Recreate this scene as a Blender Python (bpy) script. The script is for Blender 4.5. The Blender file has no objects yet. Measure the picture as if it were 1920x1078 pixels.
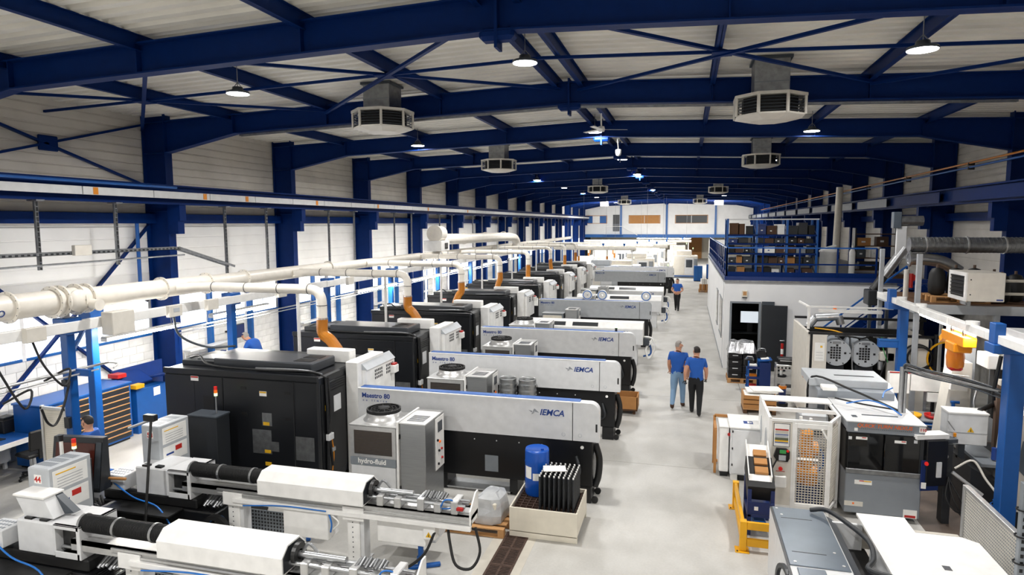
import bpy, math, random
from mathutils import Matrix, Vector
random.seed(7)
R = math.radians
scene = bpy.context.scene
COL = scene.collection

# ------------------------------------------------------------------ camera
CAM_F, CAM_YAW, CAM_PITCH, CAM_ROLL = 1216.4, .2618, .0977, -.0035
CAM_LOC = Vector((2.456, 0, 4.906))
cd = bpy.data.cameras.new('camera'); cd.sensor_fit = 'HORIZONTAL'; cd.sensor_width = 36.0
cd.lens = CAM_F / 1920 * 36; cd.clip_end = 300; cd.clip_start = .05
cam = bpy.data.objects.new('camera', cd); COL.objects.link(cam); scene.camera = cam
def _cam():
    cy, sy, cp, sp, cr, sr = math.cos(CAM_YAW), math.sin(CAM_YAW), math.cos(CAM_PITCH), math.sin(CAM_PITCH), math.cos(CAM_ROLL), math.sin(CAM_ROLL)
    fw0, rt, up0 = Vector((-sy, cy, 0)), Vector((cy, sy, 0)), Vector((0, 0, 1))
    fw, up = fw0 * cp - up0 * sp, up0 * cp + fw0 * sp
    r, u = rt * cr + up * sr, up * cr - rt * sr
    m = Matrix((r, u, -fw)).transposed().to_4x4(); m.translation = CAM_LOC
    return m
cam.matrix_world = _cam()

# ------------------------------------------------------------------ world, view
scene.view_settings.view_transform = 'Standard'; scene.view_settings.look = 'None'
scene.view_settings.gamma = 1.0; scene.view_settings.use_curve_mapping = False
scene.view_settings.exposure = 0.0
w = bpy.data.worlds.new('world'); scene.world = w; w.use_nodes = True
w.node_tree.nodes['Background'].inputs[0].default_value = (.75, .85, 1, 1)
w.node_tree.nodes['Background'].inputs[1].default_value = .02      # overcast outside, only the shut hall is seen
scene.cycles.max_bounces = 6; scene.cycles.diffuse_bounces = 4; scene.cycles.glossy_bounces = 2
scene.cycles.use_adaptive_sampling = True; scene.cycles.adaptive_threshold = .03
scene.cycles.caustics_reflective = False; scene.cycles.caustics_refractive = False
LAMP_W = 225.0            # power of one high-bay lamp
STRIP_W = 70.0            # power of one bench strip light
WINDOW_E = 2.0            # daylight behind the window band

# ------------------------------------------------------------------ materials
def _lin(c): return tuple((x / 12.92 if x <= .04045 else ((x + .055) / 1.055) ** 2.4) for x in c)
def hexc(h): return _lin(tuple(int(h[i:i + 2], 16) / 255 for i in (0, 2, 4)))
def mat(name, h, rough=.5, metal=0., var=.12, scale=6., bump=0., emit=None, trans=0., alpha=1., stretch=None, coat=0., spec=.5):
    m = bpy.data.materials.new(name); m.use_nodes = True
    nt = m.node_tree; b = nt.nodes['Principled BSDF']
    c = hexc(h)
    b.inputs['Roughness'].default_value = rough; b.inputs['Metallic'].default_value = metal
    tc = nt.nodes.new('ShaderNodeTexCoord')
    src = tc.outputs['Object']
    if stretch:
        mp = nt.nodes.new('ShaderNodeMapping'); mp.inputs['Scale'].default_value = stretch
        nt.links.new(src, mp.inputs[0]); src = mp.outputs[0]
    n = nt.nodes.new('ShaderNodeTexNoise'); n.inputs['Scale'].default_value = scale; n.inputs['Detail'].default_value = 5
    nt.links.new(src, n.inputs['Vector'])
    r = nt.nodes.new('ShaderNodeValToRGB')
    r.color_ramp.elements[0].position = .3; r.color_ramp.elements[1].position = .7
    r.color_ramp.elements[0].color = tuple(x * (1 - var) for x in c) + (1,)
    r.color_ramp.elements[1].color = tuple(min(1, x * (1 + var * .6)) for x in c) + (1,)
    nt.links.new(n.outputs['Fac'], r.inputs[0]); nt.links.new(r.outputs[0], b.inputs['Base Color'])
    if bump:
        bp = nt.nodes.new('ShaderNodeBump'); bp.inputs['Strength'].default_value = bump; bp.inputs['Distance'].default_value = .02
        nt.links.new(n.outputs['Fac'], bp.inputs['Height']); nt.links.new(bp.outputs[0], b.inputs['Normal'])
    if emit:
        b.inputs['Emission Color'].default_value = c + (1,); b.inputs['Emission Strength'].default_value = emit
    if trans: b.inputs['Transmission Weight'].default_value = trans
    b.inputs['Specular IOR Level'].default_value = spec
    if coat: b.inputs['Coat Weight'].default_value = coat
    if alpha < 1: b.inputs['Alpha'].default_value = alpha
    return m
class M: pass
for nm, a in dict(
    blue=('04234f', .42), bluelit=('12599f', .4), bluedeep=('082a68', .4), toolblue=('10549f', .4), drumblue=('0d4fae', .3),
    white=('efeeeb', .4), offwhite=('d9d4ca', .45), cream=('ddd6c6', .5), lightgrey=('d8d9da', .4), panelgrey=('b4b8bc', .4),
    midgrey=('7f858b', .42), darkgrey=('3e444b', .42), charcoal=('24272b', .42), black=('101114', .35), blackmatt=('0b0b0c', .6),
    rubber=('141415', .55), orange=('d77a14', .35), hose=('c27a1e', .35), yellow=('e2a50c', .42), robot=('f0960a', .4), red=('b3201c', .4),
    green=('3f9a52', .4), duct=('ece6db', .38), navy=('152b62', .42), wood=('b98a58', .7), darkwood=('54371f', .7), card=('b07c46', .75),
    brown=('4b3324', .75), skin=('c99478', .5), shirt=('1c57ad', .8), jeans=('7f9fbf', .85), trousers=('17181b', .85), hair=('201915', .7), greyhair=('8d8782', .7),
    paper=('f1f0ec', .7), print_blue=('1f3f86', .5), print_red=('bf2a22', .5), print_orange=('ff7528', .5), print_yellow=('e8b522', .5), print_grey=('8b8f94', .5),
    beige=('c2bcb0', .45), rust=('5d4a3e', .8), screen_dark=('4a2019', .15), smoke=('0d0e10', .1), olive=('5b5f49', .6), radiator=('453a30', .55), plastic_blue=('1c6fc4', .4), marker=('e08a1e', .5),
).items(): setattr(M, nm, mat(nm, a[0], a[1], var=.07))
M.blue = mat('steel_blue', '03255f', .5, var=.1, spec=.12)
M.steel = mat('steel', 'b9bbbd', .32, .9, .1, 12); M.stainless = mat('stainless', 'a3a5a6', .38, .85, .08, 3, stretch=(1, 1, 14))
M.galv = mat('galvanised', '9a9c9e', .38, .85, .25, 9); M.alu = mat('aluminium', 'd0d0cf', .35, .75, .08, 14)
M.darksteel = mat('dark_steel', '4a4a4a', .4, .8, .25, 10); M.iron = mat('grate_iron', '4d3a31', .75, .2, .3, 18)
M.blacktop = mat('black_top', '3d4045', .3, .1, .08, 3); M.lathe = mat('lathe_black', '17191d', .33, 0, .1, 2)
M.machgrey = mat('machine_grey', '8c9299', .38, .2, .06, 3); M.slate = mat('slate_panel', '616b76', .3, .25, .12, 3)
M.film = mat('stretch_film', 'c9ccd0', .12, .0, .2, 5, bump=.6, alpha=.72); M.foil = mat('foil_film', 'b4b6b9', .18, .6, .35, 7, bump=.8)
M.glassdark = mat('dark_glass', '0b0d10', .06, 0, .05, 3, coat=.5)
M.screen = mat('screen_lit', 'dfe7ee', .3, emit=.9); M.lampface = mat('lamp_face', 'ffffff', .4, emit=16.); M.tube = mat('strip_tube', 'fff9ef', .4, emit=90.)
M.led_amber = mat('led_amber', 'e26a20', .3, emit=.5); M.led_green = mat('led_green', 'c7f0a8', .3, emit=2.); M.led_red = mat('led_red', 'c8201c', .3, emit=.25)
M.pane = mat('window_pane', 'eef4ff', .35, emit=WINDOW_E)
M.deck = mat('roof_deck', 'e8e4da', .5, 0, .1, 1.2); M.clad = mat('wall_cladding', 'cfcac2', .5, 0, .1, 1.5); M.liner = mat('wall_liner', 'f3f2ef', .5, 0, .05, 1.5); M.render = mat('plaster', 'e6e6e6', .6, 0, .05, 1.5)
M.block = mat('white_block', 'e8e7e3', .65, 0, .1, 4, bump=.15); M.mortar = mat('mortar', 'c9c6c0', .8)
def _concrete():
    m = bpy.data.materials.new('concrete'); m.use_nodes = True; nt = m.node_tree; b = nt.nodes['Principled BSDF']
    tc = nt.nodes.new('ShaderNodeTexCoord'); geo = nt.nodes.new('ShaderNodeNewGeometry'); src = geo.outputs['Position']
    def noise(s, d, st=None):
        n = nt.nodes.new('ShaderNodeTexNoise'); n.inputs['Scale'].default_value = s; n.inputs['Detail'].default_value = d
        if st:
            mp = nt.nodes.new('ShaderNodeMapping'); mp.inputs['Scale'].default_value = st; nt.links.new(src, mp.inputs[0]); nt.links.new(mp.outputs[0], n.inputs['Vector'])
        else: nt.links.new(src, n.inputs['Vector'])
        return n.outputs['Fac']
    def ramp(f, p0, c0, p1, c1):
        r = nt.nodes.new('ShaderNodeValToRGB'); r.color_ramp.elements[0].position = p0; r.color_ramp.elements[1].position = p1
        r.color_ramp.elements[0].color = c0 + (1,); r.color_ramp.elements[1].color = c1 + (1,); nt.links.new(f, r.inputs[0]); return r.outputs[0]
    a = ramp(noise(.55, 6), .32, hexc('b2b0ab'), .68, hexc('c9c7c2'))
    s = ramp(noise(1.7, 8, (1, .6, 1)), .36, (.86, .855, .845), .6, (1, 1, 1))
    g = ramp(noise(26, 3), .3, (.93, .93, .93), .7, (1, 1, 1))
    def mul(x, y):
        k = nt.nodes.new('ShaderNodeMix'); k.data_type = 'RGBA'; k.blend_type = 'MULTIPLY'; k.inputs[0].default_value = 1
        nt.links.new(x, k.inputs[6]); nt.links.new(y, k.inputs[7]); return k.outputs[2]
    nt.links.new(mul(mul(a, s), g), b.inputs['Base Color'])
    rr = ramp(noise(2.2, 4), .3, (.42,) * 3, .7, (.62,) * 3); nt.links.new(rr, b.inputs['Roughness'])
    return m
M.concrete = _concrete()

# ------------------------------------------------------------------ mesh builder
class MB:
    def __init__(s): s.v, s.f, s.s = [], [], []
    def _add(s, vs, fs, sm=False):
        o = len(s.v); s.v += [tuple(x) for x in vs]
        for f in fs: s.f.append(tuple(i + o for i in f)); s.s.append(sm)
        return s
    def box(s, x0, x1, y0, y1, z0, z1, b=0.):
        if x1 < x0: x0, x1 = x1, x0
        if y1 < y0: y0, y1 = y1, y0
        if z1 < z0: z0, z1 = z1, z0
        b = min(b, .45 * (x1 - x0), .45 * (y1 - y0), .45 * (z1 - z0))
        if b <= 0:
            vs = [(x, y, z) for z in (z0, z1) for y in (y0, y1) for x in (x0, x1)]
            return s._add(vs, [(0, 2, 3, 1), (4, 5, 7, 6), (0, 1, 5, 4), (2, 6, 7, 3), (0, 4, 6, 2), (1, 3, 7, 5)])
        vs = []; idx = {}
        for i, (x, sx) in enumerate(((x0, 1), (x1, -1))):
            for j, (y, sy) in enumerate(((y0, 1), (y1, -1))):
                for k, (z, sz) in enumerate(((z0, 1), (z1, -1))):
                    for a in range(3):
                        d = [b * sx, b * sy, b * sz]; d[a] = 0
                        idx[i, j, k, a] = len(vs); vs.append((x + d[0], y + d[1], z + d[2]))
        I = lambda i, j, k, a: idx[i, j, k, a]
        fs = []
        def face(a, val, order):
            q = []
            for (p, r) in order:
                t = [0, 0, 0]; t[a] = val; o = [c for c in range(3) if c != a]; t[o[0]] = p; t[o[1]] = r; q.append(I(*t, a))
            return tuple(q)
        O = [(0, 0), (1, 0), (1, 1), (0, 1)]
        for a in range(3):
            flip = (a == 1)
            f1 = face(a, 1, O); f0 = face(a, 0, O)
            fs.append(f1[::-1] if flip else f1); fs.append(f0 if flip else f0[::-1])
        for a in range(3):                       # edge faces along axis a
            o = [c for c in range(3) if c != a]
            for p in (0, 1):
                for r in (0, 1):
                    q = []
                    for e, ax in ((0, o[0]), (1, o[0]), (1, o[1]), (0, o[1])):
                        t = [0, 0, 0]; t[a] = e; t[o[0]] = p; t[o[1]] = r; q.append(I(*t, ax))
                    sgn = (p * 2 - 1) * (r * 2 - 1) * (-1 if a == 1 else 1)
                    fs.append(tuple(q) if sgn > 0 else tuple(q[::-1]))
        for i in (0, 1):
            for j in (0, 1):
                for k in (0, 1):
                    q = (I(i, j, k, 0), I(i, j, k, 1), I(i, j, k, 2))
                    fs.append(q if (i + j + k) % 2 == 1 else q[::-1])
        return s._add(vs, fs)
    def obox(s, c, size, rx=0, ry=0, rz=0, b=0.):
        m = MB(); hx, hy, hz = (t / 2 for t in size); m.box(-hx, hx, -hy, hy, -hz, hz, b)
        T = Matrix.Translation(c) @ Matrix.Rotation(rz, 4, 'Z') @ Matrix.Rotation(ry, 4, 'Y') @ Matrix.Rotation(rx, 4, 'X')
        return s._add([T @ Vector(v) for v in m.v], m.f)
    def bar(s, p, q, w, h=None):
        """square bar from p to q"""
        p, q = Vector(p), Vector(q); d = (q - p); L = d.length; h = h or w
        T = d.to_track_quat('Z', 'Y').to_matrix().to_4x4(); T.translation = p
        m = MB(); m.box(-w / 2, w / 2, -h / 2, h / 2, 0, L)
        return s._add([T @ Vector(v) for v in m.v], m.f)
    def tube(s, pts, r, n=10, cap=True, r2=None):
        pts = [Vector(p) for p in pts]; k = len(pts); vs = []
        rs = r if isinstance(r, (list, tuple)) else [r + ((r2 if r2 is not None else r) - r) * i / max(1, k - 1) for i in range(k)]
        t0 = (pts[1] - pts[0]).normalized(); up = Vector((0, 0, 1)) if abs(t0.z) < .9 else Vector((0, 1, 0))
        a = t0.cross(up).normalized()
        for i, p in enumerate(pts):
            t = ((pts[min(i + 1, k - 1)] - pts[max(i - 1, 0)])).normalized()
            a = (a - t * a.dot(t)).normalized(); bb = t.cross(a)
            for j in range(n):
                g = 2 * math.pi * j / n; vs.append(p + (a * math.cos(g) + bb * math.sin(g)) * rs[i])
        fs = [(i * n + j, i * n + (j + 1) % n, (i + 1) * n + (j + 1) % n, (i + 1) * n + j) for i in range(k - 1) for j in range(n)]
        s._add(vs, fs, True)
        if cap:
            s._add(vs[:n], [tuple(range(n))[::-1]]); s._add(vs[-n:], [tuple(range(n))])
        return s
    def cyl(s, p, q, r, n=14, r2=None): return s.tube([p, q], r, n, True, r2)
    def ring(s, c, axis, r0, r1, w, n=20):
        """washer-like ring, centre c, axis vector, inner r0 outer r1, width w"""
        c, ax = Vector(c), Vector(axis).normalized(); up = Vector((0, 0, 1)) if abs(ax.z) < .9 else Vector((0, 1, 0))
        a = ax.cross(up).normalized(); b = ax.cross(a); vs = []
        for j in range(n):
            g = 2 * math.pi * j / n; d = a * math.cos(g) + b * math.sin(g)
            vs += [c + d * r0 - ax * w / 2, c + d * r1 - ax * w / 2, c + d * r1 + ax * w / 2, c + d * r0 + ax * w / 2]
        fs = []
        for j in range(n):
            k = (j + 1) % n
            for e in range(4): fs.append((j * 4 + e, j * 4 + (e + 1) % 4, k * 4 + (e + 1) % 4, k * 4 + e))
        return s._add(vs, fs)
    def lathe(s, prof, c=(0, 0, 0), n=20):
        vs = []; k = len(prof)
        for (r, z) in prof:
            for j in range(n):
                g = 2 * math.pi * j / n; vs.append((c[0] + r * math.cos(g), c[1] + r * math.sin(g), c[2] + z))
        fs = [(i * n + j, i * n + (j + 1) % n, (i + 1) * n + (j + 1) % n, (i + 1) * n + j) for i in range(k - 1) for j in range(n)]
        s._add(vs, fs, True)
        if prof[0][0] > 1e-4: s._add(vs[:n], [tuple(range(n))[::-1]])
        if prof[-1][0] > 1e-4: s._add(vs[-n:], [tuple(range(n))])
        return s
    def prism(s, poly, axis, a, b):
        """poly of 2-d points extruded along axis: 'x' -> (y,z), 'y' -> (x,z), 'z' -> (x,y)"""
        P = {'x': lambda p, t: (t, p[0], p[1]), 'y': lambda p, t: (p[0], t, p[1]), 'z': lambda p, t: (p[0], p[1], t)}[axis]
        n = len(poly); vs = [P(p, a) for p in poly] + [P(p, b) for p in poly]
        fs = [tuple(range(n))[::-1], tuple(range(n, 2 * n))] + [(i, (i + 1) % n, n + (i + 1) % n, n + i) for i in range(n)]
        return s._add(vs, fs)
    def sweepopen(s, prof, axis, a, b):
        """open 2-d line extruded (sheet)"""
        P = {'x': lambda p, t: (t, p[0], p[1]), 'y': lambda p, t: (p[0], t, p[1]), 'z': lambda p, t: (p[0], p[1], t)}[axis]
        n = len(prof); vs = [P(p, a) for p in prof] + [P(p, b) for p in prof]
        return s._add(vs, [(i, i + 1, n + i + 1, n + i) for i in range(n - 1)])
    def merge(s, m, T=None):
        vs = [T @ Vector(v) for v in m.v] if T else m.v
        o = len(s.v); s.v += [tuple(x) for x in vs]; s.f += [tuple(i + o for i in f) for f in m.f]; s.s += m.s; return s
    def mesh(s, name, material):
        me = bpy.data.meshes.new(name); me.from_pydata(s.v, [], s.f)
        if any(s.s): me.polygons.foreach_set('use_smooth', s.s)
        me.materials.append(material); me.update()
        return me
    def build(s, name, material, parent=None, loc=None, label=None):
        o = bpy.data.objects.new(name, s.mesh(name, material)); COL.objects.link(o); o.parent = parent
        if loc: o.location = loc
        if label: o['label'] = label
        if name in STUFF: o['kind'] = 'stuff'
        return o
STUFF = set('perforation vent_slots condenser_fins hose_ribs keys tray_slots mesh_panel flange_bolts motor_bolts leg_holes column_vents side_vents ladder_rungs mesh_insert motor_grille slots spiral_seam louvre_set door_grille'.split())
ORD = 'first second third fourth fifth sixth seventh eighth ninth tenth eleventh twelfth thirteenth fourteenth fifteenth sixteenth seventeenth eighteenth nineteenth twentieth twenty-first twenty-second twenty-third twenty-fourth twenty-fifth twenty-sixth'.split()
def fixn(me):
    import bmesh
    b = bmesh.new(); b.from_mesh(me); bmesh.ops.recalc_face_normals(b, faces=b.faces); b.to_mesh(me); b.free()
def tag(o, label, cat=None, group=None, kind=None):
    o['label'] = label
    if cat: o['category'] = cat
    if group: o['group'] = group
    if kind: o['kind'] = kind
    return o
def thing(name, label, cat, loc=(0, 0, 0), rz=0, group=None):
    o = bpy.data.objects.new(name, None); COL.objects.link(o); o.empty_display_size = .2
    o.location = loc; o.rotation_euler = (0, 0, rz); return tag(o, label, cat, group)
def struct(o, label=None):
    o['kind'] = 'structure'
    if label: o['label'] = label
    return o
def B(par, name, material, x0, x1, y0, y1, z0, z1, b=.008, label=None):
    return MB().box(x0, x1, y0, y1, z0, z1, b).build(name, material, par, label=label)
def C(par, name, material, p, q, r, n=14, r2=None, label=None): return MB().cyl(p, q, r, n, r2).build(name, material, par, label=label)
def T(par, name, material, pts, r, n=8, smooth=6, label=None): return MB().tube(curve(pts, smooth) if smooth else pts, r, n).build(name, material, par, label=label)
def curve(pts, k=6):
    """Catmull-Rom through pts"""
    pts = [Vector(p) for p in pts]
    if len(pts) < 3: return pts
    P = [pts[0] * 2 - pts[1]] + pts + [pts[-1] * 2 - pts[-2]]; out = []
    for i in range(1, len(P) - 2):
        a, b, c, d = P[i - 1:i + 3]
        for j in range(k):
            t = j / k; out.append(.5 * ((2 * b) + (c - a) * t + (2 * a - 5 * b + 4 * c - d) * t * t + (3 * b - a - 3 * c + d) * t ** 3))
    return out + [pts[-1]]
def dup(root, loc=None, rz=None, label=None, group=None, parent=None):
    r = root.copy(); COL.objects.link(r)
    if parent is not None: r.parent = parent
    if loc is not None: r.location = loc
    if rz is not None: r.rotation_euler = (0, 0, rz)
    if label: r['label'] = label
    if group: r['group'] = group
    for ch in list(root.children): dup(ch, parent=r)
    return r
_txt = {}
def text(par, s, size, material, loc, rot=(math.pi / 2, 0, 0), bold=0., shear=0., name='lettering', align='LEFT', space=1., depth=.002):
    key = (s, size, bold, shear, align, space, material.name)
    if key not in _txt:
        c = bpy.data.curves.new('lettering', 'FONT'); c.body = s; c.size = size; c.offset = bold; c.shear = shear; c.align_x = align
        c.extrude = depth; c.resolution_u = 3; c.space_character = space
        o = bpy.data.objects.new('lettering_tmp', c); COL.objects.link(o)
        dg = bpy.context.evaluated_depsgraph_get(); me = bpy.data.meshes.new_from_object(o.evaluated_get(dg)); me.name = 'lettering'
        bpy.data.objects.remove(o); me.materials.clear(); me.materials.append(material); _txt[key] = me
    o = bpy.data.objects.new(name, _txt[key]); COL.objects.link(o); o.parent = par; o.location = loc; o.rotation_euler = rot
    return o
def area(parent, name, loc, size, power, color=(1, .985, .965), rot=(0, 0, 0), size_y=None, spread=math.pi):
    l = bpy.data.lights.new(name, 'AREA'); l.energy = power; l.color = color; l.spread = spread
    l.shape = 'RECTANGLE' if size_y else 'DISK'; l.size = size
    if size_y: l.size_y = size_y
    o = bpy.data.objects.new(name, l); COL.objects.link(o); o.parent = parent; o.location = loc; o.rotation_euler = rot
    return o
# ------------------------------------------------------------------ hall dimensions
WI, WW, BAY, F0 = 10.33, 11.05, 5.4446, 8.498
Y0, Y1 = -8.0, 86.0
def rz_bot(x): return 7.42 - .035 * abs(x)
def rz_top(x): return 7.89 - .035 * abs(x)
def deck_z(x): return 8.02 - .035 * abs(x)
frames = [F0 + BAY * k for k in range(15)]

# floor: slabs with joints
fl = struct(MB().box(-WW, WW, Y0, 95, -.12, -.02).build('floor', M.rust), 'grey polished concrete workshop floor')
slab = {}
ys = [13.15 + BAY * k for k in range(-4, 16)]; ys = [y for y in ys if y > Y0]
rows = list(zip([Y0] + ys, ys + [95.0]))
for (a, b) in rows:
    for (xa, xb) in ((-WW, -3.9), (-3.9, 4.1), (4.1, WW)):
        MB().box(xa + .006, xb - .006, a + .006, b - .006, -.02, 0).build('floor_slab', M.concrete, fl)

# roof deck: trapezoid ribs running up the slope
prof = []; y = Y0
while y < Y1:
    prof += [(y, 0), (y + .13, 0), (y + .165, .075), (y + .265, .075)]; y += .3
dm = MB()
for sgn in (-1, 1):
    xe = sgn * (WW + .15); n = len(prof)
    vs = [(0, p[0], deck_z(0) + p[1]) for p in prof] + [(xe, p[0], deck_z(WW) + p[1]) for p in prof]
    dm._add(vs, [(i, i + 1, n + i + 1, n + i) for i in range(n - 1)])
dm.box(-WW - .3, WW + .3, Y0, Y1, 8.2, 8.25)
struct(dm.build('ceiling', M.deck), 'white corrugated steel roof deck on blue purlins')

# side walls: cladding sheets bay by bay
def clad_prof(z0, z1, step=.21, d=.022):
    p = []; z = z0
    while z < z1 - .03:
        p += [(0, z), (0, min(z + step - .04, z1)), (d, min(z + step - .03, z1)), (d, min(z + step - .01, z1))]; z += step
    return p + [(0, z1)]
ybays = [Y0] + [F0 - BAY * 2, F0 - BAY] + frames + [Y1]
def side_wall(sgn, name, zc, label):
    wl = struct(MB().box(sgn * (WW + .08), sgn * (WW + .16), Y0, Y1, 0, 8.1).build(name, M.mortar), label)
    cache = {}
    for a, b in zip(ybays, ybays[1:]):
        L = round(b - a, 3)
        if L not in cache:
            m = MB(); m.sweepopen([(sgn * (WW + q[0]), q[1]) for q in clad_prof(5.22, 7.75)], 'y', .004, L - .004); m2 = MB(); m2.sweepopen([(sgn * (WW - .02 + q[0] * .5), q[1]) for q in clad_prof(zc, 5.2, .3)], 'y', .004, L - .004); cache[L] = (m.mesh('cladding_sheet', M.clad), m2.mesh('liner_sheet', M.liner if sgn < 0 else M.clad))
        for me in cache[L]: o = bpy.data.objects.new(me.name.split('.')[0], me); COL.objects.link(o); o.parent = wl; o.location = (0, a, 0)
    return wl
wall_l = side_wall(-1, 'wall_left', 3.1, 'white ribbed cladding above painted block wall')
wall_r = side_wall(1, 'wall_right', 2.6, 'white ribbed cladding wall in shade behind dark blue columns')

# left wall: painted blocks up to the window band
BL, BH = .44, .205
bm_ = MB().box(-.03, 0, .003, BL - .003, .003, BH - .003, .004).mesh('block', M.block)
rest = MB()
for c in range(10):
    off = (c % 2) * BL / 2; k = 0; y = 8.0 + off
    while y < 86 - BL:
        if y < 20.2:
            o = bpy.data.objects.new('block', bm_); COL.objects.link(o); o.parent = wall_l; o.location = (-WW + .03, y, c * BH)
        else: rest.box(-WW, -WW + .03, y + .006, y + BL - .006, c * BH + .006, c * BH + BH - .006)
        y += BL
r_ = rest.build('blockwork', M.block, wall_l); r_['kind'] = 'stuff'
for c in range(10): pass
MB().box(-WW - .06, -WW, Y0, 8.0, 0, 2.05).build('block_infill', M.block, wall_l)
# window band, three lights per bay
wi = 0
for k, (a, b) in enumerate(zip(ybays[2:], ybays[3:])):
    wi += 1
    wn = struct(MB().box(-WW - .05, -WW + .06, a + .15, b - .15, 2.04, 2.1, .01).build('window_%d' % wi, M.bluelit), 'long bright window with blue sill above the block wall')
    MB().box(-WW - .04, -WW + .04, a + .15, b - .15, 3.02, 3.1).build('window_frame', M.white, wn)
    n = 3; st = (b - a - .3) / n
    for j in range(n):
        ya = a + .15 + st * j
        MB().box(-WW - .02, -WW + .0, ya + .04, ya + st - .04, 2.1, 3.02).build('pane', M.pane, wn)
        if j: MB().box(-WW - .03, -WW + .07, ya - .04, ya + .04, 2.05, 3.1).build('mullion', M.white, wn)
# blue intermediate wall posts
for k in range(1, 13):
    for j in (1, 2):
        y = F0 + BAY * k + BAY * j / 3 + .1
        o = MB().box(-WW + .02, -WW + .2, -.05, .05, 0, 3.3, .006).build('wall_column', M.bluelit); o.location = (0, y, 0); struct(o, 'slim blue post against the white wall')

# ------------------------------------------------------------------ steel portal frames
def I_col(sgn):
    m = MB(); x0, x1 = WI, WW - .03
    for (a, b) in ((x0, x0 + .025), (x1 - .025, x1)): m.box(sgn * a, sgn * b, -.12, .12, 0, 7.72)
    m.box(sgn * x0, sgn * x1, -.01, .01, 0, 7.72)
    for z in (5.25, 6.72): m.box(sgn * (x0 + .025), sgn * (x1 - .025), -.11, .11, z, z + .02)
    return m.mesh('column', M.blue)
def I_rafter(sgn):
    m = MB()
    def band(x0, x1, z00, z01, z10, z11, w): m.prism([(sgn * x0, z00), (sgn * x1, z10), (sgn * x1, z11), (sgn * x0, z01)], 'y', -w, w)
    xe = WW - .03
    band(0, xe, rz_bot(0), rz_top(0), rz_bot(xe), rz_top(xe), .008)
    band(0, xe, rz_top(0) - .025, rz_top(0), rz_top(xe) - .025, rz_top(xe), .11)
    band(0, 8.3, rz_bot(0), rz_bot(0) + .025, rz_bot(8.3), rz_bot(8.3) + .025, .11)
    # haunch
    band(8.3, WI + .02, rz_bot(8.3), rz_bot(8.3) + .1, 6.72, 7.5, .014)
    band(8.3, WI + .02, rz_bot(8.3), rz_bot(8.3) + .025, 6.72, 6.745, .11)
    for x in (2.9, 5.75, 8.32): m.box(sgn * (x - .01), sgn * (x + .01), -.1, .1, rz_bot(x), rz_top(x))
    return m.mesh('rafter', M.blue)
def corbel(sgn):
    m = MB(); m.box(sgn * WI, sgn * 9.98, -.11, .11, 5.02, 5.42); m.box(sgn * WI, sgn * 10.05, -.11, .11, 4.68, 5.02)
    return m.mesh('crane_bracket', M.blue)
apx = MB().box(-.24, .24, -.12, .12, 7.3, 7.46, .05); apx.box(-.02, .02, -.13, .13, 7.2, 7.95); apx = apx.mesh('apex_plate', M.blue)
meshes = [('column', I_col(-1)), ('column', I_col(1)), ('rafter', I_rafter(-1)), ('rafter', I_rafter(1)), ('crane_bracket', corbel(-1)), ('crane_bracket', corbel(1)), ('apex_plate', apx)]
for me in meshes: fixn(me[1])
for k, y in enumerate(frames):
    e = bpy.data.objects.new('roof_beam', None); COL.objects.link(e); e.location = (0, y, 0); struct(e, 'dark blue steel portal frame spanning the hall')
    e['group'] = 'portal frames across the hall'
    for nm, me in meshes:
        o = bpy.data.objects.new(nm, me); COL.objects.link(o); o.parent = e
# purlins
for x in (-8.45, -5.75, -2.9, -.27, .27, 2.9, 5.75, 8.45):
    m = MB(); z = deck_z(x) - .005
    m.box(x - .05, x + .05, Y0, Y1, z - .012, z); m.box(x - .05, x + .05, Y0, Y1, z - .24, z - .228); m.box(x - .005, x + .005, Y0, Y1, z - .24, z)
    struct(m.build('purlin_beam', M.blue), 'blue purlin running the length of the roof')['group'] = 'roof purlins'
# wind bracing between the first two frames in view
zb = 7.7
def brace(p, q, w=.07):
    o = MB().bar(p, q, w, .05).build('brace_beam', M.blue); struct(o, 'thin blue wind brace under the roof')['group'] = 'roof wind braces'
for xa, xb in ((-11, -5.75), (-5.75, -.2), (.2, 5.75), (5.75, 11)):
    brace((xa, frames[0] + .1, zb - .035 * abs(xa) + .05), (xb, frames[1] - .1, zb - .035 * abs(xb) + .05)); brace((xb, frames[0] + .1, zb - .035 * abs(xb)), (xa, frames[1] - .1, zb - .035 * abs(xa)))
for s_ in (-1, 1): brace((0, 11.22, 7.74), (s_ * 11, 11.22, 7.36), .05)
for x in (-8.35, -2.95, 2.95, 8.35):
    o = MB().box(x - .16, x + .16, 11.06, 11.38, zb - .035 * abs(x) + .0, zb - .035 * abs(x) + .025).build('brace_node_beam', M.blue); struct(o, 'blue gusset plate where roof braces cross')['group'] = 'brace gussets'
# wall bracing, left, first bay
for (za, zb_) in ((5.9, 7.45), (.1, 4.9)):
    for (p, q) in (((frames[0], za), (frames[1] - .1, zb_)), ((frames[0], zb_), (frames[1] - .1, za))):
        o = MB().bar((-10.97, p[0], p[1]), (-10.97, q[0], q[1]), .09, .05).build('wall_brace_beam', M.blue); struct(o, 'blue diagonal wall brace on the left wall')
o = MB().box(-11.0, -10.93, 11.0, 11.45, 6.52, 6.85, .02).build('brace_node_beam', M.blue); struct(o, 'blue gusset where the left wall braces cross')
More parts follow.
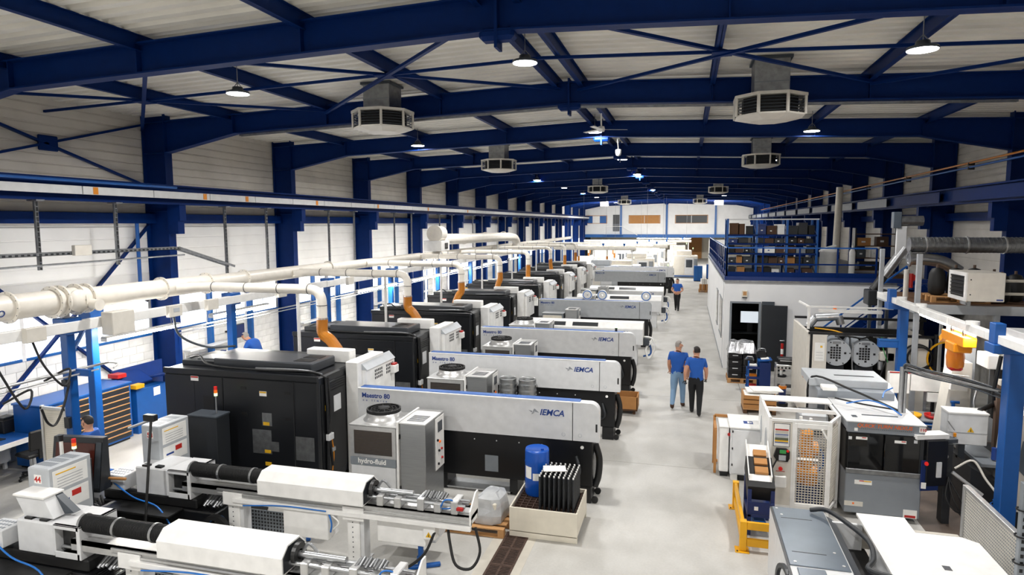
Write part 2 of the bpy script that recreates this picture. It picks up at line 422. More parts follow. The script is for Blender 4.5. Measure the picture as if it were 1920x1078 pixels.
# crane rails
def crane(sgn):
    m = MB(); x = sgn * 10.05
    m.box(x - .14, x + .14, Y0, Y1, 5.42, 5.45); m.box(x - .14, x + .14, Y0, Y1, 5.86, 5.9); m.box(x - .012, x + .012, Y0, Y1, 5.42, 5.9)
    return m
r = crane(-1).build('crane_rail_beam', M.blue); struct(r, 'blue crane runway beam along the left wall')
m = MB(); y = Y0
while y < Y1 - 1.9: m.box(-9.9, -9.84, y + .006, y + 1.88, 5.56, 5.73, .005); y += 1.9
m.build('conductor_cover', M.lightgrey, r)
MB().tube([(-9.83, Y0, 5.83), (-9.83, 13.6, 5.83)], .03).build('air_pipe', M.toolblue, r)
for y in (11.3, 14.6, 16.3, 20.0, 24.6, 30.0, 36.0): MB().box(-9.845, -9.83, y - .06, y + .06, 5.57, 5.72).build('rail_marker', M.marker, r, label='orange marker plate')
r = crane(1).build('crane_rail_beam', M.blue); struct(r, 'blue crane runway beam along the right wall')
for k in range(1, 15):      # pipe-side plates of the right runway
    MB().box(9.88, 9.9, frames[k] - 2.2 if k < 14 else frames[k] - 2, frames[k] + 2.2, 5.5, 5.82).build('runway_plate', M.blue if k < 4 else M.midgrey, r)
for sgn in (-1, 1):
    o = MB().box(sgn * 10.95, sgn * 10.8, Y0, Y1, 4.95, 5.2).build('girt_beam', M.blue); struct(o, 'dark blue horizontal girt behind the crane rail, %s' % ('window side' if sgn < 0 else 'mezzanine side'))
# hanging struts under the left rail
for k in range(-1, 12):
    for j in (.28, .62):
        y = frames[0] + BAY * (k + j) if k >= 0 else frames[0] - BAY * (1 - j)
        m = MB(); z0 = 4.02 if k <= 0 else 3.35
        m.box(-9.98, -9.93, y - .035, y - .028, z0, 5.42); m.box(-9.98, -9.93, y + .028, y + .035, z0, 5.42); m.box(-9.98, -9.973, y - .035, y + .035, z0, 5.42)
        z = z0 + .05
        while z < 5.4: m.box(-9.972, -9.93, y - .03, y + .03, z, z + .02); z += .1
        m.box(-10.1, -9.85, y - .06, y + .12, 5.39, 5.42)
        tag(m.build('hanging_strut', M.galv), 'perforated grey strut under the left crane rail, %s from the viewer' % ORD[(k + 1) * 2 + (0 if j < .5 else 1)], 'strut', 'struts under the crane rail')

# ------------------------------------------------------------------ far wall
fw = struct(MB().box(-WW, WW, Y1, Y1 + .15, 3.32, 8.2).build('wall_far', M.render), 'white panelled end wall above the blue beam')
for i in range(18):
    for j in range(4):
        MB().box(-WW + i * 1.2277 + .01, -WW + (i + 1) * 1.2277 - .01, Y1 - .02, Y1, 3.55 + j * 1.12 + .01, 3.55 + (j + 1) * 1.12 - .01).build('wall_panel', M.render, fw)
struct(MB().box(-WW, WW, Y1 - .25, Y1 - .02, 3.1, 3.5).build('lintel_beam', M.bluelit), 'bright blue beam across the end wall')
for x in (-5.8, 0, 6.0): struct(MB().box(x - .12, x + .12, Y1 - .2, Y1 - .02, 3.5, 7.8).build('end_wall_column', M.bluelit), 'blue post on the white end wall at %s' % {-5.8: 'the door', 0: 'the ridge', 6.0: 'the mezzanine side'}[x])
struct(MB().box(-WW, WW, 95, 95.1, 0, 4).build('wall_back', M.cream), 'pale wall at the far end under the blue beam')
struct(MB().box(-WW, WW, Y1, 95, 3.32, 3.4).build('ceiling_far', M.white), 'low ceiling beyond the blue beam')
for i, (a, b, cols) in enumerate(((-10.4, -7.7, (M.bluelit, M.white, M.bluelit)), (-4.74, -.87, (M.card, M.card)), (1.11, 5.0, (M.charcoal, M.charcoal)))):
    o = struct(MB().box(a - .08, b + .08, Y1 - .05, Y1 - .02, 4.9, 4.96).build('window_%d' % (30 + i), M.card), ['window with blue edges', 'window with tan blinds', 'dark window'][i] + ' high in the end wall')
    m = MB(); m.box(a - .08, b + .08, Y1 - .06, Y1 - .02, 5.9, 5.97); m.box(a - .08, a, Y1 - .06, Y1 - .02, 4.9, 5.97); m.box(b, b + .08, Y1 - .06, Y1 - .02, 4.9, 5.97)
    m.build('window_frame', M.card, o)
    n = len(cols); st = (b - a) / n
    for j in range(n): MB().box(a + st * j + .03, a + st * (j + 1) - .03, Y1 - .045, Y1 - .025, 4.96, 5.9).build('pane', cols[j], o)
d = struct(MB().box(-6.85, -6.0, Y1 - .06, Y1 - .02, 3.9, 6.05).build('door_1', M.charcoal), 'open door high in the end wall above a landing')
m = MB()
for k in range(7): m.box(-6.8, -6.05, Y1 - .08, Y1 - .06, 4.0 + k * .13, 4.06 + k * .13)
m.build('door_grille', M.midgrey, d)
l = thing('landing', 'steel landing with handrail below the end wall door', 'landing', (-7.2, Y1 - 1.2, 3.5))
B(l, 'platform', M.bluelit, -.6, 1.7, 0, .9, -.08, 0); T(l, 'handrail', M.white, [(-.6, 0, 0), (-.6, 0, 1.05), (1.6, 0, 1.05), (3.6, 0, -.1)], .03, smooth=0)

# back wall behind the camera
struct(MB().box(-WW, WW, Y0 - .1, Y0, 0, 8.2).build('wall_near', M.render), 'white wall behind the viewer')

# ------------------------------------------------------------------ high-bay lamps
def highbay():
    t = thing('high_bay_lamp', 'x', 'lamp', (0, 0, 0), 0, 'high-bay lamps under the roof')
    m = MB(); m.lathe([(.02, .12), (.09, .11), (.1, .06), (.2, .03), (.21, 0), (.2, -.01)], n=18); m.build('housing', M.darkgrey, t)
    MB().lathe([(.0, -.018), (.195, -.018), (.2, -.008), (0, -.008)], n=18).build('lens', M.lampface, t)
    m = MB(); m.cyl((0, 0, .12), (0, 0, .52), .008, 6); m.bar((-.08, 0, .11), (0, 0, .2), .012); m.bar((.08, 0, .11), (0, 0, .2), .012); m.build('hanger', M.galv, t)
    return t
lampY = [-5.9, 2.3, 10.55, 18.9, 27.2, 35.5, 43.8, 52.1, 60.4, 68.7, 77.0]
hb = highbay(); first = True
area(hb, 'high_bay_light', (0, 0, -.03), .38, LAMP_W, spread=R(170))
rown = {-5.6: 'window side', 0.0: 'ridge line', 5.6: 'mezzanine side'}
ordn = ['behind the viewer', 'just above the viewer', 'first in view', 'second', 'third', 'fourth', 'fifth', 'sixth', 'seventh', 'eighth', 'ninth']
for x in (-5.6, 0.0, 5.6):
    for i, y in enumerate(lampY):
        if x > 5 and i in (5, 6, 7): continue
        xx = x - .14 if x == 0 else x; z = deck_z(x) - .5
        lb = 'round white LED lamp on the %s of the roof, %s' % (rown[x], ordn[i] + (' of its row' if i > 2 else ''))
        o = hb if first else dup(hb)
        o.location = (xx, y, z); o['label'] = lb; first = False
        if x == 0 and i >= 5:
            for ch in o.children:
                if ch.type == 'LIGHT': ch.data = ch.data.copy(); ch.data.energy = LAMP_W * 1.5
        if x > 5 and i in (3, 4):
            for ch in o.children:
                if ch.type == 'LIGHT': ch.data = ch.data.copy(); ch.data.energy = LAMP_W * (.75 if i == 3 else .2)
# ------------------------------------------------------------------ black turning centres (left row)
def sticker(par, x, y, z, w, h, m=None, face='-y', name='sticker', extra=None):
    m = m or M.paper
    if face == '-y': o = B(par, name, m, x, x + w, y - .004, y, z, z + h, 0)
    elif face == '+x': o = B(par, name, m, x, x + .004, y, y + w, z, z + h, 0)
    else: o = B(par, name, m, x, x + w, y, y + h, z, z + .003, 0)
    if extra and face == '-y': B(par, 'sticker_band', extra, x + .005, x + w - .005, y - .006, y - .004, z + h * .62, z + h - .006, 0)
    return o
def warn(par, x, y, z, s=.1):
    m = MB().prism([(x, z), (x + s, z), (x + s / 2, z + s * .88)], 'y', y - .004, y); o = m.build('warning_sign', M.print_yellow, par)
    m = MB().prism([(x + s * .43, z + s * .12), (x + s * .57, z + s * .12), (x + s * .52, z + s * .6), (x + s * .48, z + s * .6)], 'y', y - .006, y - .004); m.build('warning_mark', M.black, o)
def turning_centre(label, loc, full=True):
    t = thing('turning_centre', label, 'lathe', loc, 0, 'black turning centres along the left')
    B(t, 'base', M.blackmatt, .05, 3.25, .1, 2.05, 0, .16, .01)
    b = MB().box(0, 3.3, .02, 2.1, .14, 2.2, .03); b.build('body', M.lathe, t)
    # front panels
    for (a, c) in ((.02, 1.3), (1.32, 2.8)): B(t, 'front_panel', M.lathe, a, c, 0, .03, .25, 2.1, .012)
    B(t, 'corner_panel', M.lathe, 2.82, 3.28, .005, .03, .25, 2.1, .012)
    B(t, 'top_rail', M.lathe, .0, 3.3, -.005, .05, 2.11, 2.22, .01)
    if full:
        for (x, z) in ((1.7, 1.9), (1.7, 1.42), (2.62, 1.86), (2.62, 1.38)): B(t, 'recess_handle', M.blackmatt, x, x + .12, -.004, .0, z, z + .05, 0)
        B(t, 'recess_handle', M.blackmatt, .88, 1.12, -.004, 0, 1.45, 1.72, 0); B(t, 'door_seam', M.blackmatt, .68, .69, -.003, 0, .3, 2.08, 0)
        sticker(t, .62, 0, 2.0, .17, .09, M.paper, extra=M.print_red); sticker(t, 2.1, 0, 1.8, .15, .09, M.paper, extra=M.print_yellow)
        for (x, z, w, h) in ((1.92, .72, .4, .45), (2.14, 1.25, .2, .24), (2.82, .66, .38, .44), (2.32, .78, .15, .18)): B(t, 'patch_plate', M.galv, x, x + w, -.005, 0, z, z + h, 0)
        sticker(t, 2.17, -.005, .74, .13, .06, M.print_yellow); sticker(t, 2.17, 0, .5, .13, .07, M.print_yellow); sticker(t, .9, 0, 1.16, .28, .05, M.print_grey); warn(t, .94, 0, .98, .12); sticker(t, 2.16, -.005, 1.26, .13, .06, M.print_yellow)
    # right end: recess, cables, vents, small plates
    B(t, 'end_panel', M.black, 3.3, 3.315, .1, .95, .3, 2.05, .005)
    for k in range(4): B(t, 'end_vent', M.blackmatt, 3.315, 3.325, .35, .9, 1.86 + k * .045, 1.88 + k * .045, 0)
    sticker(t, 3.316, .5, 1.45, .25, .3, M.lightgrey, '+x'); sticker(t, 3.316, .2, 1.55, .12, .1, M.print_yellow, '+x')
    if full:
        T(t, 'end_cable', M.rubber, [(3.33, .3, 2.15), (3.36, .3, 1.6), (3.34, .28, 1.1), (3.37, .32, .5)], .025)
        T(t, 'end_cable', M.black, [(3.33, .22, 2.15), (3.35, .22, 1.4), (3.34, .2, .4)], .03)
        T(t, 'end_cable', M.marker, [(3.35, .34, 1.0), (3.37, .36, .7), (3.35, .33, .4)], .012)
        B(t, 'connector', M.lightgrey, 3.32, 3.4, .18, .34, 1.0, 1.12); B(t, 'connector', M.steel, 3.32, 3.38, .3, .42, .75, .83)
    # top
    c = MB(); c.box(.9, 3.02, .28, 1.1, 2.2, 2.38, .02); c.build('top_cover', M.blacktop, t)
    for y0 in (.42, .74): B(t, 'top_vent', M.blackmatt, 2.55, 2.9, y0, y0 + .24, 2.381, 2.386, 0)
    B(t, 'top_tray', M.charcoal, .12, .9, .35, 1.3, 2.2, 2.3, .01); B(t, 'top_plate', M.steel, .35, .8, .5, .9, 2.3, 2.32, .005)
    T(t, 'top_cable', M.rubber, [(.2, .5, 2.32), (.5, .4, 2.38), (.9, .22, 2.26), (2.0, .12, 2.25), (3.05, .14, 2.27), (3.33, .25, 2.15)], .022)
    T(t, 'top_cable', M.galv, [(1.9, .2, 2.25), (2.9, .18, 2.27), (3.25, .24, 2.2)], .028)
    B(t, 'rear_duct', M.white, 2.3, 3.25, 1.25, 1.5, 2.2, 2.45, .015)
    # white end column and vent box
    B(t, 'end_column', M.white, 3.32, 3.58, .95, 2.05, .02, 2.3, .015)
    v = B(t, 'vent_box', M.white, 3.58, 3.68, 1.1, 2.35, 1.3, 2.12, .01); o = MB().prism([(3.56, 2.12), (3.7, 2.12), (3.56, 2.26)], 'y', 1.1, 2.35).build('vent_lid', M.panelgrey, t); fixn(o.data)
    m = MB()
    for k in range(5):
        for j in range(3):
            for g in (0, .5): m.box(3.68, 3.684, 1.45 + g + k * .07, 1.49 + g + k * .07, 1.86 + j * .07, 1.91 + j * .07)
    m.build('vent_slots', M.charcoal, v); B(v, 'side_notice', M.paper, 3.68, 3.684, 1.5, 1.7, 1.6, 1.76, 0)
    sw = B(t, 'switch_box', M.white, 3.68, 3.8, 2.12, 2.3, 1.84, 2.0, .01); B(sw, 'switch_knob', M.red, 3.7, 3.78, 2.15, 2.27, 2.0, 2.04, .005)
    return t
# ------------------------------------------------------------------ bar feeders
def iemca_logo(par, x, z, y, s=1., col=None):
    col = col or M.print_blue
    text(par, 'IEMCA', .15 * s, col, (x + .2 * s, y, z), bold=.0035 * s, shear=.25)
    m = MB(); w = s
    m.prism([(x, z + .075 * w), (x + .07 * w, z + .06 * w), (x + .06 * w, z + .03 * w)], 'y', y - .002, y + .001)
    m.prism([(x + .07 * w, z + .03 * w), (x + .1 * w, z + .105 * w), (x + .12 * w, z + .1 * w), (x + .19 * w, z + .035 * w), (x + .11 * w, z + .05 * w)], 'y', y - .002, y + .001)
    m.prism([(x + .05 * w, z), (x + .08 * w, z + .012 * w), (x + .12 * w, z + .04 * w), (x + .07 * w, z + .03 * w)], 'y', y - .002, y + .001)
    m.build('emblem', M.print_grey if col is M.print_blue else col, par)
def maestro(label, loc, L=4.58, beacon=True, text_on=True, dark=False):
    t = thing('bar_feeder', label, 'bar feeder', loc, 0, 'long bar feeders beside the aisle')
    g = M.panelgrey if dark else M.lightgrey
    zt, zb, D = 1.82, 1.14, .62
    # cover with rounded right end, seen from the front
    r = .16
    def outline(x0, x1, round_):
        p = [(x0, zb), (x1, zb)]
        if round_:
            for k in range(7): a = k / 6 * math.pi / 2; p.append((x1 - r + r * math.cos(a), zt - r + r * math.sin(a)))
        else: p.append((x1, zt))
        return p + [(x0, zt)]
    TD = .2
    m = MB().prism(outline(0, L - .47, False), 'y', 0, TD); o = m.build('cover', g, t); fixn(o.data)
    m = MB().prism(outline(L - .455, L, True), 'y', 0, TD); o2 = m.build('end_cover', g, t); fixn(o2.data)
    m = MB().prism([(TD, zb), (D, zb), (D, zt - .45), (TD, zt - .12)], 'x', .02, L - .1); o3 = m.build('rear_cover', M.panelgrey, t); fixn(o3.data)
    B(t, 'top_trim', M.white, 0, L - .3, -.006, .03, zt - .012, zt + .01, .004)
    B(t, 'top_strip', M.toolblue, .04, L - .34, .03, TD - .01, zt, zt + .022, .006)
    # underframe
    b = MB(); b.box(1.5, L - .12, .06, D - .02, .3, zb - .004, .01); b.build('underframe', M.black, t)
    B(t, 'leg', M.black, L - .4, L - .14, .08, D - .05, .0, .3, .01); B(t, 'leg', M.black, 2.95, 3.1, .1, D - .05, .0, .3, .01); B(t, 'leg', M.black, 1.5, 1.75, .1, D - .05, .0, .3, .01)
    B(t, 'service_opening', M.midgrey, 2.5, 2.75, .052, .06, .42, .72, 0)
    B(t, 'drip_sheet', M.steel, 1.72, 3.0, .1, D - .1, .02, .05, 0)
    for k in range(4): C(t, 'bolt', M.lightgrey, (2.3 + k * .42, .055, 1.0), (2.3 + k * .42, .06, 1.0), .012, 8)
    for (dx, mm) in ((-.62, M.panelgrey), (-.33, M.panelgrey)):
        C(t, 'safety_icon', mm, (L + dx, -.004, zb + .1), (L + dx, 0, zb + .1), .035, 14); C(t, 'safety_icon_face', g, (L + dx, -.006, zb + .1), (L + dx, -.004, zb + .1), .027, 14)
    C(t, 'round_label', M.paper, (L - .3, .05, zb - .13), (L - .3, .06, zb - .13), .03, 14)
    B(t, 'end_slot', M.black, L - .06, L - .03, -.003, 0, zb + .18, zb + .32, 0)
    # hoses at the aisle end
    T(t, 'end_hose', M.charcoal, [(L - .4, .05, .85), (L - .33, -.02, .62), (L - .4, .03, .5), (L - .55, .08, .5)], .03)
    T(t, 'end_hose', M.rubber, [(L - .1, D * .5, 1.0), (L - .03, D * .5, .75), (L - .04, D * .45, .45), (L - .1, D * .4, .25)], .06)
    for dy in (.12, D - .1): C(t, 'caster', M.rubber, (L - .08, dy - .02, .06), (L - .08, dy + .02, .06), .06, 12)
    if text_on:
        text(t, 'Maestro 80', .125, M.print_blue, (.08, -.003, zt - .17), bold=.003); text(t, 'no limits', .05, M.print_blue, (.1, -.003, zt - .24), bold=.001, space=2.6)
    iemca_logo(t, L - 1.25, zt - .26, -.003)
    if beacon:
        bp = C(t, 'beacon', M.charcoal, (L - .55, .12, zt), (L - .55, .12, zt + .12), .035, 12); C(bp, 'beacon_lens', M.led_green, (L - .55, .12, zt + .12), (L - .55, .12, zt + .22), .045, 12)
    return t
def slot_feeder(label, loc, L=4.0, lean=.0):
    """low white feeder with two slots in its sloping lid"""
    t = thing('slotted_bar_feeder', label, 'bar feeder', loc, 0, 'low white bar feeders with slotted lids')
    D = .7; zb, zf, zt = .75, 1.3, 1.48
    m = MB().prism([(0, zb), (D, zb), (D, zt), (.22, zt), (0, zf)], 'x', 0, L); o = m.build('cover', M.white, t); fixn(o.data)
    B(t, 'front_panel', M.lightgrey, .02, L - .02, -.012, 0, zb + .02, zf - .02, .004)
    ang = math.atan2(zt - zf, .22)
    for (a, b) in ((.45, 1.35), (1.6, 2.5)):
        m = MB().obox(((a + b) / 2, .11 - .006, (zf + zt) / 2 + .006), (b - a, .17, .012), rx=ang); m.build('lid_slot', M.charcoal, t)
    iemca_logo(t, L - 1.2, zf - .0 - .2, -.016, 1.1)
    B(t, 'pedestal', M.lightgrey, .1, .4, .1, D - .1, 0, zb); B(t, 'pedestal', M.lightgrey, L - .5, L - .2, .1, D - .1, 0, zb)
    B(t, 'lower_panel', M.black, .4, L - .5, .2, D - .15, .12, zb, .005)
    T(t, 'hose_loop', M.white, [(L - .05, .3, 1.0), (L + .3, .25, .95), (L + .38, .25, .6), (L + .2, .25, .25), (L + .1, .25, .6), (L + .32, .28, .85)], .035)
    T(t, 'hose_loop', M.toolblue, [(L - .05, .4, .9), (L + .2, .4, .75), (L + .25, .35, .4), (L, .35, .3)], .03)
    B(t, 'junction_box', M.darkgrey, L, L + .2, .2, .45, .7, .95, .01)
    return t
def chiller(label, loc, kind='fan'):
    t = thing('coolant_chiller', label, 'chiller', loc, 0, 'coolant chillers in front of the feeders')
    W, D, H = .85, .85, 1.5
    if kind == 'fan':
        b = MB(); b.box(0, W, .03, D, .02, H - .03, .01); b.build('body', M.lightgrey, t)
        B(t, 'top_sheet', M.alu, -.02, W + .02, 0, D + .02, H - .03, H, .008)
        m = MB()
        for x in (.0, W - .07): m.box(x, x + .07, 0, .035, .93, H - .03)
        m.box(.07, W - .07, 0, .035, .93, .98); m.box(.07, W - .07, 0, .035, H - .1, H - .03); m.build('grille_frame', M.alu, t)
        c = B(t, 'condenser', M.radiator, .07, W - .07, .012, .032, .98, H - .1, 0)
        m = MB()
        for k in range(14): m.box(.075, W - .075, .006, .012, .99 + k * .0295, .994 + k * .0295)
        m.build('condenser_fins', M.darkgrey, c)
        MB().box(.0, W, -.008, .03, .79, .93).build('name_band', M.midgrey, t); text(t, 'hydro-fluid', .12, M.white, (.14, -.009, .83), bold=.003)
        B(t, 'lower_panel', M.lightgrey, .01, W - .01, -.004, .03, .05, .78, .006)
        cx, cy = W / 2, D / 2 + .02
        MB().lathe([(.36, H), (.31, H + .05), (.3, H + .13), (.285, H + .13), (.285, H)], (cx, cy, 0), 24).build('fan_shroud', M.alu, t)
        f = MB(); f.lathe([(.0, H + .2), (.1, H + .2), (.11, H + .14), (0, H + .14)], (cx, cy, 0), 16)
        for rr in (.16, .22, .28): f.ring((cx, cy, H + .17), (0, 0, 1), rr - .006, rr + .006, .012, 24)
        f.ring((cx, cy, H + .155), (0, 0, 1), .272, .3, .06, 24)
        for k in range(12):
            a = k * math.pi / 6; f.bar((cx + .1 * math.cos(a), cy + .1 * math.sin(a), H + .18), (cx + .29 * math.cos(a), cy + .29 * math.sin(a), H + .17), .01)
        f.build('fan_guard', M.blackmatt, t)
        f = MB()
        for k in range(5):
            a = k * 2 * math.pi / 5; f.obox((cx + .19 * math.cos(a), cy + .19 * math.sin(a), H + .11), (.18, .13, .008), ry=0, rx=.5, rz=a)
        f.build('fan_blades', M.black, t)
        B(t, 'side_post', M.white, W + .02, W + .06, -.02, .9, .02, H + .1, .004)
    else:
        B(t, 'body', M.midgrey, 0, W, .03, D, .02, H - .1, .01); B(t, 'front_panel', M.cream, .04, W - .06, 0, .03, .3, H - .16, .008)
        B(t, 'top_sheet', M.stainless, -.01, W + .01, 0, D, H - .1, H - .08, .004)
    # stainless filter cabinet
    x = W + .07
    b = MB().box(x, x + .46, .02, .85, .03, 1.56, .008); b.build('filter_cabinet', M.stainless, t)
    B(t, 'cabinet_top', M.alu, x - .01, x + .47, .0, .87, 1.56, 1.585, .004)
    m = MB()
    for k in range(6): m.box(x + .08, x + .38, .14 + k * .06, .165 + k * .06, 1.586, 1.589)
    m.build('top_vent', M.darkgrey, t)
    B(t, 'door_hinge', M.black, x - .008, x + .01, -.004, .02, 1.3, 1.38, 0); B(t, 'door_hinge', M.black, x - .008, x + .01, -.004, .02, .4, .48, 0)
    p = B(t, 'control_panel', M.white, x + .46, x + .475, .45, .85, .62, 1.54, .004)
    B(p, 'display', M.darkgrey, x + .475, x + .482, .55, .75, 1.28, 1.46, 0)
    for (y, z, mm) in ((.52, 1.15, M.black), (.62, 1.1, M.led_amber), (.7, .95, M.red), (.58, .95, M.black), (.72, .78, M.red), (.55, .72, M.black)):
        C(p, 'button', mm, (x + .475, y, z), (x + .5, y, z), .022, 10)
    return t
def steel_drum(label, loc, s=1.):
    t = thing('steel_drum', label, 'drum', loc, 0, 'stainless drums beside the second chiller')
    r = .23 * s
    pr = [(r * .96, 0), (r, .02)]
    for k in range(1, 4): z = .62 * s * k / 4; pr += [(r, z - .03), (r * 1.06, z), (r, z + .03)]
    pr += [(r, .6 * s), (r * 1.05, .62 * s), (r * .98, .63 * s), (r * .93, .6 * s), (r * .9, .1)]
    MB().lathe(pr, n=24).build('shell', M.stainless, t); MB().lathe([(0, .1), (r * .9, .1)], n=24).build('content', M.darksteel, t)
    for z in (.2, .48): MB().ring((0, 0, z * s), (0, 0, 1), r * 1.0, r * 1.05, .03, 24).build('clamp_ring', M.steel, t)
    T(t, 'handle', M.steel, [(r * 1.02, -.06, .5 * s), (r * 1.18, -.03, .44 * s), (r * 1.18, .03, .44 * s), (r * 1.02, .06, .5 * s)], .01)
    return t
LX = -7.1
lab = ['first black turning centre from the front, with grey patch plates on its doors', 'second black turning centre from the front, behind the drawer-like grey patches',
       'third black turning centre from the front, hose landing on its roof', 'fourth black turning centre from the front', 'fifth black turning centre from the front, white notice on its end',
       'sixth black turning centre from the front', 'seventh black turning centre from the front', 'eighth black turning centre, farthest of the row']
lab[1] = 'second black turning centre from the front, white duct box on its roof'
for i, y in enumerate((10.0, 14.2, 18.45, 23.05, 27.8, 33.0, 37.3, 41.2)):
    t = turning_centre(lab[i], (LX if i else LX, y, 0), i < 4)
    if i == 4: sticker(t, 3.0, 0, 1.3, .3, .35, M.paper)
for (lb, loc, bc) in (('nearest silver bar feeder with blue top strip', (-3.5, 10.9, 0), False), ('second silver bar feeder with blue top strip, dark beacon behind the first', (-3.48, 14.38, 0), False),
                      ('third silver bar feeder with blue top strip and lit green beacon', (-3.45, 18.38, 0), True)):
    t = maestro(lb, loc, beacon=bc)
maestro('grey bar feeder behind the first low white slotted one', (-3.35, 25.9, 0), L=4.55, beacon=False, dark=True)
maestro('farthest grey bar feeder, before the pale machines at the back', (-3.3, 42.4, 0), L=4.55, beacon=False, dark=True)
maestro('grey bar feeder between the two rear slotted ones and the far wall', (-3.2, 46.8, 0), L=4.9, beacon=False, text_on=False)
slot_feeder('first low white bar feeder with slotted lid, hose loop hanging at its end', (-2.95, 22.35, 0), L=4.05)
slot_feeder('second low white bar feeder with slotted lid', (-2.6, 30.9, 0), L=4.0)
slot_feeder('third low white bar feeder with slotted lid', (-2.6, 35.3, 0), L=3.95)
for (lb, loc, k) in (('coolant chiller with black fan before the nearest bar feeder', (-3.06, 9.78, 0), 'fan'), ('coolant chiller with black fan before the second bar feeder', (-3.06, 13.25, 0), 'fan'),
                     ('coolant chiller with black fan before the third bar feeder', (-3.0, 17.15, 0), 'fan'), ('coolant chiller with black fan before the first slotted feeder', (-3.3, 21.1, 0), 'fan'),
                     ('cream-fronted chiller without fan before the first dark grey bar feeder', (-2.95, 24.7, 0), 'box'), ('grey chiller with lit display before the second slotted feeder', (-3.0, 29.7, 0), 'box'),
                     ('grey chiller with lit display before the third slotted feeder', (-2.9, 34.1, 0), 'box')): chiller(lb, loc, k)
steel_drum('left one of two stainless drums beside the second chiller', (-1.33, 13.75, .95), .85); steel_drum('right one of two stainless drums beside the second chiller', (-.88, 13.75, .95), .85)
o = thing('drum_stand', 'dark steel stand carrying two stainless drums', 'stand', (-1.1, 13.75, 0))
B(o, 'platform', M.darkgrey, -.5, .5, -.25, .25, .91, .95)
for x in (-.45, .45):
    for y in (-.2, .2): B(o, 'leg', M.darkgrey, x - .02, x + .02, y - .02, y + .02, 0, .91, .004)

# white-blue coils lying on the dark grey feeder
for i, x in enumerate((-1.35, -.75, .98)):
    t = thing('film_coil', ['left', 'middle', 'aisle-end'][i] + ' coil of blue and white film on the dark grey bar feeder', 'coil', (x, 26.0, 1.845), 0, 'film coils on the grey feeder')
    MB().ring((0, 0, .2), (0, 1, 0), .04, .2, .12, 20).build('film', M.white, t); MB().ring((.0, -.065, .2), (0, 1, 0), .15, .18, .012, 20).build('film_edge', M.plastic_blue, t)

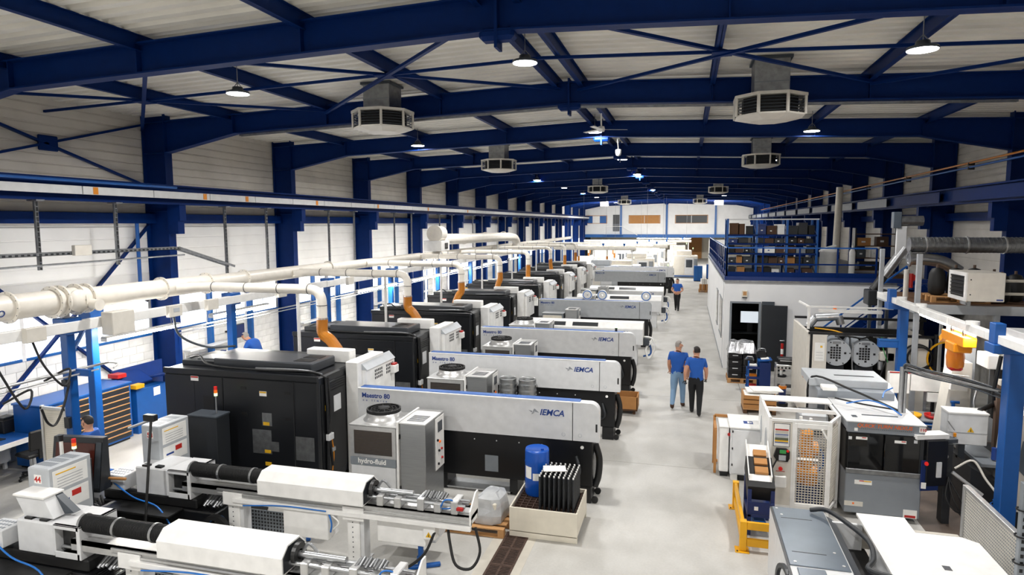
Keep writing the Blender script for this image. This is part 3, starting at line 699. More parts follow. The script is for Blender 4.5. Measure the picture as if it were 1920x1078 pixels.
# ------------------------------------------------------------------ small front lathes with tube feeders
def tube_feeder(label, loc):
    t = thing('tube_bar_feeder', label, 'bar feeder', loc, 0, 'tube bar feeders in the foreground')
    x0, zc = -4.95, 1.1
    m = MB(); m.cyl((x0, .12, zc), (-3.55, .12, zc), .105, 20)
    n = int(1.4 / .022)
    for k in range(n): m.ring((x0 + .01 + k * .022, .12, zc), (1, 0, 0), .1, .112, .011, 18)
    m.build('corrugated_tube', M.rubber, t)
    for x in (x0 + .02, x0 + .55, x0 + 1.12): MB().ring((x, .12, zc), (1, 0, 0), .108, .122, .035, 20).build('tube_clamp', M.steel, t)
    hexo = [(-.12, zc - .17), (.36, zc - .17), (.36, zc + .04), (.25, zc + .15), (.0, zc + .15), (-.12, zc + .04)]
    o = MB().prism(hexo, 'x', -3.6, -1.88).build('hexagonal_cover', M.white, t); fixn(o.data)
    o = MB().prism([(p[0] * .9 + .012, (p[1] - zc) * .88 + zc) for p in hexo], 'x', -1.89, -1.875).build('cover_end', M.charcoal, t); fixn(o.data)
    # aluminium beam
    m = MB(); m.box(-5.05, -.3, 0, .28, .86, .92); m.box(-5.05, -.3, .0, .02, .78, .92); m.box(-5.05, -.3, .26, .28, .78, .92); m.box(-4.4, -.3, -.02, .0, .8, .83); m.box(-4.4, -.3, -.02, 0, .87, .9); m.build('beam', M.alu, t)
    m = MB(); m.box(-4.1, -.3, -.06, .0, .72, .79, .006); m.build('side_rail', M.white, t)
    # mechanics at the open end
    m = MB(); m.cyl((-1.9, .03, 1.03), (-.4, .03, 1.03), .025); m.cyl((-1.9, .2, 1.0), (-.4, .2, 1.0), .022); m.cyl((-1.9, .12, 1.1), (-1.2, .12, 1.1), .04); m.cyl((-1.2, .12, 1.08), (-.35, .12, 1.08), .018); m.build('guide_rods', M.steel, t)
    for x in (-1.72, -1.45, -1.1, -.85, -.6): B(t, 'carriage', M.alu, x, x + .1, -.02, .26, .92, 1.08 + .03 * math.sin(x * 9), .01)
    m = MB()
    for k in range(9): x = -1.05 + .04 * k; m.cyl((x, .05 + .03 * (k % 3), 1.08), (x + .03, .16, 1.14 + .015 * (k % 2)), .02, 8)
    m.build('valve_block', M.galv, t)
    MB().ring((-1.82, .12, 1.1), (1, 0, 0), .06, .13, .05, 20).build('front_collar', M.darksteel, t)
    T(t, 'cable_loop', M.galv, [(-1.75, .1, 1.14), (-1.65, .08, 1.26), (-1.55, .1, 1.16)], .018); T(t, 'air_hose', M.plastic_blue, [(-.75, .0, 1.0), (-.68, -.03, 1.12), (-.58, .02, 1.1), (-.62, .05, .98), (-.85, .05, .95)], .01)
    B(t, 'red_clip', M.red, -.52, -.42, -.02, .06, .98, 1.03, .005)
    o = MB().prism([(-.04, .8), (.3, .8), (.3, 1.18), (.2, 1.18), (-.04, 1.0)], 'x', -.32, -.3).build('end_plate', M.white, t); fixn(o.data)
    # legs
    for x in (-2.12, -4.15):
        l = B(t, 'leg', M.white, x - .1, x + .1, .03, .25, .02, .78, .008); B(l, 'leg_channel', M.lightgrey, x + .1, x + .16, .05, .23, .03, .78, .004)
        m = MB()
        for k in range(9): m.cyl((x - .01, .026, .08 + k * .075), (x - .01, .03, .08 + k * .075), .009, 8)
        m.build('leg_holes', M.darkgrey, l); B(l, 'foot_plate', M.lightgrey, x - .15, x + .18, -.02, .3, 0, .02, 0)
        B(l, 'bracket', M.white, x - .14, x + .2, -.03, .0, .66, .86, .004)
    c = B(t, 'control_box', M.white, -3.25, -2.5, -.02, .28, .3, .76, .01); B(c, 'box_seam', M.panelgrey, -3.24, -2.51, -.022, -.02, .74, .746, 0)
    B(t, 'tank_box', M.white, -1.75, -1.0, .05, .35, .36, .72, .01); B(t, 'tank_box', M.lightgrey, -1.85, -.95, .3, .7, .3, .7, .01)
    m2 = B(t, 'pump', M.white, -1.02, -.84, .0, .16, .5, .7, .01); warn(m2, -.98, .0, .54, .09); C(m2, 'pump_motor', M.lightgrey, (-.9, .1, .7), (-.9, .1, .82), .07, 14)
    T(t, 'power_cable', M.rubber, [(-.85, .02, .62), (-1.0, -.1, .3), (-1.4, -.2, .06), (-2.0, -.25, .015)], .02)
    T(t, 'power_cable', M.rubber, [(-.7, .12, .75), (-.62, 0, .5), (-.5, -.1, .25), (-.3, -.05, .2), (-.2, .05, .4), (-.28, .1, .72)], .02)
    T(t, 'air_hose', M.plastic_blue, [(-2.5, -.03, .78), (-2.42, -.06, .6), (-2.45, -.04, .45)], .012); T(t, 'air_hose', M.plastic_blue, [(-3.9, -.07, .7), (-3.2, -.07, .77), (-2.5, -.07, .77)], .01)
    T(t, 'air_hose', M.white, [(-2.44, -.02, .7), (-2.3, -.06, .62), (-2.4, -.04, .5)], .012)
    return t
def small_lathe(label, loc, number, seen=True):
    t = thing('sliding_head_lathe', label, 'lathe', loc, 0, 'sliding head lathes in the foreground')
    B(t, 'base', M.black, -7.15, -4.42, -.05, 1.25, .0, .5, .02); B(t, 'machine_bed', M.blackmatt, -6.6, -4.8, .0, .9, .5, .66, .02); B(t, 'front_tray', M.darksteel, -6.3, -5.0, -.38, -.05, .5, .53, .004)
    B(t, 'cover', M.lightgrey, -5.92, -5.3, -.02, .55, .66, 1.1, .02); m = MB()
    m.box(-5.3, -4.9, -.02, .0, .66, .74, .004); m.box(-5.3, -4.9, -.02, .02, 1.04, 1.1, .004); m.box(-4.94, -4.88, -.02, .55, .66, 1.1, .004); m.box(-5.3, -4.88, -.02, .55, 1.08, 1.1, .004); m.build('cover_frame', M.lightgrey, t)
    B(t, 'inner_works', M.darksteel, -5.3, -4.95, .1, .5, .7, 1.02, .01)
    m = MB()
    for k in range(5): m.cyl((-5.28, .08 + .07 * k, .76 + .05 * (k % 3)), (-4.96, .08 + .07 * k, .76 + .05 * (k % 3)), .025, 8)
    m.build('spindle_rods', M.steel, t)
    for x in (-5.8, -5.55): B(t, 'latch', M.black, x, x + .12, .0, .08, 1.1, 1.13, .004)
    # sloped lid and control column
    if number == '44':
        o = MB().prism([(-5.98, 1.38), (-5.5, 1.38), (-5.36, 1.13), (-5.84, 1.13)], 'y', .04, .3).build('raised_lid', M.lightgrey, t); fixn(o.data); o = MB().prism([(-5.5, 1.38), (-5.2, 1.16), (-5.36, 1.13)], 'y', .2, .3).build('lid_side', M.darkgrey, t); fixn(o.data); B(t, 'lid_top', M.white, -6.0, -5.48, .02, .32, 1.38, 1.41, .006)
    c = B(t, 'control_column', M.panelgrey, -6.08, -5.72, .3, .95, .62, 1.66, .015)
    for (za, zb_) in ((1.33, 1.6), (1.02, 1.28)): B(c, 'poster', M.paper, -5.72, -5.716, .36, .88, za, zb_, 0)
    B(c, 'poster_line', M.print_yellow, -5.716, -5.713, .4, .7, 1.54, 1.556, 0)
    for k in range(4): B(c, 'poster_line', M.print_grey, -5.716, -5.713, .42, .8, 1.36 + k * .04, 1.366 + k * .04, 0)
    B(c, 'poster_mark', M.print_red, -5.716, -5.713, .62, .76, 1.16, 1.24, 0); B(c, 'poster_mark', M.print_blue, -5.716, -5.713, .42, .58, 1.13, 1.16, 0)
    B(c, 'number_plate', M.paper, -5.96, -5.84, .294, .3, 1.45, 1.57, 0); text(c, number, .11, M.print_red, (-5.955, .293, 1.47), bold=.003)
    m = MB()
    for k in range(8):
        for j in range(3): m.box(-6.05 + k * .035, -6.03 + k * .035, .4 + j * .16, .52 + j * .16, 1.66, 1.663)
    m.build('column_vents', M.midgrey, c)
    s = B(t, 'side_box', M.lightgrey, -6.42, -6.05, -.12, .2, .72, .96, .01)
    m = MB()
    for k in range(6):
        for j in range(3): m.box(-6.38 + k * .05, -6.35 + k * .05, -.06 + j * .08, -.02 + j * .08, .96, .963)
    m.build('side_vents', M.midgrey, s)
    # tubes, motor, cooler
    m = MB()
    for k in range(7): a = k * .9; m.tube(curve([(-6.9 + .05 * k, -.05, .2 + .06 * k), (-6.75 + .06 * k, -.15, .42 + .03 * math.sin(a)), (-6.55 + .05 * k, -.1, .25)], 5), .018, 6)
    m.build('hydraulic_hoses', M.rubber, t)
    m = MB()
    for k in range(6): m.box(-4.7 + .05 * k, -4.68 + .05 * k, .0, .25, .1, .5)
    m.box(-4.72, -4.4, .25, .3, .08, .54); m.build('oil_cooler', M.steel, t)
    m = MB()
    for k in range(6): m.cyl((-4.75 + .06 * k, .1, .52 + .02 * (k % 3)), (-4.7 + .06 * k, .25, .66), .03, 8)
    m.build('motor_fittings', M.galv, t)
    B(t, 'yellow_tag', M.yellow, -4.55, -4.42, -.005, .0, .16, .3, 0); C(t, 'stop_button', M.led_red, (-5.35, -.1, .43), (-5.35, -.14, .43), .035, 12)
    T(t, 'coolant_line', M.plastic_blue, [(-6.3, -.1, .85), (-5.8, -.2, .68), (-5.3, -.25, .6), (-4.95, -.3, .3), (-4.7, -.2, .22), (-4.4, 0, .45), (-4.25, .05, .25)], .012)
    MB().ring((-4.33, -.16, .3), (0, 1, 0), .17, .24, .08, 24).build('hose_reel', M.rubber, t)
    return t
small_lathe('foreground lathe numbered 44 with grey cover and sloped lid', (0, 6.2, 0), '44'); small_lathe('lathe numbered 53 behind the lathe numbered 44', (0, 8.1, 0), '53')
tube_feeder('foreground tube bar feeder with white hexagonal cover, cut by the frame edge', (0, 6.2, 0)); tube_feeder('tube bar feeder with white hexagonal cover feeding lathe 53', (0, 8.1, 0))
for i, y in enumerate((6.55, 8.5)):      # perforated chip guards on the floor below
    t = thing('mesh_guard', ['perforated grey guard under the foreground tube feeder', 'perforated grey guard under the rear tube feeder'][i], 'guard', (-4.3, y, 0), 0, 'mesh guards')
    B(t, 'sheet', M.midgrey, 0, .9, 0, .012, .0, .42, 0)
    m = MB()
    for a in range(16):
        for b in range(7): m.cyl((.04 + a * .055, -.002, .06 + b * .055), (.04 + a * .055, .0, .06 + b * .055), .019, 6)
    m.build('perforation', M.black, t)
for i, (x, y) in enumerate(((-1.11, 8.22), (-3.25, 8.75))):   # blue floor stands
    t = thing('floor_stand', ['blue star-footed stand under the open end of the rear tube feeder', 'blue star-footed stand behind the white control box'][i], 'stand', (x, y, 0), 0, 'blue floor stands')
    C(t, 'pole', M.toolblue, (0, 0, .03), (0, 0, .7), .04)
    for k in range(4): MB().obox((.14 * math.cos(k * math.pi / 2 + .5), .14 * math.sin(k * math.pi / 2 + .5), .03), (.28, .07, .05), rz=k * math.pi / 2 + .5, b=.01).build('foot', M.toolblue, t)
    B(t, 'head_plate', M.toolblue, -.1, .1, -.06, .06, .7, .73, .004)
# ------------------------------------------------------------------ extraction duct and hoses (left)
PX, PZ = -8.0, 3.6
t = thing('extraction_duct', 'long cream extraction duct with bolted flanges above the left machines', 'duct', (0, 0, 0))
def flange(par, c, r, ax=(0, 1, 0), w=.03):
    f = MB(); f.ring(c, ax, r - .01, r + .05, w, 24); o = f.build('flange', M.duct, par)
    m = MB()
    for k in range(12):
        a = k * math.pi / 6; u = Vector((math.cos(a), 0, math.sin(a))) if ax[1] else Vector((0, math.cos(a), math.sin(a)))
        p = Vector(c) + u * (r + .03); d = Vector(ax) * (w / 2 + .008); m.cyl(p - d, p + d, .008, 6)
    m.build('flange_bolts', M.galv, o)
for (a, b, r) in ((4.0, 8.6, .21), (8.6, 9.25, .22), (9.25, 12.3, .19), (12.3, 17.5, .17), (17.5, 24.5, .15), (24.5, 33, .13), (33, 60, .13)):
    MB().cyl((PX, a, PZ), (PX, b, PZ), r, 24).build('duct_section', M.duct, t)
for (y, r) in ((7.85, .21), (8.6, .23), (8.75, .23), (9.05, .23), (9.25, .22), (11.0, .19), (12.3, .19), (13.6, .17), (17.5, .16)): flange(t, (PX, y, PZ), r)
MB().lathe([(.0, 0), (.2, .0), (.2, .02), (0, .02)], n=20).build('blank_flange', M.duct, t, loc=(PX + .24, 8.9, PZ)).rotation_euler = (0, math.pi / 2, 0)
C(t, 'duct_stub', M.duct, (PX, 9.15, PZ - .05), (PX + .42, 9.15, PZ - .1), .09, 16); C(t, 'stub_cap', M.duct, (PX + .4, 9.15, PZ - .1), (PX + .43, 9.15, PZ - .1), .105, 16)
MB().lathe([(0, 0), (.055, 0), (.055, .004), (0, .004)], n=16).build('round_sign', M.paper, t, loc=(PX + .2, 7.6, PZ - .06)).rotation_euler = (0, math.pi / 2 + .25, 0)
MB().ring((PX + .206, 7.6, PZ - .06), (1, 0, -.25), .04, .055, .006, 16).build('sign_ring', M.print_blue, t)
LYS = (10.0, 14.2, 18.45, 23.05, 27.8, 33.0, 37.3, 41.2)
names = ['first', 'second', 'third', 'fourth', 'fifth', 'sixth', 'seventh', 'eighth']
for i, ly in enumerate(LYS):
    y = ly + 1.6; r = .1 if i < 5 else .09; xe = -4.72
    b = thing('branch_duct', 'cream branch duct bending down to the %s turning centre' % names[i], 'duct', (0, y, 0), 0, 'branch ducts')
    MB().tube([(PX + .1, 0, PZ), (xe - .18, 0, PZ)], r, 18).build('straight', M.duct, b)
    MB().tube(curve([(xe - .18, 0, PZ), (xe - .05, 0, PZ - .03), (xe + .05, 0, PZ - .13), (xe + .08, 0, PZ - .3), (xe + .08, 0, PZ - .62)], 5), r, 18).build('elbow', M.duct, b)
    MB().tube([(PX + .15, -.35, PZ - .02), (PX + .4, -.12, PZ), (PX + .75, 0, PZ)], r, 16).build('junction', M.duct, b)
    for x in (PX + .8, PX + 1.6, xe - .9, xe - .2): MB().ring((x, 0, PZ), (1, 0, 0), r - .005, r + .008, .012, 18).build('joint_band', M.charcoal, b)
    MB().ring((xe + .08, 0, PZ - .32), (0, 0, 1), r - .005, r + .008, .012, 18).build('joint_band', M.charcoal, b)
    C(b, 'support_pole', M.white, (xe - .85, .58, 0), (xe - .85, .58, PZ + .02), .035, 12); C(b, 'support_arm', M.white, (xe - .85, .58, PZ), (xe - .85, .08, PZ), .02, 8)
    dx = (.35, .3, -.2, -.12, 0, .05, 0, 0)[i]
    h = thing('flexible_hose', 'ribbed orange hose into the roof of the %s turning centre' % names[i], 'hose', (xe + .08, y, 0), 0, 'orange extraction hoses')
    zt, zb = PZ - .58, 2.22
    path = curve([(0, 0, zt), (.0, 0, zt - .3), (dx * .5, 0, (zt + zb) / 2 - .05), (dx, 0, zb + .12), (dx, 0, zb)], 8)
    MB().tube(path, r + .005, 18).build('hose_wall', M.hose, h)
    m = MB()
    for k in range(0, len(path) - 1):
        for q in (0, .5):
            p = path[k].lerp(path[k + 1], q); m.ring(p, path[k + 1] - path[k], r + .002, r + .014, .012, 14)
    m.build('hose_ribs', M.hose, h); MB().ring((0, 0, zt - .01), (0, 0, 1), r, r + .014, .03, 18).build('hose_clamp', M.steel, h)
# filter fan unit farther along
t = thing('filter_fan', 'cream extraction fan with round inlet standing above the duct', 'fan', (-8.0, 26.3, 0))
B(t, 'housing', M.white, -.35, .45, -.5, .5, 3.76, 4.2, .01); MB().tube([(.1, -.35, 4.5), (.1, .35, 4.5)], .32, 24).build('scroll', M.duct, t); MB().ring((.1, -.36, 4.5), (0, 1, 0), .2, .36, .05, 24).build('inlet_ring', M.duct, t)
B(t, 'dark_opening', M.black, .46, .47, -.1, .25, 3.85, 4.1, 0)
for x in (-.3, .4):
    for y in (-.45, .45): B(t, 'leg', M.white, x - .03, x + .03, y - .03, y + .03, 0, 3.72, .004)
MB().tube(curve([(.1, .3, 4.25), (.3, 3, 4.22), (.5, 7, 4.2), (.6, 10.2, 4.15), (.65, 11.2, 3.95), (.65, 11.4, 3.4)], 6), .24, 20).build('outlet_duct', M.duct, t)
for y in (3, 6, 9.0): MB().ring((.1 + .045 * y, y, 4.22), (0, 1, 0), .23, .27, .03, 20).build('flange', M.duct, t)
B(t, 'duct_leg', M.white, .4, .46, 8, 8.06, 0, 4.1, 0)

# ------------------------------------------------------------------ blue posts and cable trunking (left)
pl = [(-8.0, 8.85), (-8.75, 10.0), (-8.0, 13.1), (-8.0, 17.4), (-8.0, 21.8), (-8.0, 26.5), (-8.0, 31.0), (-8.0, 36.0), (-8.0, 41.0), (-8.0, 46.0)]
for i, (x, y) in enumerate(pl):
    p = thing('gantry_post', 'blue square post under the cream duct, %s from the front' % (['first', 'second', 'third', 'fourth', 'fifth', 'sixth', 'seventh', 'eighth', 'ninth', 'tenth'][i]), 'post', (x, y, 0), 0, 'blue duct posts')
    B(p, 'shaft', M.toolblue, -.08, .08, -.08, .08, .015, 3.02, .01); B(p, 'base_plate', M.toolblue, -.16, .16, -.16, .16, 0, .015, 0); B(p, 'head', M.toolblue, -.13, .17, -.16, .16, 3.02, 3.3, .01)
    B(p, 'saddle', M.white, -.03, .03, -.05, .05, 3.3, 3.4, 0)
    if i == 0:
        MB().bar((0, .08, 2.7), (-.6, .9, 3.0), .06).build('diagonal_stay', M.toolblue, p); B(p, 'arm', M.toolblue, .08, .45, -.03, .03, 2.28, 2.4, .006)
        for (z, hh) in ((2.1, .12), (1.35, .2)): B(p, 'switch_box', M.charcoal, -.05, .06, -.14, -.08, z, z + hh, .006)
        T(p, 'looping_cable', M.rubber, [(.1, -.1, 2.2), (.16, -.3, 1.8), (.2, -.5, 1.55), (.28, -.7, 1.65), (.3, -.8, 1.9)], .02)
tr = thing('cable_trunking', 'white cable trunking running along the blue posts', 'trunking', (-7.87, 0, 0))
y = 4.5
while y < 50:
    B(tr, 'trunking_length', M.white, -.07, .07, y + .01, y + 2.5, 3.06, 3.24, .008); y += 2.52
for y in (7.9, 10.9, 12.0, 14.6, 18.2): B(tr, 'junction_box', M.offwhite, .05, .16, y, y + .35, 3.02, 3.26, .01)
B(tr, 'isolator_box', M.offwhite, .08, .34, 9.35, 9.85, 2.92, 3.34, .012); B(tr, 'display_plate', M.panelgrey, .161, .165, 11.0, 11.16, 3.12, 3.2, 0)
for (a, c, d) in ((7.4, .1, 2.0), (8.1, .08, 2.2)): T(tr, 'dropper_cable', M.rubber, [(0, a, 3.05), (.1, a + .1, 2.6), (.2, a + .35, d), (.1, a + .55, d + .25), (-.05, a + .2, d + .1)], .018)
T(tr, 'dropper_cable', M.darkgrey, [(.05, 11.1, 3.05), (.1, 11.2, 2.6), (.4, 11.6, 2.3), (.9, 11.9, 2.28)], .025)
rod = thing('conduit_rod', 'polished conduit rod carried on the first blue post', 'conduit', (-7.85, 0, 2.38))
C(rod, 'tube', M.alu, (0, 5.5, 0), (0, 9.5, 0), .022, 10); C(rod, 'tube', M.alu, (.1, 5.5, -.06), (.1, 9.2, -.06), .015, 8); T(rod, 'end_bend', M.alu, [(0, 9.5, 0), (.05, 9.65, -.05), (.12, 9.5, -.1)], .015)
for i, (x, ya, yb, z) in enumerate(((-8.25, 9.8, 11.7, 2.72), (-8.5, 13.0, 15.2, 2.72), (-7.9, 19.0, 22.0, 2.7), (-7.9, 23.4, 26.4, 2.7), (-8.2, 28.5, 31.5, 2.7), (-8.2, 33.5, 36.5, 2.7), (-8.2, 39, 42, 2.7))):
    L = yb - ya
    s = thing('strip_light', 'glowing strip light over the %s bench on the window side' % names[i], 'lamp', (x, ya, z), 0, 'bench strip lights')
    B(s, 'housing', M.white, -.06, .06, 0, L, .03, .07, .006)
    for dx in (-.045, .045): C(s, 'tube', M.tube, (dx, .03, -.005), (dx, L - .03, -.005), .019, 10)
    for yy in (0, L - .02): B(s, 'end_cap', M.white, -.07, .07, yy, yy + .02, -.03, .05, .003)
    for yy in (.2, L - .2): MB().tube([(0, yy, .07), (0, yy, 3.15 - z), (-7.92 - x, yy, 3.15 - z)], .008, 6).build('hanger', M.galv, s)
    area(s, 'strip_lamp_light', (0, L / 2, -.035), .14, STRIP_W, (1, .97, .93), size_y=L - .1)
# cable tray on the wall, front left
t = thing('cable_tray', 'galvanised cable tray with dropping ladder under the left crane rail', 'cable tray', (-9.9, 0, 0))
m = MB(); m.box(-.1, .1, 5, 13.6, 4.3, 4.31); m.box(-.1, -.09, 5, 13.6, 4.3, 4.37); m.box(.09, .1, 5, 13.6, 4.3, 4.37); m.build('tray', M.galv, t)
m = MB(); y = 5.1
while y < 13.5: m.box(.1, .103, y, y + .06, 4.315, 4.35); y += .12
m.build('tray_slots', M.charcoal, t)
for dx in (-.1, .1): MB().bar((dx, 13.6, 4.33), (dx, 15.6, 3.75), .02, .06).build('ladder_rail', M.galv, t)
m = MB()
for k in range(14): q = k / 14; m.bar((-.1, 13.6 + 2 * q, 4.33 - .58 * q), (.1, 13.6 + 2 * q, 4.33 - .58 * q), .015)
m.build('ladder_rungs', M.galv, t); C(t, 'conduit', M.galv, (.12, 5, 4.08), (.12, 13.7, 4.16), .02, 8); B(t, 'tray_box', M.offwhite, .1, .2, 10.6, 11.0, 4.28, 4.5, .01)
t = thing('downpipe', 'blue downpipe beside the first wall column', 'pipe', (-10.85, 13.35, 0)); C(t, 'pipe', M.toolblue, (0, 0, 3.1), (0, 0, 5.0), .045); C(t, 'pipe_elbow', M.charcoal, (0, 0, 3.1), (.2, 0, 3.02), .05)
t = thing('air_pipe', 'thin blue air pipe with light clips along the left wall', 'pipe', (-8.6, 0, 0)); C(t, 'pipe', M.alu, (0, 12, 2.55), (0, 40, 2.55), .02, 8); C(t, 'pipe', M.alu, (.05, 12, 2.48), (.05, 40, 2.48), .015, 8)

# ------------------------------------------------------------------ benches by the left wall
def drawer_cabinet(label, loc):
    t = thing('drawer_cabinet', label, 'cabinet', loc)
    B(t, 'plinth', M.black, .05, .75, .05, 2.05, 0, .05, 0); B(t, 'body', M.toolblue, 0, .8, 0, 2.1, .05, 1.3, .01); B(t, 'worktop', M.toolblue, -.02, .83, -.02, 2.12, 1.3, 1.34, .008)
    for (ya, yb) in ((.06, 1.0), (1.12, 2.04)):
        for k in range(9):
            z = .1 + k * .13
            d = B(t, 'drawer', M.charcoal, .8, .812, ya, yb, z, z + .12, .003); B(d, 'drawer_lip', M.wood, .812, .835, ya + .01, yb - .01, z + .095, z + .12, .004)
    return t
drawer_cabinet('blue drawer cabinet with pale drawer lips against the block wall', (-10.6, 9.75, 0))
t = thing('parts_bin_rack', 'blue rack of tilted bins between cabinet and first column', 'rack', (-10.5, 12.1, 0))
B(t, 'frame', M.toolblue, 0, .6, 0, .9, 0, 1.05, .01); MB().obox((.25, .25, 1.28), (.5, .75, .04), ry=.5).build('tilted_bin', M.bluedeep, t); MB().obox((.45, .95, 1.22), (.75, .55, .04), ry=-.2).build('tilted_bin', M.bluedeep, t)
B(t, 'back_board', M.bluedeep, .0, .04, -.1, 1.4, .9, 1.5, .004); B(t, 'yellow_tray', M.yellow, .58, .72, .95, 1.3, .7, .8, .01); B(t, 'paper_note', M.paper, .6, .605, .5, .7, .8, 1.0, 0); B(t, 'red_case', M.red, .0, .3, -.2, .05, 1.35, 1.45, .01); B(t, 'yellow_box', M.yellow, .5, .7, -.1, .15, 1.1, 1.2, .01)
t = thing('work_desk', 'blue-edged work desk against the block wall, front left', 'desk', (-10.9, 8.66, 0))
B(t, 'desktop', M.toolblue, 0, .9, 0, 1.06, .72, .76, .008); B(t, 'front_edge', M.white, .9, .92, 0, 1.06, .66, .76, .004)
for y in (.04, .96): B(t, 'leg', M.lightgrey, .8, .86, y, y + .06, 0, .72, .004); B(t, 'leg', M.lightgrey, .08, .14, y, y + .06, 0, .72, .004)
B(t, 'modesty_panel', M.lightgrey, .3, .32, .1, .96, .2, .7, 0)
t = thing('desk_monitor', 'black monitor on the work desk, front left', 'monitor', (-10.75, 9.0, .76)); B(t, 'stand', M.black, -.1, .1, -.1, .1, 0, .02); C(t, 'neck', M.black, (0, 0, .02), (0, 0, .2), .025); B(t, 'panel', M.black, -.02, .02, -.28, .28, .15, .5, .008); B(t, 'display', M.glassdark, .02, .023, -.26, .26, .17, .48, 0)
t = thing('keyboard', 'black keyboard lying on the work desk', 'keyboard', (-10.35, 9.1, .76)); B(t, 'case', M.black, -.08, .08, -.23, .23, 0, .02, .005)
m = MB()
for a in range(4):
    for b in range(12): m.box(-.065 + a * .033, -.04 + a * .033, -.215 + b * .036, -.186 + b * .036, .02, .026)
m.build('keys', M.charcoal, t)
t = thing('desk_phone', 'black box and cables at the end of the work desk', 'box', (-10.75, 9.62, .76)); B(t, 'case', M.blackmatt, -.15, .15, -.08, .25, 0, .28, .02); B(t, 'lid', M.charcoal, -.12, .12, -.05, .2, .28, .32, .01)
def office_chair(label, loc, rz):
    t = thing('swivel_chair', label, 'chair', loc, rz)
    B(t, 'seat', M.blackmatt, -.23, .23, -.22, .22, .45, .53, .03); MB().obox((0, .24, .8), (.4, .06, .4), rx=-.12, b=.025).build('backrest', M.blackmatt, t); B(t, 'back_bar', M.black, -.03, .03, .2, .25, .42, .7, .005)
    C(t, 'gas_post', M.steel, (0, 0, .1), (0, 0, .45), .03)
    for k in range(5):
        a = k * 2 * math.pi / 5; MB().bar((0, 0, .11), (.27 * math.cos(a), .27 * math.sin(a), .08), .04).build('base_arm', M.black, t); C(t, 'caster', M.rubber, (.27 * math.cos(a) - .015, .27 * math.sin(a), .03), (.27 * math.cos(a) + .015, .27 * math.sin(a), .03), .03, 10)
    return t
office_chair('black swivel chair before the work desk', (-9.75, 9.45, 0), R(-100))
t = thing('perforated_screen', 'pale perforated metal screen behind the first blue post', 'screen', (-8.95, 9.02, 0))
B(t, 'sheet', M.cream, .05, .55, 0, .02, .3, 1.55, .004); m = MB()
for a in range(14):
    for b in range(30): m.box(.09 + a * .032, .105 + a * .032, -.002, 0, .4 + b * .037, .412 + b * .037)
m.build('perforation', M.beige, t); B(t, 'frame_post', M.alu, 0, .05, -.02, .04, 0, 1.62, .005); B(t, 'frame_post', M.alu, .55, .6, -.02, .04, 0, 1.62, .005); B(t, 'frame_top', M.alu, 0, .6, -.02, .04, 1.55, 1.6, .004)
for i, (y, hz) in enumerate(((14.3, .95), (19.75, .9), (25.2, .9), (30.6, .9), (36.1, .9))):
    t = thing('work_bench', 'pale work bench below the windows, %s from the front' % names[i], 'bench', (-10.8, y, 0), 0, 'benches along the window wall')
    B(t, 'top', M.white, 0, .8, 0, 2.6, hz - .05, hz, .008); B(t, 'cabinet', M.toolblue, .05, .75, .1, .8, .0, hz - .05, .008); B(t, 'cabinet', M.lightgrey, .05, .75, 1.8, 2.5, .0, hz - .05, .008)
    for k in range(3): B(t, 'drawer', M.toolblue, .75, .765, .14, .76, .12 + k * .25, .34 + k * .25, .004)
    B(t, 'shelf_unit', M.lightgrey, 0, .25, .3, 2.2, hz + .5, hz + .54, .004); B(t, 'shelf_leg', M.lightgrey, .02, .06, .3, .34, hz, hz + .5, 0); B(t, 'shelf_leg', M.lightgrey, .02, .06, 2.16, 2.2, hz, hz + .5, 0)
    for j in range(4):
        q = thing('bench_item', '%s on the %s window bench' % (['white instrument', 'yellow parts tray', 'blue parts bin', 'grey gauge'][j], names[i]), 'tool', (-10.4 + .1 * (j % 2), y + .4 + j * .5, hz), 0, 'things on the window benches')
        B(q, 'base', [M.white, M.yellow, M.plastic_blue, M.midgrey][j], -.12, .12, -.1, .1, 0, .14 + .05 * (j % 2), .01); B(q, 'upper', [M.offwhite, M.darkgrey, M.bluedeep, M.steel][j], -.07, .07, -.05, .05, .14 + .05 * (j % 2), .24 + .06 * (j % 3), .01)
t = thing('wall_display', 'dark display panel hung on the block wall behind the first lathe', 'monitor', (-10.6, 16.6, 1.5)); B(t, 'case', M.darkgrey, -.03, .03, -.3, .3, 0, .42, .01); B(t, 'glass', M.navy, .03, .035, -.27, .27, .03, .39, 0); B(t, 'bracket', M.black, -.42, -.03, -.03, .03, .15, .2, 0)

# ------------------------------------------------------------------ control cabinets of the front lathes
t = thing('lathe_control_panel', 'dark control panel with reddish screen beside lathe 53', 'control panel', (-6.62, 7.66, 0), R(8))
C(t, 'stand', M.darkgrey, (0, .15, 0), (0, .15, .85), .05); o = MB().prism([(-.04, .8), (.2, .8), (.2, 1.62), (.1, 1.62)], 'x', -.42, .42).build('housing', M.charcoal, t); fixn(o.data)
o = MB().obox((-.03, .02, 1.21), (.66, .012, .66), rx=-.168).build('display', M.screen_dark, t); MB().obox((.36, .022, 1.21), (.09, .01, .7), rx=-.168).build('key_strip', M.darkgrey, t)
MB().obox((0, .1, .83), (.8, .3, .04), rx=0).build('keyboard_ledge', M.charcoal, t); B(t, 'copper_pipe', M.card, .45, .75, .1, .14, .95, .99, .01)
t = thing('electric_cabinet', 'black electric cabinet with warning sign and signal light beside lathe 44', 'cabinet', (-6.35, 7.15, 0))
B(t, 'body', M.charcoal, -.22, .25, 0, .35, .55, 1.43, .01); B(t, 'plinth', M.black, -.2, .23, .03, .32, .5, .55, .01); warn(t, .08, 0, 1.15, .1); B(t, 'sign', M.paper, .05, .17, -.004, 0, .9, 1.08, 0)
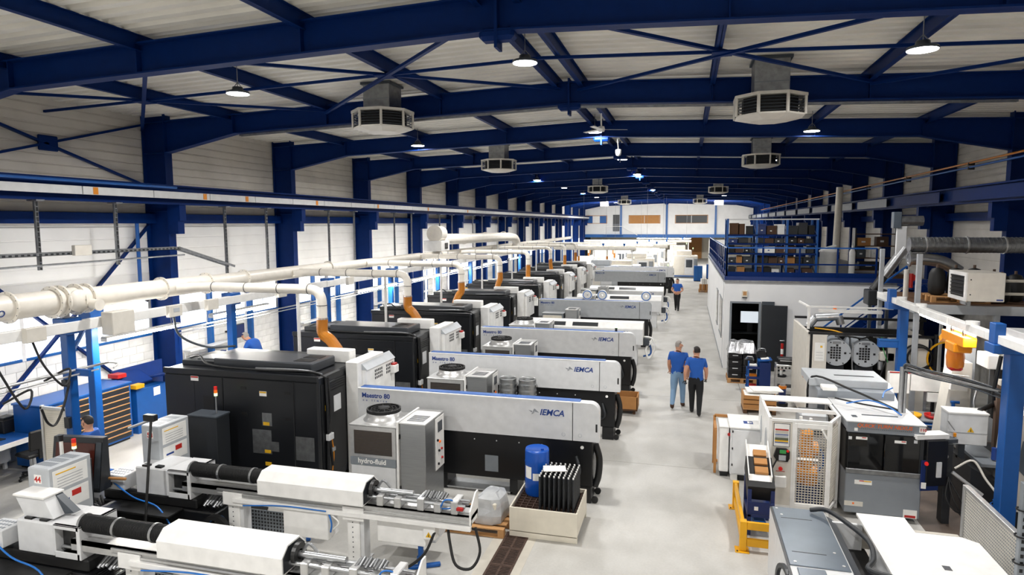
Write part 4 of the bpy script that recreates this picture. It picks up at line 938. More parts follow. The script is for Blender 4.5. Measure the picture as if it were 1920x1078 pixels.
sl = C(t, 'signal_pole', M.galv, (.1, .2, 1.43), (.1, .2, 1.62), .014); C(sl, 'red_lens', M.led_red, (.1, .2, 1.7), (.1, .2, 1.76), .03); C(sl, 'amber_lens', M.led_amber, (.1, .2, 1.65), (.1, .2, 1.7), .03); C(sl, 'green_lens', M.led_green, (.1, .2, 1.61), (.1, .2, 1.65), .03)
C(t, 'lamp_arm', M.white, (-.08, .15, 1.43), (-.08, .15, 1.75), .025); C(t, 'lamp_tip', M.black, (-.08, .15, 1.73), (-.08, .15, 1.82), .035)
t = thing('electric_cabinet', 'black electric cabinet with signal light standing before the first turning centre', 'cabinet', (-6.1, 9.45, 0)); B(t, 'body', M.charcoal, 0, .6, 0, .35, .3, 1.5, .01); B(t, 'plinth', M.black, .03, .57, .03, .32, 0, .3, 0); B(t, 'top_edge', M.darkgrey, -.01, .61, -.01, .36, 1.5, 1.53, .004)
sl = C(t, 'signal_pole', M.galv, (.45, .2, 1.53), (.45, .2, 1.85), .014); C(sl, 'red_lens', M.led_red, (.45, .2, 1.96), (.45, .2, 2.02), .03); C(sl, 'amber_lens', M.led_amber, (.45, .2, 1.9), (.45, .2, 1.96), .03); C(sl, 'green_lens', M.led_green, (.45, .2, 1.85), (.45, .2, 1.9), .03)
t = thing('lamp_arm_stand', 'thin grey pole rising from lathe 53', 'pole', (-5.35, 7.6, 0)); C(t, 'pole', M.darksteel, (0, 0, 0), (-.02, .3, 1.95), .02); C(t, 'elbow_arm', M.alu, (-.02, .3, 1.95), (-.55, .4, 1.75), .02); B(t, 'joint', M.black, -.14, .06, .26, .36, 1.93, 2.03, .01); B(t, 'foot', M.darkgrey, -.1, .1, -.1, .1, 0, .02, 0)

# ------------------------------------------------------------------ crate, drum, wrapped pallet, drain by the aisle
t = thing('parts_crate', 'cream steel crate with rusty mesh floor beside the aisle', 'crate', (-.14, 9.47, 0))
W_, D_, H_ = 1.08, .98, .48
for (a) in ((0, W_, 0, .025), (0, W_, D_ - .025, D_), (0, .025, .025, D_ - .025), (W_ - .025, W_, .025, D_ - .025)): B(t, 'side', M.cream, a[0], a[1], a[2], a[3], .1, H_, .004)
B(t, 'skid', M.cream, .0, W_, -.0, .05, 0, .085, .004); B(t, 'skid', M.cream, 0, W_, D_ - .05, D_, 0, .085, .004); B(t, 'floor_sheet', M.rust, .02, W_ - .02, .02, D_ - .02, .09, .36, 0)
m = MB()
for k in range(11): m.box(.03 + k * .098, .045 + k * .098, .03, D_ - .03, .39, .43)
for k in range(10): m.box(.03, W_ - .03, .03 + k * .098, .045 + k * .098, .39, .43)
m.build('mesh_insert', M.iron, t)
nb = 0
for a in range(8):
    for b in range(7):
        x, y = .46 + a * .076, 9.47 + .14 + b * .095
        h_ = .62 + .02 * random.random()
        q = MB(); q.cyl((0, 0, .345), (0, 0, .345 + h_), .026, 8); q.cyl((0, 0, .345 + h_), (0, 0, .355 + h_), .016, 8)
        if nb == 0:
            barm = MB().cyl((0, 0, .432), (0, 0, .965), .0175, 8).mesh('shaft', M.charcoal); tipm = MB().cyl((0, 0, .965), (0, 0, .99), .013, 8).mesh('tip', M.white)
        o = bpy.data.objects.new('steel_bar', barm); COL.objects.link(o); o.location = (-.14 + x, y, 0); tag(o, 'dark steel bar upright in cream crate, %s column, %s row' % (ORD[a], ORD[b]), 'bar', 'steel bars standing in the crate'); nb += 1
        o2 = bpy.data.objects.new('bar_tip', tipm); COL.objects.link(o2); o2.parent = o
o = MB().obox((.5, 9.9, 1.0), (.36, .24, .008), rz=.25).build('delivery_note', M.paper); tag(o, 'white delivery note lying on the steel bars', 'paper')
t = thing('blue_barrel', 'blue plastic barrel with white labels behind the cream crate', 'barrel', (.14, 10.22, .432))
r = .2
MB().lathe([(r * .93, 0), (r, .03), (r, .2), (r * 1.03, .23), (r, .26), (r, .52), (r * 1.03, .55), (r, .58), (r, .73), (r * .95, .77), (r * .9, .76), (0, .76)], n=26).build('shell', M.drumblue, t); C(t, 'bung', M.drumblue, (.1, -.05, .76), (.1, -.05, .785), .025)
def curved(par, a0, a1, z0, z1, rr, m):
    k = 6; mm = MB(); vs = []
    for i in range(k + 1): a = a0 + (a1 - a0) * i / k; vs += [(rr * math.cos(a), rr * math.sin(a), z0), (rr * math.cos(a), rr * math.sin(a), z1)]
    mm._add(vs, [(2 * i, 2 * i + 2, 2 * i + 3, 2 * i + 1) for i in range(k)]); return mm.build('paper_label', m, par)
curved(t, R(215), R(255), .3, .5, r * 1.01, M.paper); curved(t, R(262), R(310), .28, .4, r * 1.01, M.paper)
t = thing('wrapped_parcel', 'parcel in clear plastic film on a pallet beside the crate', 'parcel', (-.52, 9.75, .15), R(-8))
m = MB(); rng = random.Random(3); n = 7
vs = []; 
for k, (z, s_) in enumerate(((0, 1.), (.12, 1.04), (.26, .98), (.38, .86), (.44, .5))):
    for j in range(12):
        a = 2 * math.pi * j / 12; ca, sa = math.cos(a), math.sin(a); q = max(abs(ca), abs(sa)); vs.append((.24 * s_ * ca / q * (1 + rng.uniform(-.06, .06)), .3 * s_ * sa / q * (1 + rng.uniform(-.06, .06)), z + (rng.uniform(-.03, .03) if k else 0)))
m._add(vs, [(k * 12 + j, k * 12 + (j + 1) % 12, (k + 1) * 12 + (j + 1) % 12, (k + 1) * 12 + j) for k in range(4) for j in range(12)] + [tuple(range(48, 60))]); m.build('film', M.film, t)
B(t, 'contents', M.cream, -.19, .19, -.25, .25, .01, .34, .02); B(t, 'orange_strap', M.orange, .15, .2, -.2, .1, .2, .25, .01)
def pallet(label, loc, rz=0, Lx=1.2, Ly=.8):
    t = thing('wooden_pallet', label, 'pallet', loc, rz)
    for k in range(5): B(t, 'deck_board', M.wood, 0, Lx, k * (Ly - .1) / 4, k * (Ly - .1) / 4 + .1, .122, .144, .003)
    for x in (0, Lx / 2 - .05, Lx - .1):
        for y in (0, Ly / 2 - .05, Ly - .1): B(t, 'block_foot', M.wood, x, x + .1, y, y + .1, .022, .122, .003)
    for y in (0, Ly / 2 - .05, Ly - .1): B(t, 'bottom_board', M.wood, 0, Lx, y, y + .1, 0, .022, .003)
    return t
pallet('wooden pallet on the floor under the plastic parcel', (-1.5, 9.35, 0), 0, 1.3, .8)
for i, x in enumerate((-1.35, -1.05, -.85)):
    t = thing('machine_part', '%s oily black machine part on the pallet beside the parcel' % ['left', 'middle', 'right'][i], 'part', (x, 9.7, .144), R(20 * i), 'oily parts on the pallet')
    B(t, 'body', M.blackmatt, -.11, .11, -.12, .12, 0, .14, .02); C(t, 'knob', M.steel, (0, -.05, .14), (.02, -.05, .2), .03); C(t, 'flange', M.darksteel, (-.05, .06, .14), (-.05, .06, .17), .05)
t = thing('wheeled_crate', 'open orange-brown plywood crate at the end of the second feeder', 'crate', (.72, 16.55, 0))
for a in ((0, .62, 0, .025), (0, .62, .6, .625), (0, .025, 0, .625), (.595, .62, 0, .625)): B(t, 'side', M.card, a[0], a[1], a[2], a[3], .14, .46, .003)
B(t, 'bottom', M.darkwood, 0, .62, 0, .625, .1, .14, 0)
for x in (.05, .5):
    for y in (.05, .52): B(t, 'foot', M.darkwood, x, x + .07, y, y + .07, 0, .1, .003)
# floor drain
dr = struct(MB().box(-.36, .3, 5.0, 9.6, -.015, .003).build('drain_path', M.beige), 'concrete channel with slotted iron grates in the floor')
gm = MB(); gm.box(-.2, .17, .0, .03, .003, .012); gm.box(-.2, .17, .47, .5, .003, .012); gm.box(-.2, -.17, .03, .47, .003, .012); gm.box(.14, .17, .03, .47, .003, .012); gm.box(-.03, .0, .03, .47, .003, .012)
for k in range(11):
    y = .05 + k * .039; gm.box(-.17, -.03, y, y + .018, .003, .012); gm.box(0, .14, y, y + .018, .003, .012)
gm = gm.mesh('drain_grate', M.iron)
B(dr, 'channel_bottom', M.blackmatt, -.2, .17, 5, 9.6, .003, .0045, 0)
for k in range(9):
    o = bpy.data.objects.new('drain_grate', gm); COL.objects.link(o); o.parent = dr; o.location = (0, 5.05 + k * .505, 0)
# ------------------------------------------------------------------ mezzanine room (right)
MX, MY, MZ, ME = 3.75, 22.8, 2.95, 39.5
w1 = struct(MB().box(MX, MX + .15, MY, ME, 0, MZ).build('wall_mezzanine_side', M.render), 'white side wall of the office block along the aisle')
w2 = bpy.data.objects.new('wall_mezzanine_front', None); COL.objects.link(w2); struct(w2, 'white front wall of the office block with dark doorway')
for (a, b, c, d) in ((MX + .15, 3.98, 0, MZ), (4.86, 9.6, 0, MZ), (3.98, 4.86, 2.24, MZ)): MB().box(a, b, MY, MY + .15, c, d).build('wall_piece', M.render, w2)
struct(MB().box(MX - .05, 10.3, MY - .06, ME, MZ, MZ + .06).build('ceiling_mezzanine', M.galv), 'steel deck edge of the mezzanine')
struct(MB().box(MX - .02, 10.3, MY - .04, MY + .1, MZ + .06, MZ + .19).build('fascia_beam', M.bluedeep), 'deep blue fascia of the mezzanine front'); struct(MB().box(MX - .02, MX + .1, MY + .1, ME, MZ + .06, MZ + .2).build('fascia_beam', M.bluedeep), 'deep blue fascia of the mezzanine along the aisle')
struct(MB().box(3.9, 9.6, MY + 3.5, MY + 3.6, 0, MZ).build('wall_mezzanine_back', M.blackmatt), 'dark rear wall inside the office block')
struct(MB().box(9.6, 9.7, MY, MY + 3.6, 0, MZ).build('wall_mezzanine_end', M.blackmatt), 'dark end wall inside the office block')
df = MB(); df.box(3.93, 3.99, MY - .03, MY + .16, 0, 2.3); df.box(4.85, 4.91, MY - .03, MY + .16, 0, 2.3); df.box(3.99, 4.85, MY - .03, MY + .16, 2.24, 2.3)
d = struct(df.build('door_2', M.midgrey), 'grey door frame with dark leaf standing open')
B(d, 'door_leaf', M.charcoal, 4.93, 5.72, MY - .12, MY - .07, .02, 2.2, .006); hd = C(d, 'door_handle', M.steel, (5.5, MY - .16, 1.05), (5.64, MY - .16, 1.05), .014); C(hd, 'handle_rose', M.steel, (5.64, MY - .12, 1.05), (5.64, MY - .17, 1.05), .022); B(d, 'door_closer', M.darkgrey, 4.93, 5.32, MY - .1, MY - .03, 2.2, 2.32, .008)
t = thing('office_monitor', 'bright monitor glowing inside the dark office', 'monitor', (4.75, MY + 1.9, 1.0)); B(t, 'stand', M.black, -.1, .1, -.06, .06, 0, .3); B(t, 'panel', M.black, -.34, .34, -.02, .02, .3, .75, .006); B(t, 'display', M.screen, -.32, .32, -.025, -.02, .32, .73, 0)
t = thing('office_desk', 'dark desk inside the office behind the door', 'desk', (3.95, MY + 1.5, 0)); B(t, 'top', M.charcoal, 0, 1.6, 0, .8, .96, 1.0); B(t, 'leg', M.charcoal, .05, .1, .05, .75, 0, .96); B(t, 'leg', M.charcoal, 1.5, 1.55, .05, .75, 0, .96)
t = thing('wall_speaker', 'small beige box mounted above the office door', 'box', (4.3, MY, 2.45)); B(t, 'case', M.cream, 0, .17, -.06, 0, .0, .22, .01); B(t, 'front_plate', M.wood, .03, .14, -.065, -.06, .06, .19, 0); B(t, 'shelf', M.darkgrey, .01, .16, -.08, 0, -.03, -.01, 0)
for i, (a, b) in enumerate(((24.0, 25.6), (27.0, 28.0))):
    o = struct(MB().box(MX - .02, MX + .0, a, b, .9, 2.2).build('window_%d' % (40 + i), M.glassdark), 'dark office window %s in the aisle wall' % ['near the corner', 'farther along']['01'.index(str(i))]); B(o, 'window_frame', M.midgrey, MX - .03, MX, a - .05, b + .05, .85, .9, 0); B(o, 'window_frame', M.midgrey, MX - .03, MX, a - .05, b + .05, 2.2, 2.25, 0)
B(w1, 'skirting', M.midgrey, MX - .012, MX, MY, ME, 0, .08, 0); B(w1, 'grey_panel', M.panelgrey, MX - .01, MX, 23.3, 23.4, .0, 2.9, 0)

# ------------------------------------------------------------------ mezzanine railing, rack and goods
t = thing('mezzanine_railing', 'blue railing along the mezzanine edge', 'railing', (0, 0, MZ + .06))
def rail_run(p, q, n):
    p, q = Vector(p), Vector(q)
    for k in range(n + 1):
        a = p.lerp(q, k / n); B(t, 'post', M.blue, a.x - .025, a.x + .025, a.y - .025, a.y + .025, 0, 1.08, .004)
    for z in (.55, 1.08): MB().bar((p.x, p.y, z), (q.x, q.y, z), .045).build('rail', M.toolblue if z > 1 else M.blue, t)
    MB().bar((p.x, p.y, .2), (q.x, q.y, .2), .012, .16).build('kick_plate', M.blue, t)
rail_run((MX + .04, MY + .03, 0), (MX + .04, 38.8, 0), 13); rail_run((MX + .04, MY + .03, 0), (8.3, MY + .03, 0), 4)
t = thing('pallet_rack', 'blue pallet rack on the mezzanine filled with boxes', 'rack', (0, 24.0, MZ + .06))
xs_ = (3.86, 4.82, 5.8, 6.75); zs_ = (.08, .5, .86, 1.2, 1.5)
for x in xs_:
    for y in (0, 1.0): B(t, 'upright', M.toolblue, x - .035, x + .035, y - .03, y + .03, 0, 2.0 if x > 4 else 2.05, .004)
    m = MB()
    for k in range(4): m.bar((x, 0, .1 + .45 * k), (x, 1.0, .5 + .45 * k), .02)
    m.build('cross_brace', M.blue, t)
for z in zs_:
    for (a, b) in zip(xs_, xs_[1:]): B(t, 'shelf_beam', M.blue, a, b, -.03, .0, z - .06, z, .003); B(t, 'shelf_deck', M.darkgrey, a + .03, b - .03, 0, 1.0, z - .015, z, 0)
B(t, 'top_tube', M.lightgrey, 3.8, 6.8, -.02, .02, 2.0, 2.04, .004)
rng = random.Random(11); bi = 0
goods = [('brown carton', M.brown), ('tan carton', M.card), ('black crate', M.blackmatt), ('grey bin', M.midgrey), ('dark box', M.charcoal), ('white carton', M.paper), ('dark wooden box', M.darkwood), ('blue bin', M.bluedeep)]
lev = ['floor level', 'first shelf', 'second shelf', 'third shelf', 'top shelf']; bayn = ['left bay', 'middle bay', 'right bay']
posn = ['left', 'middle', 'right', 'fourth']
for zi, z in enumerate(zs_):
    hmax = (zs_[zi + 1] - z - .09) if zi < 4 else .42
    for bi_, (a, b) in enumerate(zip(xs_, xs_[1:])):
        x = a + .06; k = 0
        while x < b - .24 and k < 4:
            wd = min(rng.uniform(.2, .36), b - .05 - x); h = hmax * rng.uniform(.62, 1.); nm, mm = goods[rng.choice([0, 0, 1, 2, 2, 3, 4, 4, 5, 6, 7])]
            q = thing('storage_box', '%s in the %s of the mezzanine rack, %s, %s' % (nm, bayn[bi_], lev[zi], posn[k]), 'box', (x, 24.0 + rng.uniform(.02, .15), MZ + .06 + z), rng.uniform(-.12, .12), 'goods on the mezzanine rack')
            B(q, 'body', mm, 0, wd - .02, 0, .5, 0, h, .008)
            if rng.random() < .5: B(q, 'lid', mm, -.005, wd - .015, -.006, .505, h * .82, h + .004, .004)
            if rng.random() < .35: B(q, 'label', M.paper if mm is not M.paper else M.print_blue, wd * .3, wd * .3 + .06, -.008, -.0065, h * .35, h * .35 + .035, 0)
            x += wd + .01; k += 1
t = thing('white_tank', 'white plastic tank with domed lid on the mezzanine', 'tank', (7.34, 25.0, MZ + .06)); MB().lathe([(.26, 0), (.3, .04), (.3, .85), (.33, .87), (.33, .92), (.26, .98), (.12, 1.05), (0, 1.07)], n=24).build('vessel', M.white, t); MB().obox((.05, -.1, 1.06), (.3, .14, .08), ry=-.3, b=.02).build('lid_handle', M.white, t)
t = thing('steel_flue', 'pale flue pipe rising from behind the white tank', 'flue', (7.85, 26.5, MZ + .06)); C(t, 'pipe', M.beige, (0, 0, .7), (.05, 0, 3.2), .12, 18); C(t, 'elbow', M.beige, (-.25, 0, .45), (0, 0, .75), .12, 18); B(t, 'burner', M.darkgrey, -.5, -.1, -.2, .2, 0, .6, .02)
t = thing('white_cylinder', 'slim white gas cylinder on the mezzanine', 'cylinder', (8.15, 25.3, MZ + .06)); MB().lathe([(.09, 0), (.1, .03), (.1, .85), (.07, .95), (.03, 1.0), (.03, 1.1)], n=16).build('vessel', M.white, t); C(t, 'valve', M.steel, (0, 0, 1.1), (0, 0, 1.18), .02)
t = thing('storage_shelf', 'dark shelf with binders and cartons behind the mezzanine rail', 'shelf', (8.6, 27.0, MZ + .06))
for x in (0, 1.35): B(t, 'upright', M.charcoal, x, x + .05, 0, .45, 0, 1.7, .004)
for z in (.1, .55, 1.0, 1.45): B(t, 'board', M.darkwood, .05, 1.35, 0, .45, z, z + .03, .003)
for i, (x, z, w_, h_, mm, nm) in enumerate(((.1, .58, .3, .3, M.darkgrey, 'grey box'), (.6, .58, .2, .34, M.paper, 'white binder'), (.85, .58, .2, .34, M.paper, 'white binder beside it'), (.1, 1.03, .45, .3, M.card, 'tan carton'), (.75, 1.03, .4, .34, M.brown, 'brown carton'), (.2, .13, .7, .3, M.blackmatt, 'black crate'))):
    q = thing('shelf_box', '%s on the dark shelf behind the mezzanine rail' % nm, 'box', (8.6 + x, 27.03, MZ + .06 + z)); B(q, 'body', mm, 0, w_, 0, .35, 0, h_, .006); B(q, 'tab', M.lightgrey, w_ * .3, w_ * .6, -.003, 0, h_ * .4, h_ * .6, 0)
t = thing('wood_stack', 'low stack of brown boards on the mezzanine floor', 'boards', (7.8, 23.5, MZ + .06))
for k in range(4): MB().obox((.9, .35, .03 + k * .05), (1.9 - .2 * k, .5, .045), rz=.06 * (k - 1)).build('board', M.brown if k % 2 else M.darkwood, t)

# stair
t = thing('steel_stair', 'blue steel stair rising to the mezzanine', 'stair', (0, 21.4, 0))
for y in (0, .9): MB().bar((5.9, y, .1), (9.3, y, 3.0), .05, .26).build('stringer', M.blue, t)
for k in range(14): B(t, 'tread', M.blue, 6.0 + k * .235, 6.26 + k * .235, .03, .87, .2 + k * .2, .225 + k * .2, .003)
for y in (0,):
    MB().bar((5.9, y, 1.15), (9.0, y, 3.85), .045).build('handrail', M.toolblue, t); MB().bar((5.9, y, .65), (9.0, y, 3.35), .03).build('mid_rail', M.blue, t)
    for k in range(4): x = 6.2 + k * .85; B(t, 'baluster', M.blue, x - .02, x + .02, y - .02, y + .02, .3 + (x - 5.9) * .853, 1.2 + (x - 5.9) * .86, 0)
B(t, 'top_landing', M.blue, 8.9, 9.9, 0, 1.4, 2.93, 3.0); B(t, 'landing_post', M.lightgrey, 9.7, 9.78, 0, .08, 0, 2.93)

# ------------------------------------------------------------------ goods along the mezzanine wall
pallet('wooden pallet under black crates beside the office corner', (3.78, 20.7, 0), 0, .85, .8)
for i in range(4):
    for j in range(2):
        t = thing('black_crate', 'black folding crate %s row %s in the film-topped stack' % (['lowest', 'second', 'third', 'top'][i], ['aisle-side', 'inner'][j]), 'crate', (3.8 + j * .42, 20.75, .144 + i * .2), 0, 'black crates stacked by the office')
        B(t, 'body', M.black, 0, .4, 0, .6, 0, .17, .01); B(t, 'rim', M.blackmatt, -.005, .405, -.005, .605, .17, .195, .005); B(t, 'grip', M.lightgrey, .12, .28, -.008, -.004, .1, .125, 0)
t = thing('film_wrap', 'crumpled silver film over the black crates', 'film', (3.78, 20.7, .945)); m = MB(); rng = random.Random(5)
nx, ny = 9, 7; vs = []
for a in range(nx):
    for b in range(ny):
        e = (a in (0, nx - 1)) or (b in (0, ny - 1)); vs.append((-.02 + .88 * a / (nx - 1), -.02 + .7 * b / (ny - 1), (0.0 if e else .32) + rng.uniform(-.025, .025)))
m._add(vs, [(a * ny + b, (a + 1) * ny + b, (a + 1) * ny + b + 1, a * ny + b + 1) for a in range(nx - 1) for b in range(ny - 1)]); m.build('film', M.foil, t); B(t, 'boxed_load', M.panelgrey, .1, .75, .1, .58, 0, .28, .02)
def cart(label, loc, hgt=1.0):
    t = thing('tool_trolley', label, 'trolley', loc)
    B(t, 'back_panel', M.toolblue, .3, .62, .25, .3, .06, hgt, .006)
    for x in (.02, .58):
        for y in (.0, .45): B(t, 'post', M.toolblue, x, x + .04, y, y + .04, .06, hgt - .05, .004)
    for k in range(3): B(t, 'tray', M.toolblue, 0, .64, 0, .5, .12 + k * .3, .15 + k * .3, .004); B(t, 'tray_lip', M.bluedeep, 0, .64, -.01, 0, .12 + k * .3, .2 + k * .3, .003)
    B(t, 'side_panel', M.bluedeep, .34, .64, -.012, 0, .1, hgt - .08, .004); MB().obox((.48, .1, hgt), (.36, .4, .03), ry=-.12).build('sloped_top', M.toolblue, t); MB().obox((.48, .1, hgt + .03), (.22, .28, .01), ry=-.12).build('clipboard', M.paper, t)
    for (x, y) in ((.05, .05), (.58, .05), (.05, .45), (.58, .45)): C(t, 'wheel', M.rubber, (x, y - .015, .05), (x, y + .015, .05), .05, 10)
    for k, mm in enumerate((M.red, M.orange, M.paper)): B(t, 'tray_content', mm, .06, .28, .05, .25, .15 + k * .3, .24 + k * .3, .01)
    return t
cart('blue tool trolley with clipboard beside the black crates', (4.24, 19.55, 0))
for i, (x, z) in enumerate(((4.3, .98), (4.62, 1.05))):
    t = thing('black_case', ['black handled case on top of the trolley', 'small black case behind the clipboard'][i], 'case', (x, 19.8, .76 if i == 0 else 1.02)); B(t, 'shell', M.black, -.12, .16, -.08, .12, 0, .2, .02); T(t, 'handle', M.steel, [(-.08, -.06, .2), (-.06, -.08, .27), (.1, -.08, .27), (.12, -.06, .2)], .012)
t = thing('gauge_trolley', 'grey wheeled rack of tool holders left of the open machine', 'trolley', (4.98, 19.2, 0)); B(t, 'holder_top', M.alu, 0, .5, 0, .4, .82, .95, .008)
for k in range(5): C(t, 'tool_hole', M.black, (.06 + k * .095, -.004, .87), (.06 + k * .095, 0, .87), .03, 12)
for x in (.0, .46):
    for y in (0, .36): B(t, 'leg', M.alu, x, x + .04, y, y + .04, .0, .82, .004)
B(t, 'shelf', M.charcoal, .04, .46, .04, .36, .3, .33, 0); B(t, 'black_case', M.black, .05, .5, .05, .4, .95, 1.12, .02); B(t, 'case_strap', M.lightgrey, .1, .45, .045, .05, 1.05, 1.07, 0)
t = thing('fire_extinguisher_post', 'red and white striped barrier post before the dark door', 'post', (5.5, 22.0, 0)); C(t, 'base', M.black, (0, 0, 0), (0, 0, .05), .16)
for k in range(6): C(t, 'band', M.red if k % 2 else M.paper, (0, 0, .05 + k * .17), (0, 0, .22 + k * .17), .045)
t = thing('rotary_table', 'dark cylindrical spindle with blue and orange body by the robot cell', 'spindle', (5.05, 18.4, 0)); C(t, 'foot', M.black, (0, 0, 0), (0, 0, .08), .15); C(t, 'body', M.navy, (0, 0, .08), (0, 0, .48), .09); C(t, 'ring', M.orange, (0, 0, .48), (0, 0, .55), .1); C(t, 'cap', M.steel, (0, 0, .55), (0, 0, .6), .07)
t = thing('wooden_crate', 'open wooden crate strapped with wire beside the aisle', 'crate', (3.98, 17.4, 0)); B(t, 'bottom', M.wood, 0, .8, 0, .7, .1, .14)
for k in range(3): B(t, 'front_slat', M.card, 0, .8, 0, .02, .14 + k * .12, .24 + k * .12, .003); B(t, 'rear_slat', M.card, 0, .8, .68, .7, .14 + k * .12, .24 + k * .12, .003)
B(t, 'side', M.wood, 0, .02, .02, .68, .14, .5, .003); B(t, 'side', M.wood, .78, .8, .02, .68, .14, .5, .003); B(t, 'foot', M.darkwood, 0, .1, 0, .7, 0, .1); B(t, 'foot', M.darkwood, .7, .8, 0, .7, 0, .1); B(t, 'paper_liner', M.paper, .03, .77, .03, .67, .44, .47, .01)
t = thing('wrapped_package', 'flat white wrapped package lying on the wooden crate', 'package', (4.05, 17.55, .505)); 
for k in range(2): MB().obox((.4 + .12 * k, .3, .02 + .04 * k), (.75, .5, .035), rz=.05 + .1 * k, b=.006).build('panel', M.paper, t)

# ------------------------------------------------------------------ open machine with two round motors
t = thing('open_machine', 'large machine with opened cover showing two round grilled motors', 'machine', (0, 0, 0))
B(t, 'left_side', M.offwhite, 5.38, 5.45, 17.05, 19.2, .05, 2.25, .008); B(t, 'front_column', M.offwhite, 5.5, 5.82, 17.0, 17.1, .05, 2.2, .008); B(t, 'dark_gap', M.black, 5.45, 5.5, 17.03, 17.1, .05, 2.22, 0); B(t, 'back', M.black, 5.45, 8.4, 18.6, 18.7, .05, 2.15, 0)
B(t, 'right_panel', M.offwhite, 7.15, 8.0, 17.0, 17.1, .05, 2.18, .008); B(t, 'right_side', M.beige, 7.95, 8.0, 17.1, 19.0, .05, 2.2, .005); B(t, 'base', M.blackmatt, 5.45, 8.0, 17.1, 18.6, .05, .8, .01); B(t, 'top_rail', M.black, 5.4, 8.6, 17.0, 17.06, 2.2, 2.26, .004); B(t, 'rear_top_rail', M.black, 5.4, 8.6, 19.1, 19.2, 2.3, 2.36, .004)
B(t, 'notice', M.paper, 5.55, 5.77, 16.994, 17.0, 1.55, 2.0, 0); B(t, 'notice_mark', M.print_yellow, 5.67, 5.72, 16.99, 16.994, 1.88, 1.93, 0)
for k in range(3): B(t, 'notice_line', M.print_grey, 5.58, 5.74, 16.99, 16.994, 1.62 + k * .07, 1.625 + k * .07, 0)
B(t, 'door_switch', M.orange, 5.36, 5.38, 17.3, 17.42, 1.05, 1.25, .004); B(t, 'switch_knob', M.red, 5.34, 5.36, 17.33, 17.39, 1.12, 1.18, 0)
for (cx, r_) in ((6.08, .33), (6.72, .33)):
    cz = 1.74
    mo = MB().cyl((cx, 17.2, cz), (cx, 18.2, cz), r_, 26).build('motor', M.midgrey, t); MB().cyl((cx, 17.16, cz), (cx, 17.2, cz), r_ * .97, 26).build('motor_face', M.panelgrey, mo)
    m = MB()
    for a in range(-3, 4):
        for b in range(-3, 4):
            if a * a + b * b < 9.5 and a != 2: m.box(cx + a * .062 - .024, cx + a * .062 + .024, 17.154, 17.16, cz + b * .062 - .024, cz + b * .062 + .024)
    m.build('motor_grille', M.blackmatt, mo); m = MB()
    for k in range(6): a = k * math.pi / 3; m.cyl((cx + .29 * math.cos(a), 17.15, cz + .29 * math.sin(a)), (cx + .29 * math.cos(a), 17.16, cz + .29 * math.sin(a)), .016, 8)
    m.build('motor_bolts', M.black, mo); B(mo, 'maker_plate', M.galv, cx - .1, cx + .08, 17.152, 17.16, cz + .22, cz + .28, 0); B(mo, 'mount', M.charcoal, cx - .2, cx + .2, 17.3, 18.1, .8, cz - .3, .01)
for k in range(10):
    x0 = 5.85 + .22 * k; T(t, 'pipework', [M.steel, M.galv, M.darksteel, M.rubber][k % 4], [(x0, 17.25 + .1 * (k % 3), 2.12), (x0 + .12, 17.2, 2.2 - .03 * (k % 4)), (x0 + .3, 17.3, 2.08 + .04 * (k % 2)), (x0 + .34, 17.35, 1.9)], .022)
T(t, 'pipework', M.steel, [(6.42, 17.12, 2.0), (6.42, 17.12, 1.5), (6.45, 17.12, 1.25)], .018); T(t, 'cable', M.yellow, [(5.6, 17.4, 2.3), (6.0, 17.2, 2.28), (6.4, 17.1, 2.2), (7.2, 17.1, 2.24)], .015); T(t, 'cable', M.rubber, [(7.1, 17.0, 2.15), (7.12, 16.97, 1.7), (7.0, 16.98, 1.2), (7.05, 17.0, .9)], .018); T(t, 'cable', M.green, [(7.0, 17.0, 2.2), (7.05, 16.98, 1.9), (7.15, 16.95, 1.6)], .01)
B(t, 'valve_box', M.offwhite, 7.0, 7.3, 17.0, 17.3, 1.62, 1.82, .01); C(t, 'filter_bowl', M.steel, (7.02, 17.05, 1.4), (7.02, 17.05, 1.6), .06); B(t, 'brass_part', M.robot, 6.4, 6.75, 17.15, 17.5, .8, .98, .02)
C(t, 'cable_coil_post', M.black, (8.15, 17.0, 0), (8.15, 17.0, 2.3), .04)
for (r_, mm, cx) in ((.3, M.rubber, 7.75), (.24, M.rubber, 7.8), (.38, M.yellow, 8.35)): MB().ring((cx, 16.92, 1.75), (0, 1, 0), r_, r_ + .03, .05, 26).build('cable_coil', mm, t)
C(t, 'exhaust_elbow', M.steel, (5.75, 18.2, 2.45), (6.3, 18.2, 2.5), .1, 18); C(t, 'exhaust_stub', M.steel, (6.3, 18.2, 2.5), (6.36, 18.2, 2.3), .1, 18); C(t, 'exhaust_stub', M.steel, (5.75, 18.2, 2.45), (5.6, 18.2, 2.25), .1, 18)
sg = C(t, 'signal_pole', M.charcoal, (6.35, 18.9, 2.36), (6.35, 18.9, 2.5), .03); C(sg, 'amber_lens', M.led_amber, (6.35, 18.9, 2.5), (6.35, 18.9, 2.68), .045)
m = MB(); m.bar((5.47, 17.5, 2.26), (5.47, 17.5, 2.82), .06); m.bar((5.4, 17.5, 2.82), (7.36, 17.5, 2.82), .04); m.bar((5.3, 17.9, 2.9), (5.47, 17.5, 2.82), .04); m.build('lamp_bracket', M.white, t); B(t, 'work_lamp', M.white, 5.7, 7.13, 17.46, 17.56, 2.68, 2.76, .006)
t = thing('blue_tub', 'shallow bright blue plastic tub on the grey lathe roof', 'tub', (5.15, 13.75, 1.82)); MB().lathe([(.2, 0), (.26, .02), (.3, .1), (.31, .1), (.27, .0)], n=24).build('shell', M.plastic_blue, t); t.scale = (1, .7, 1)

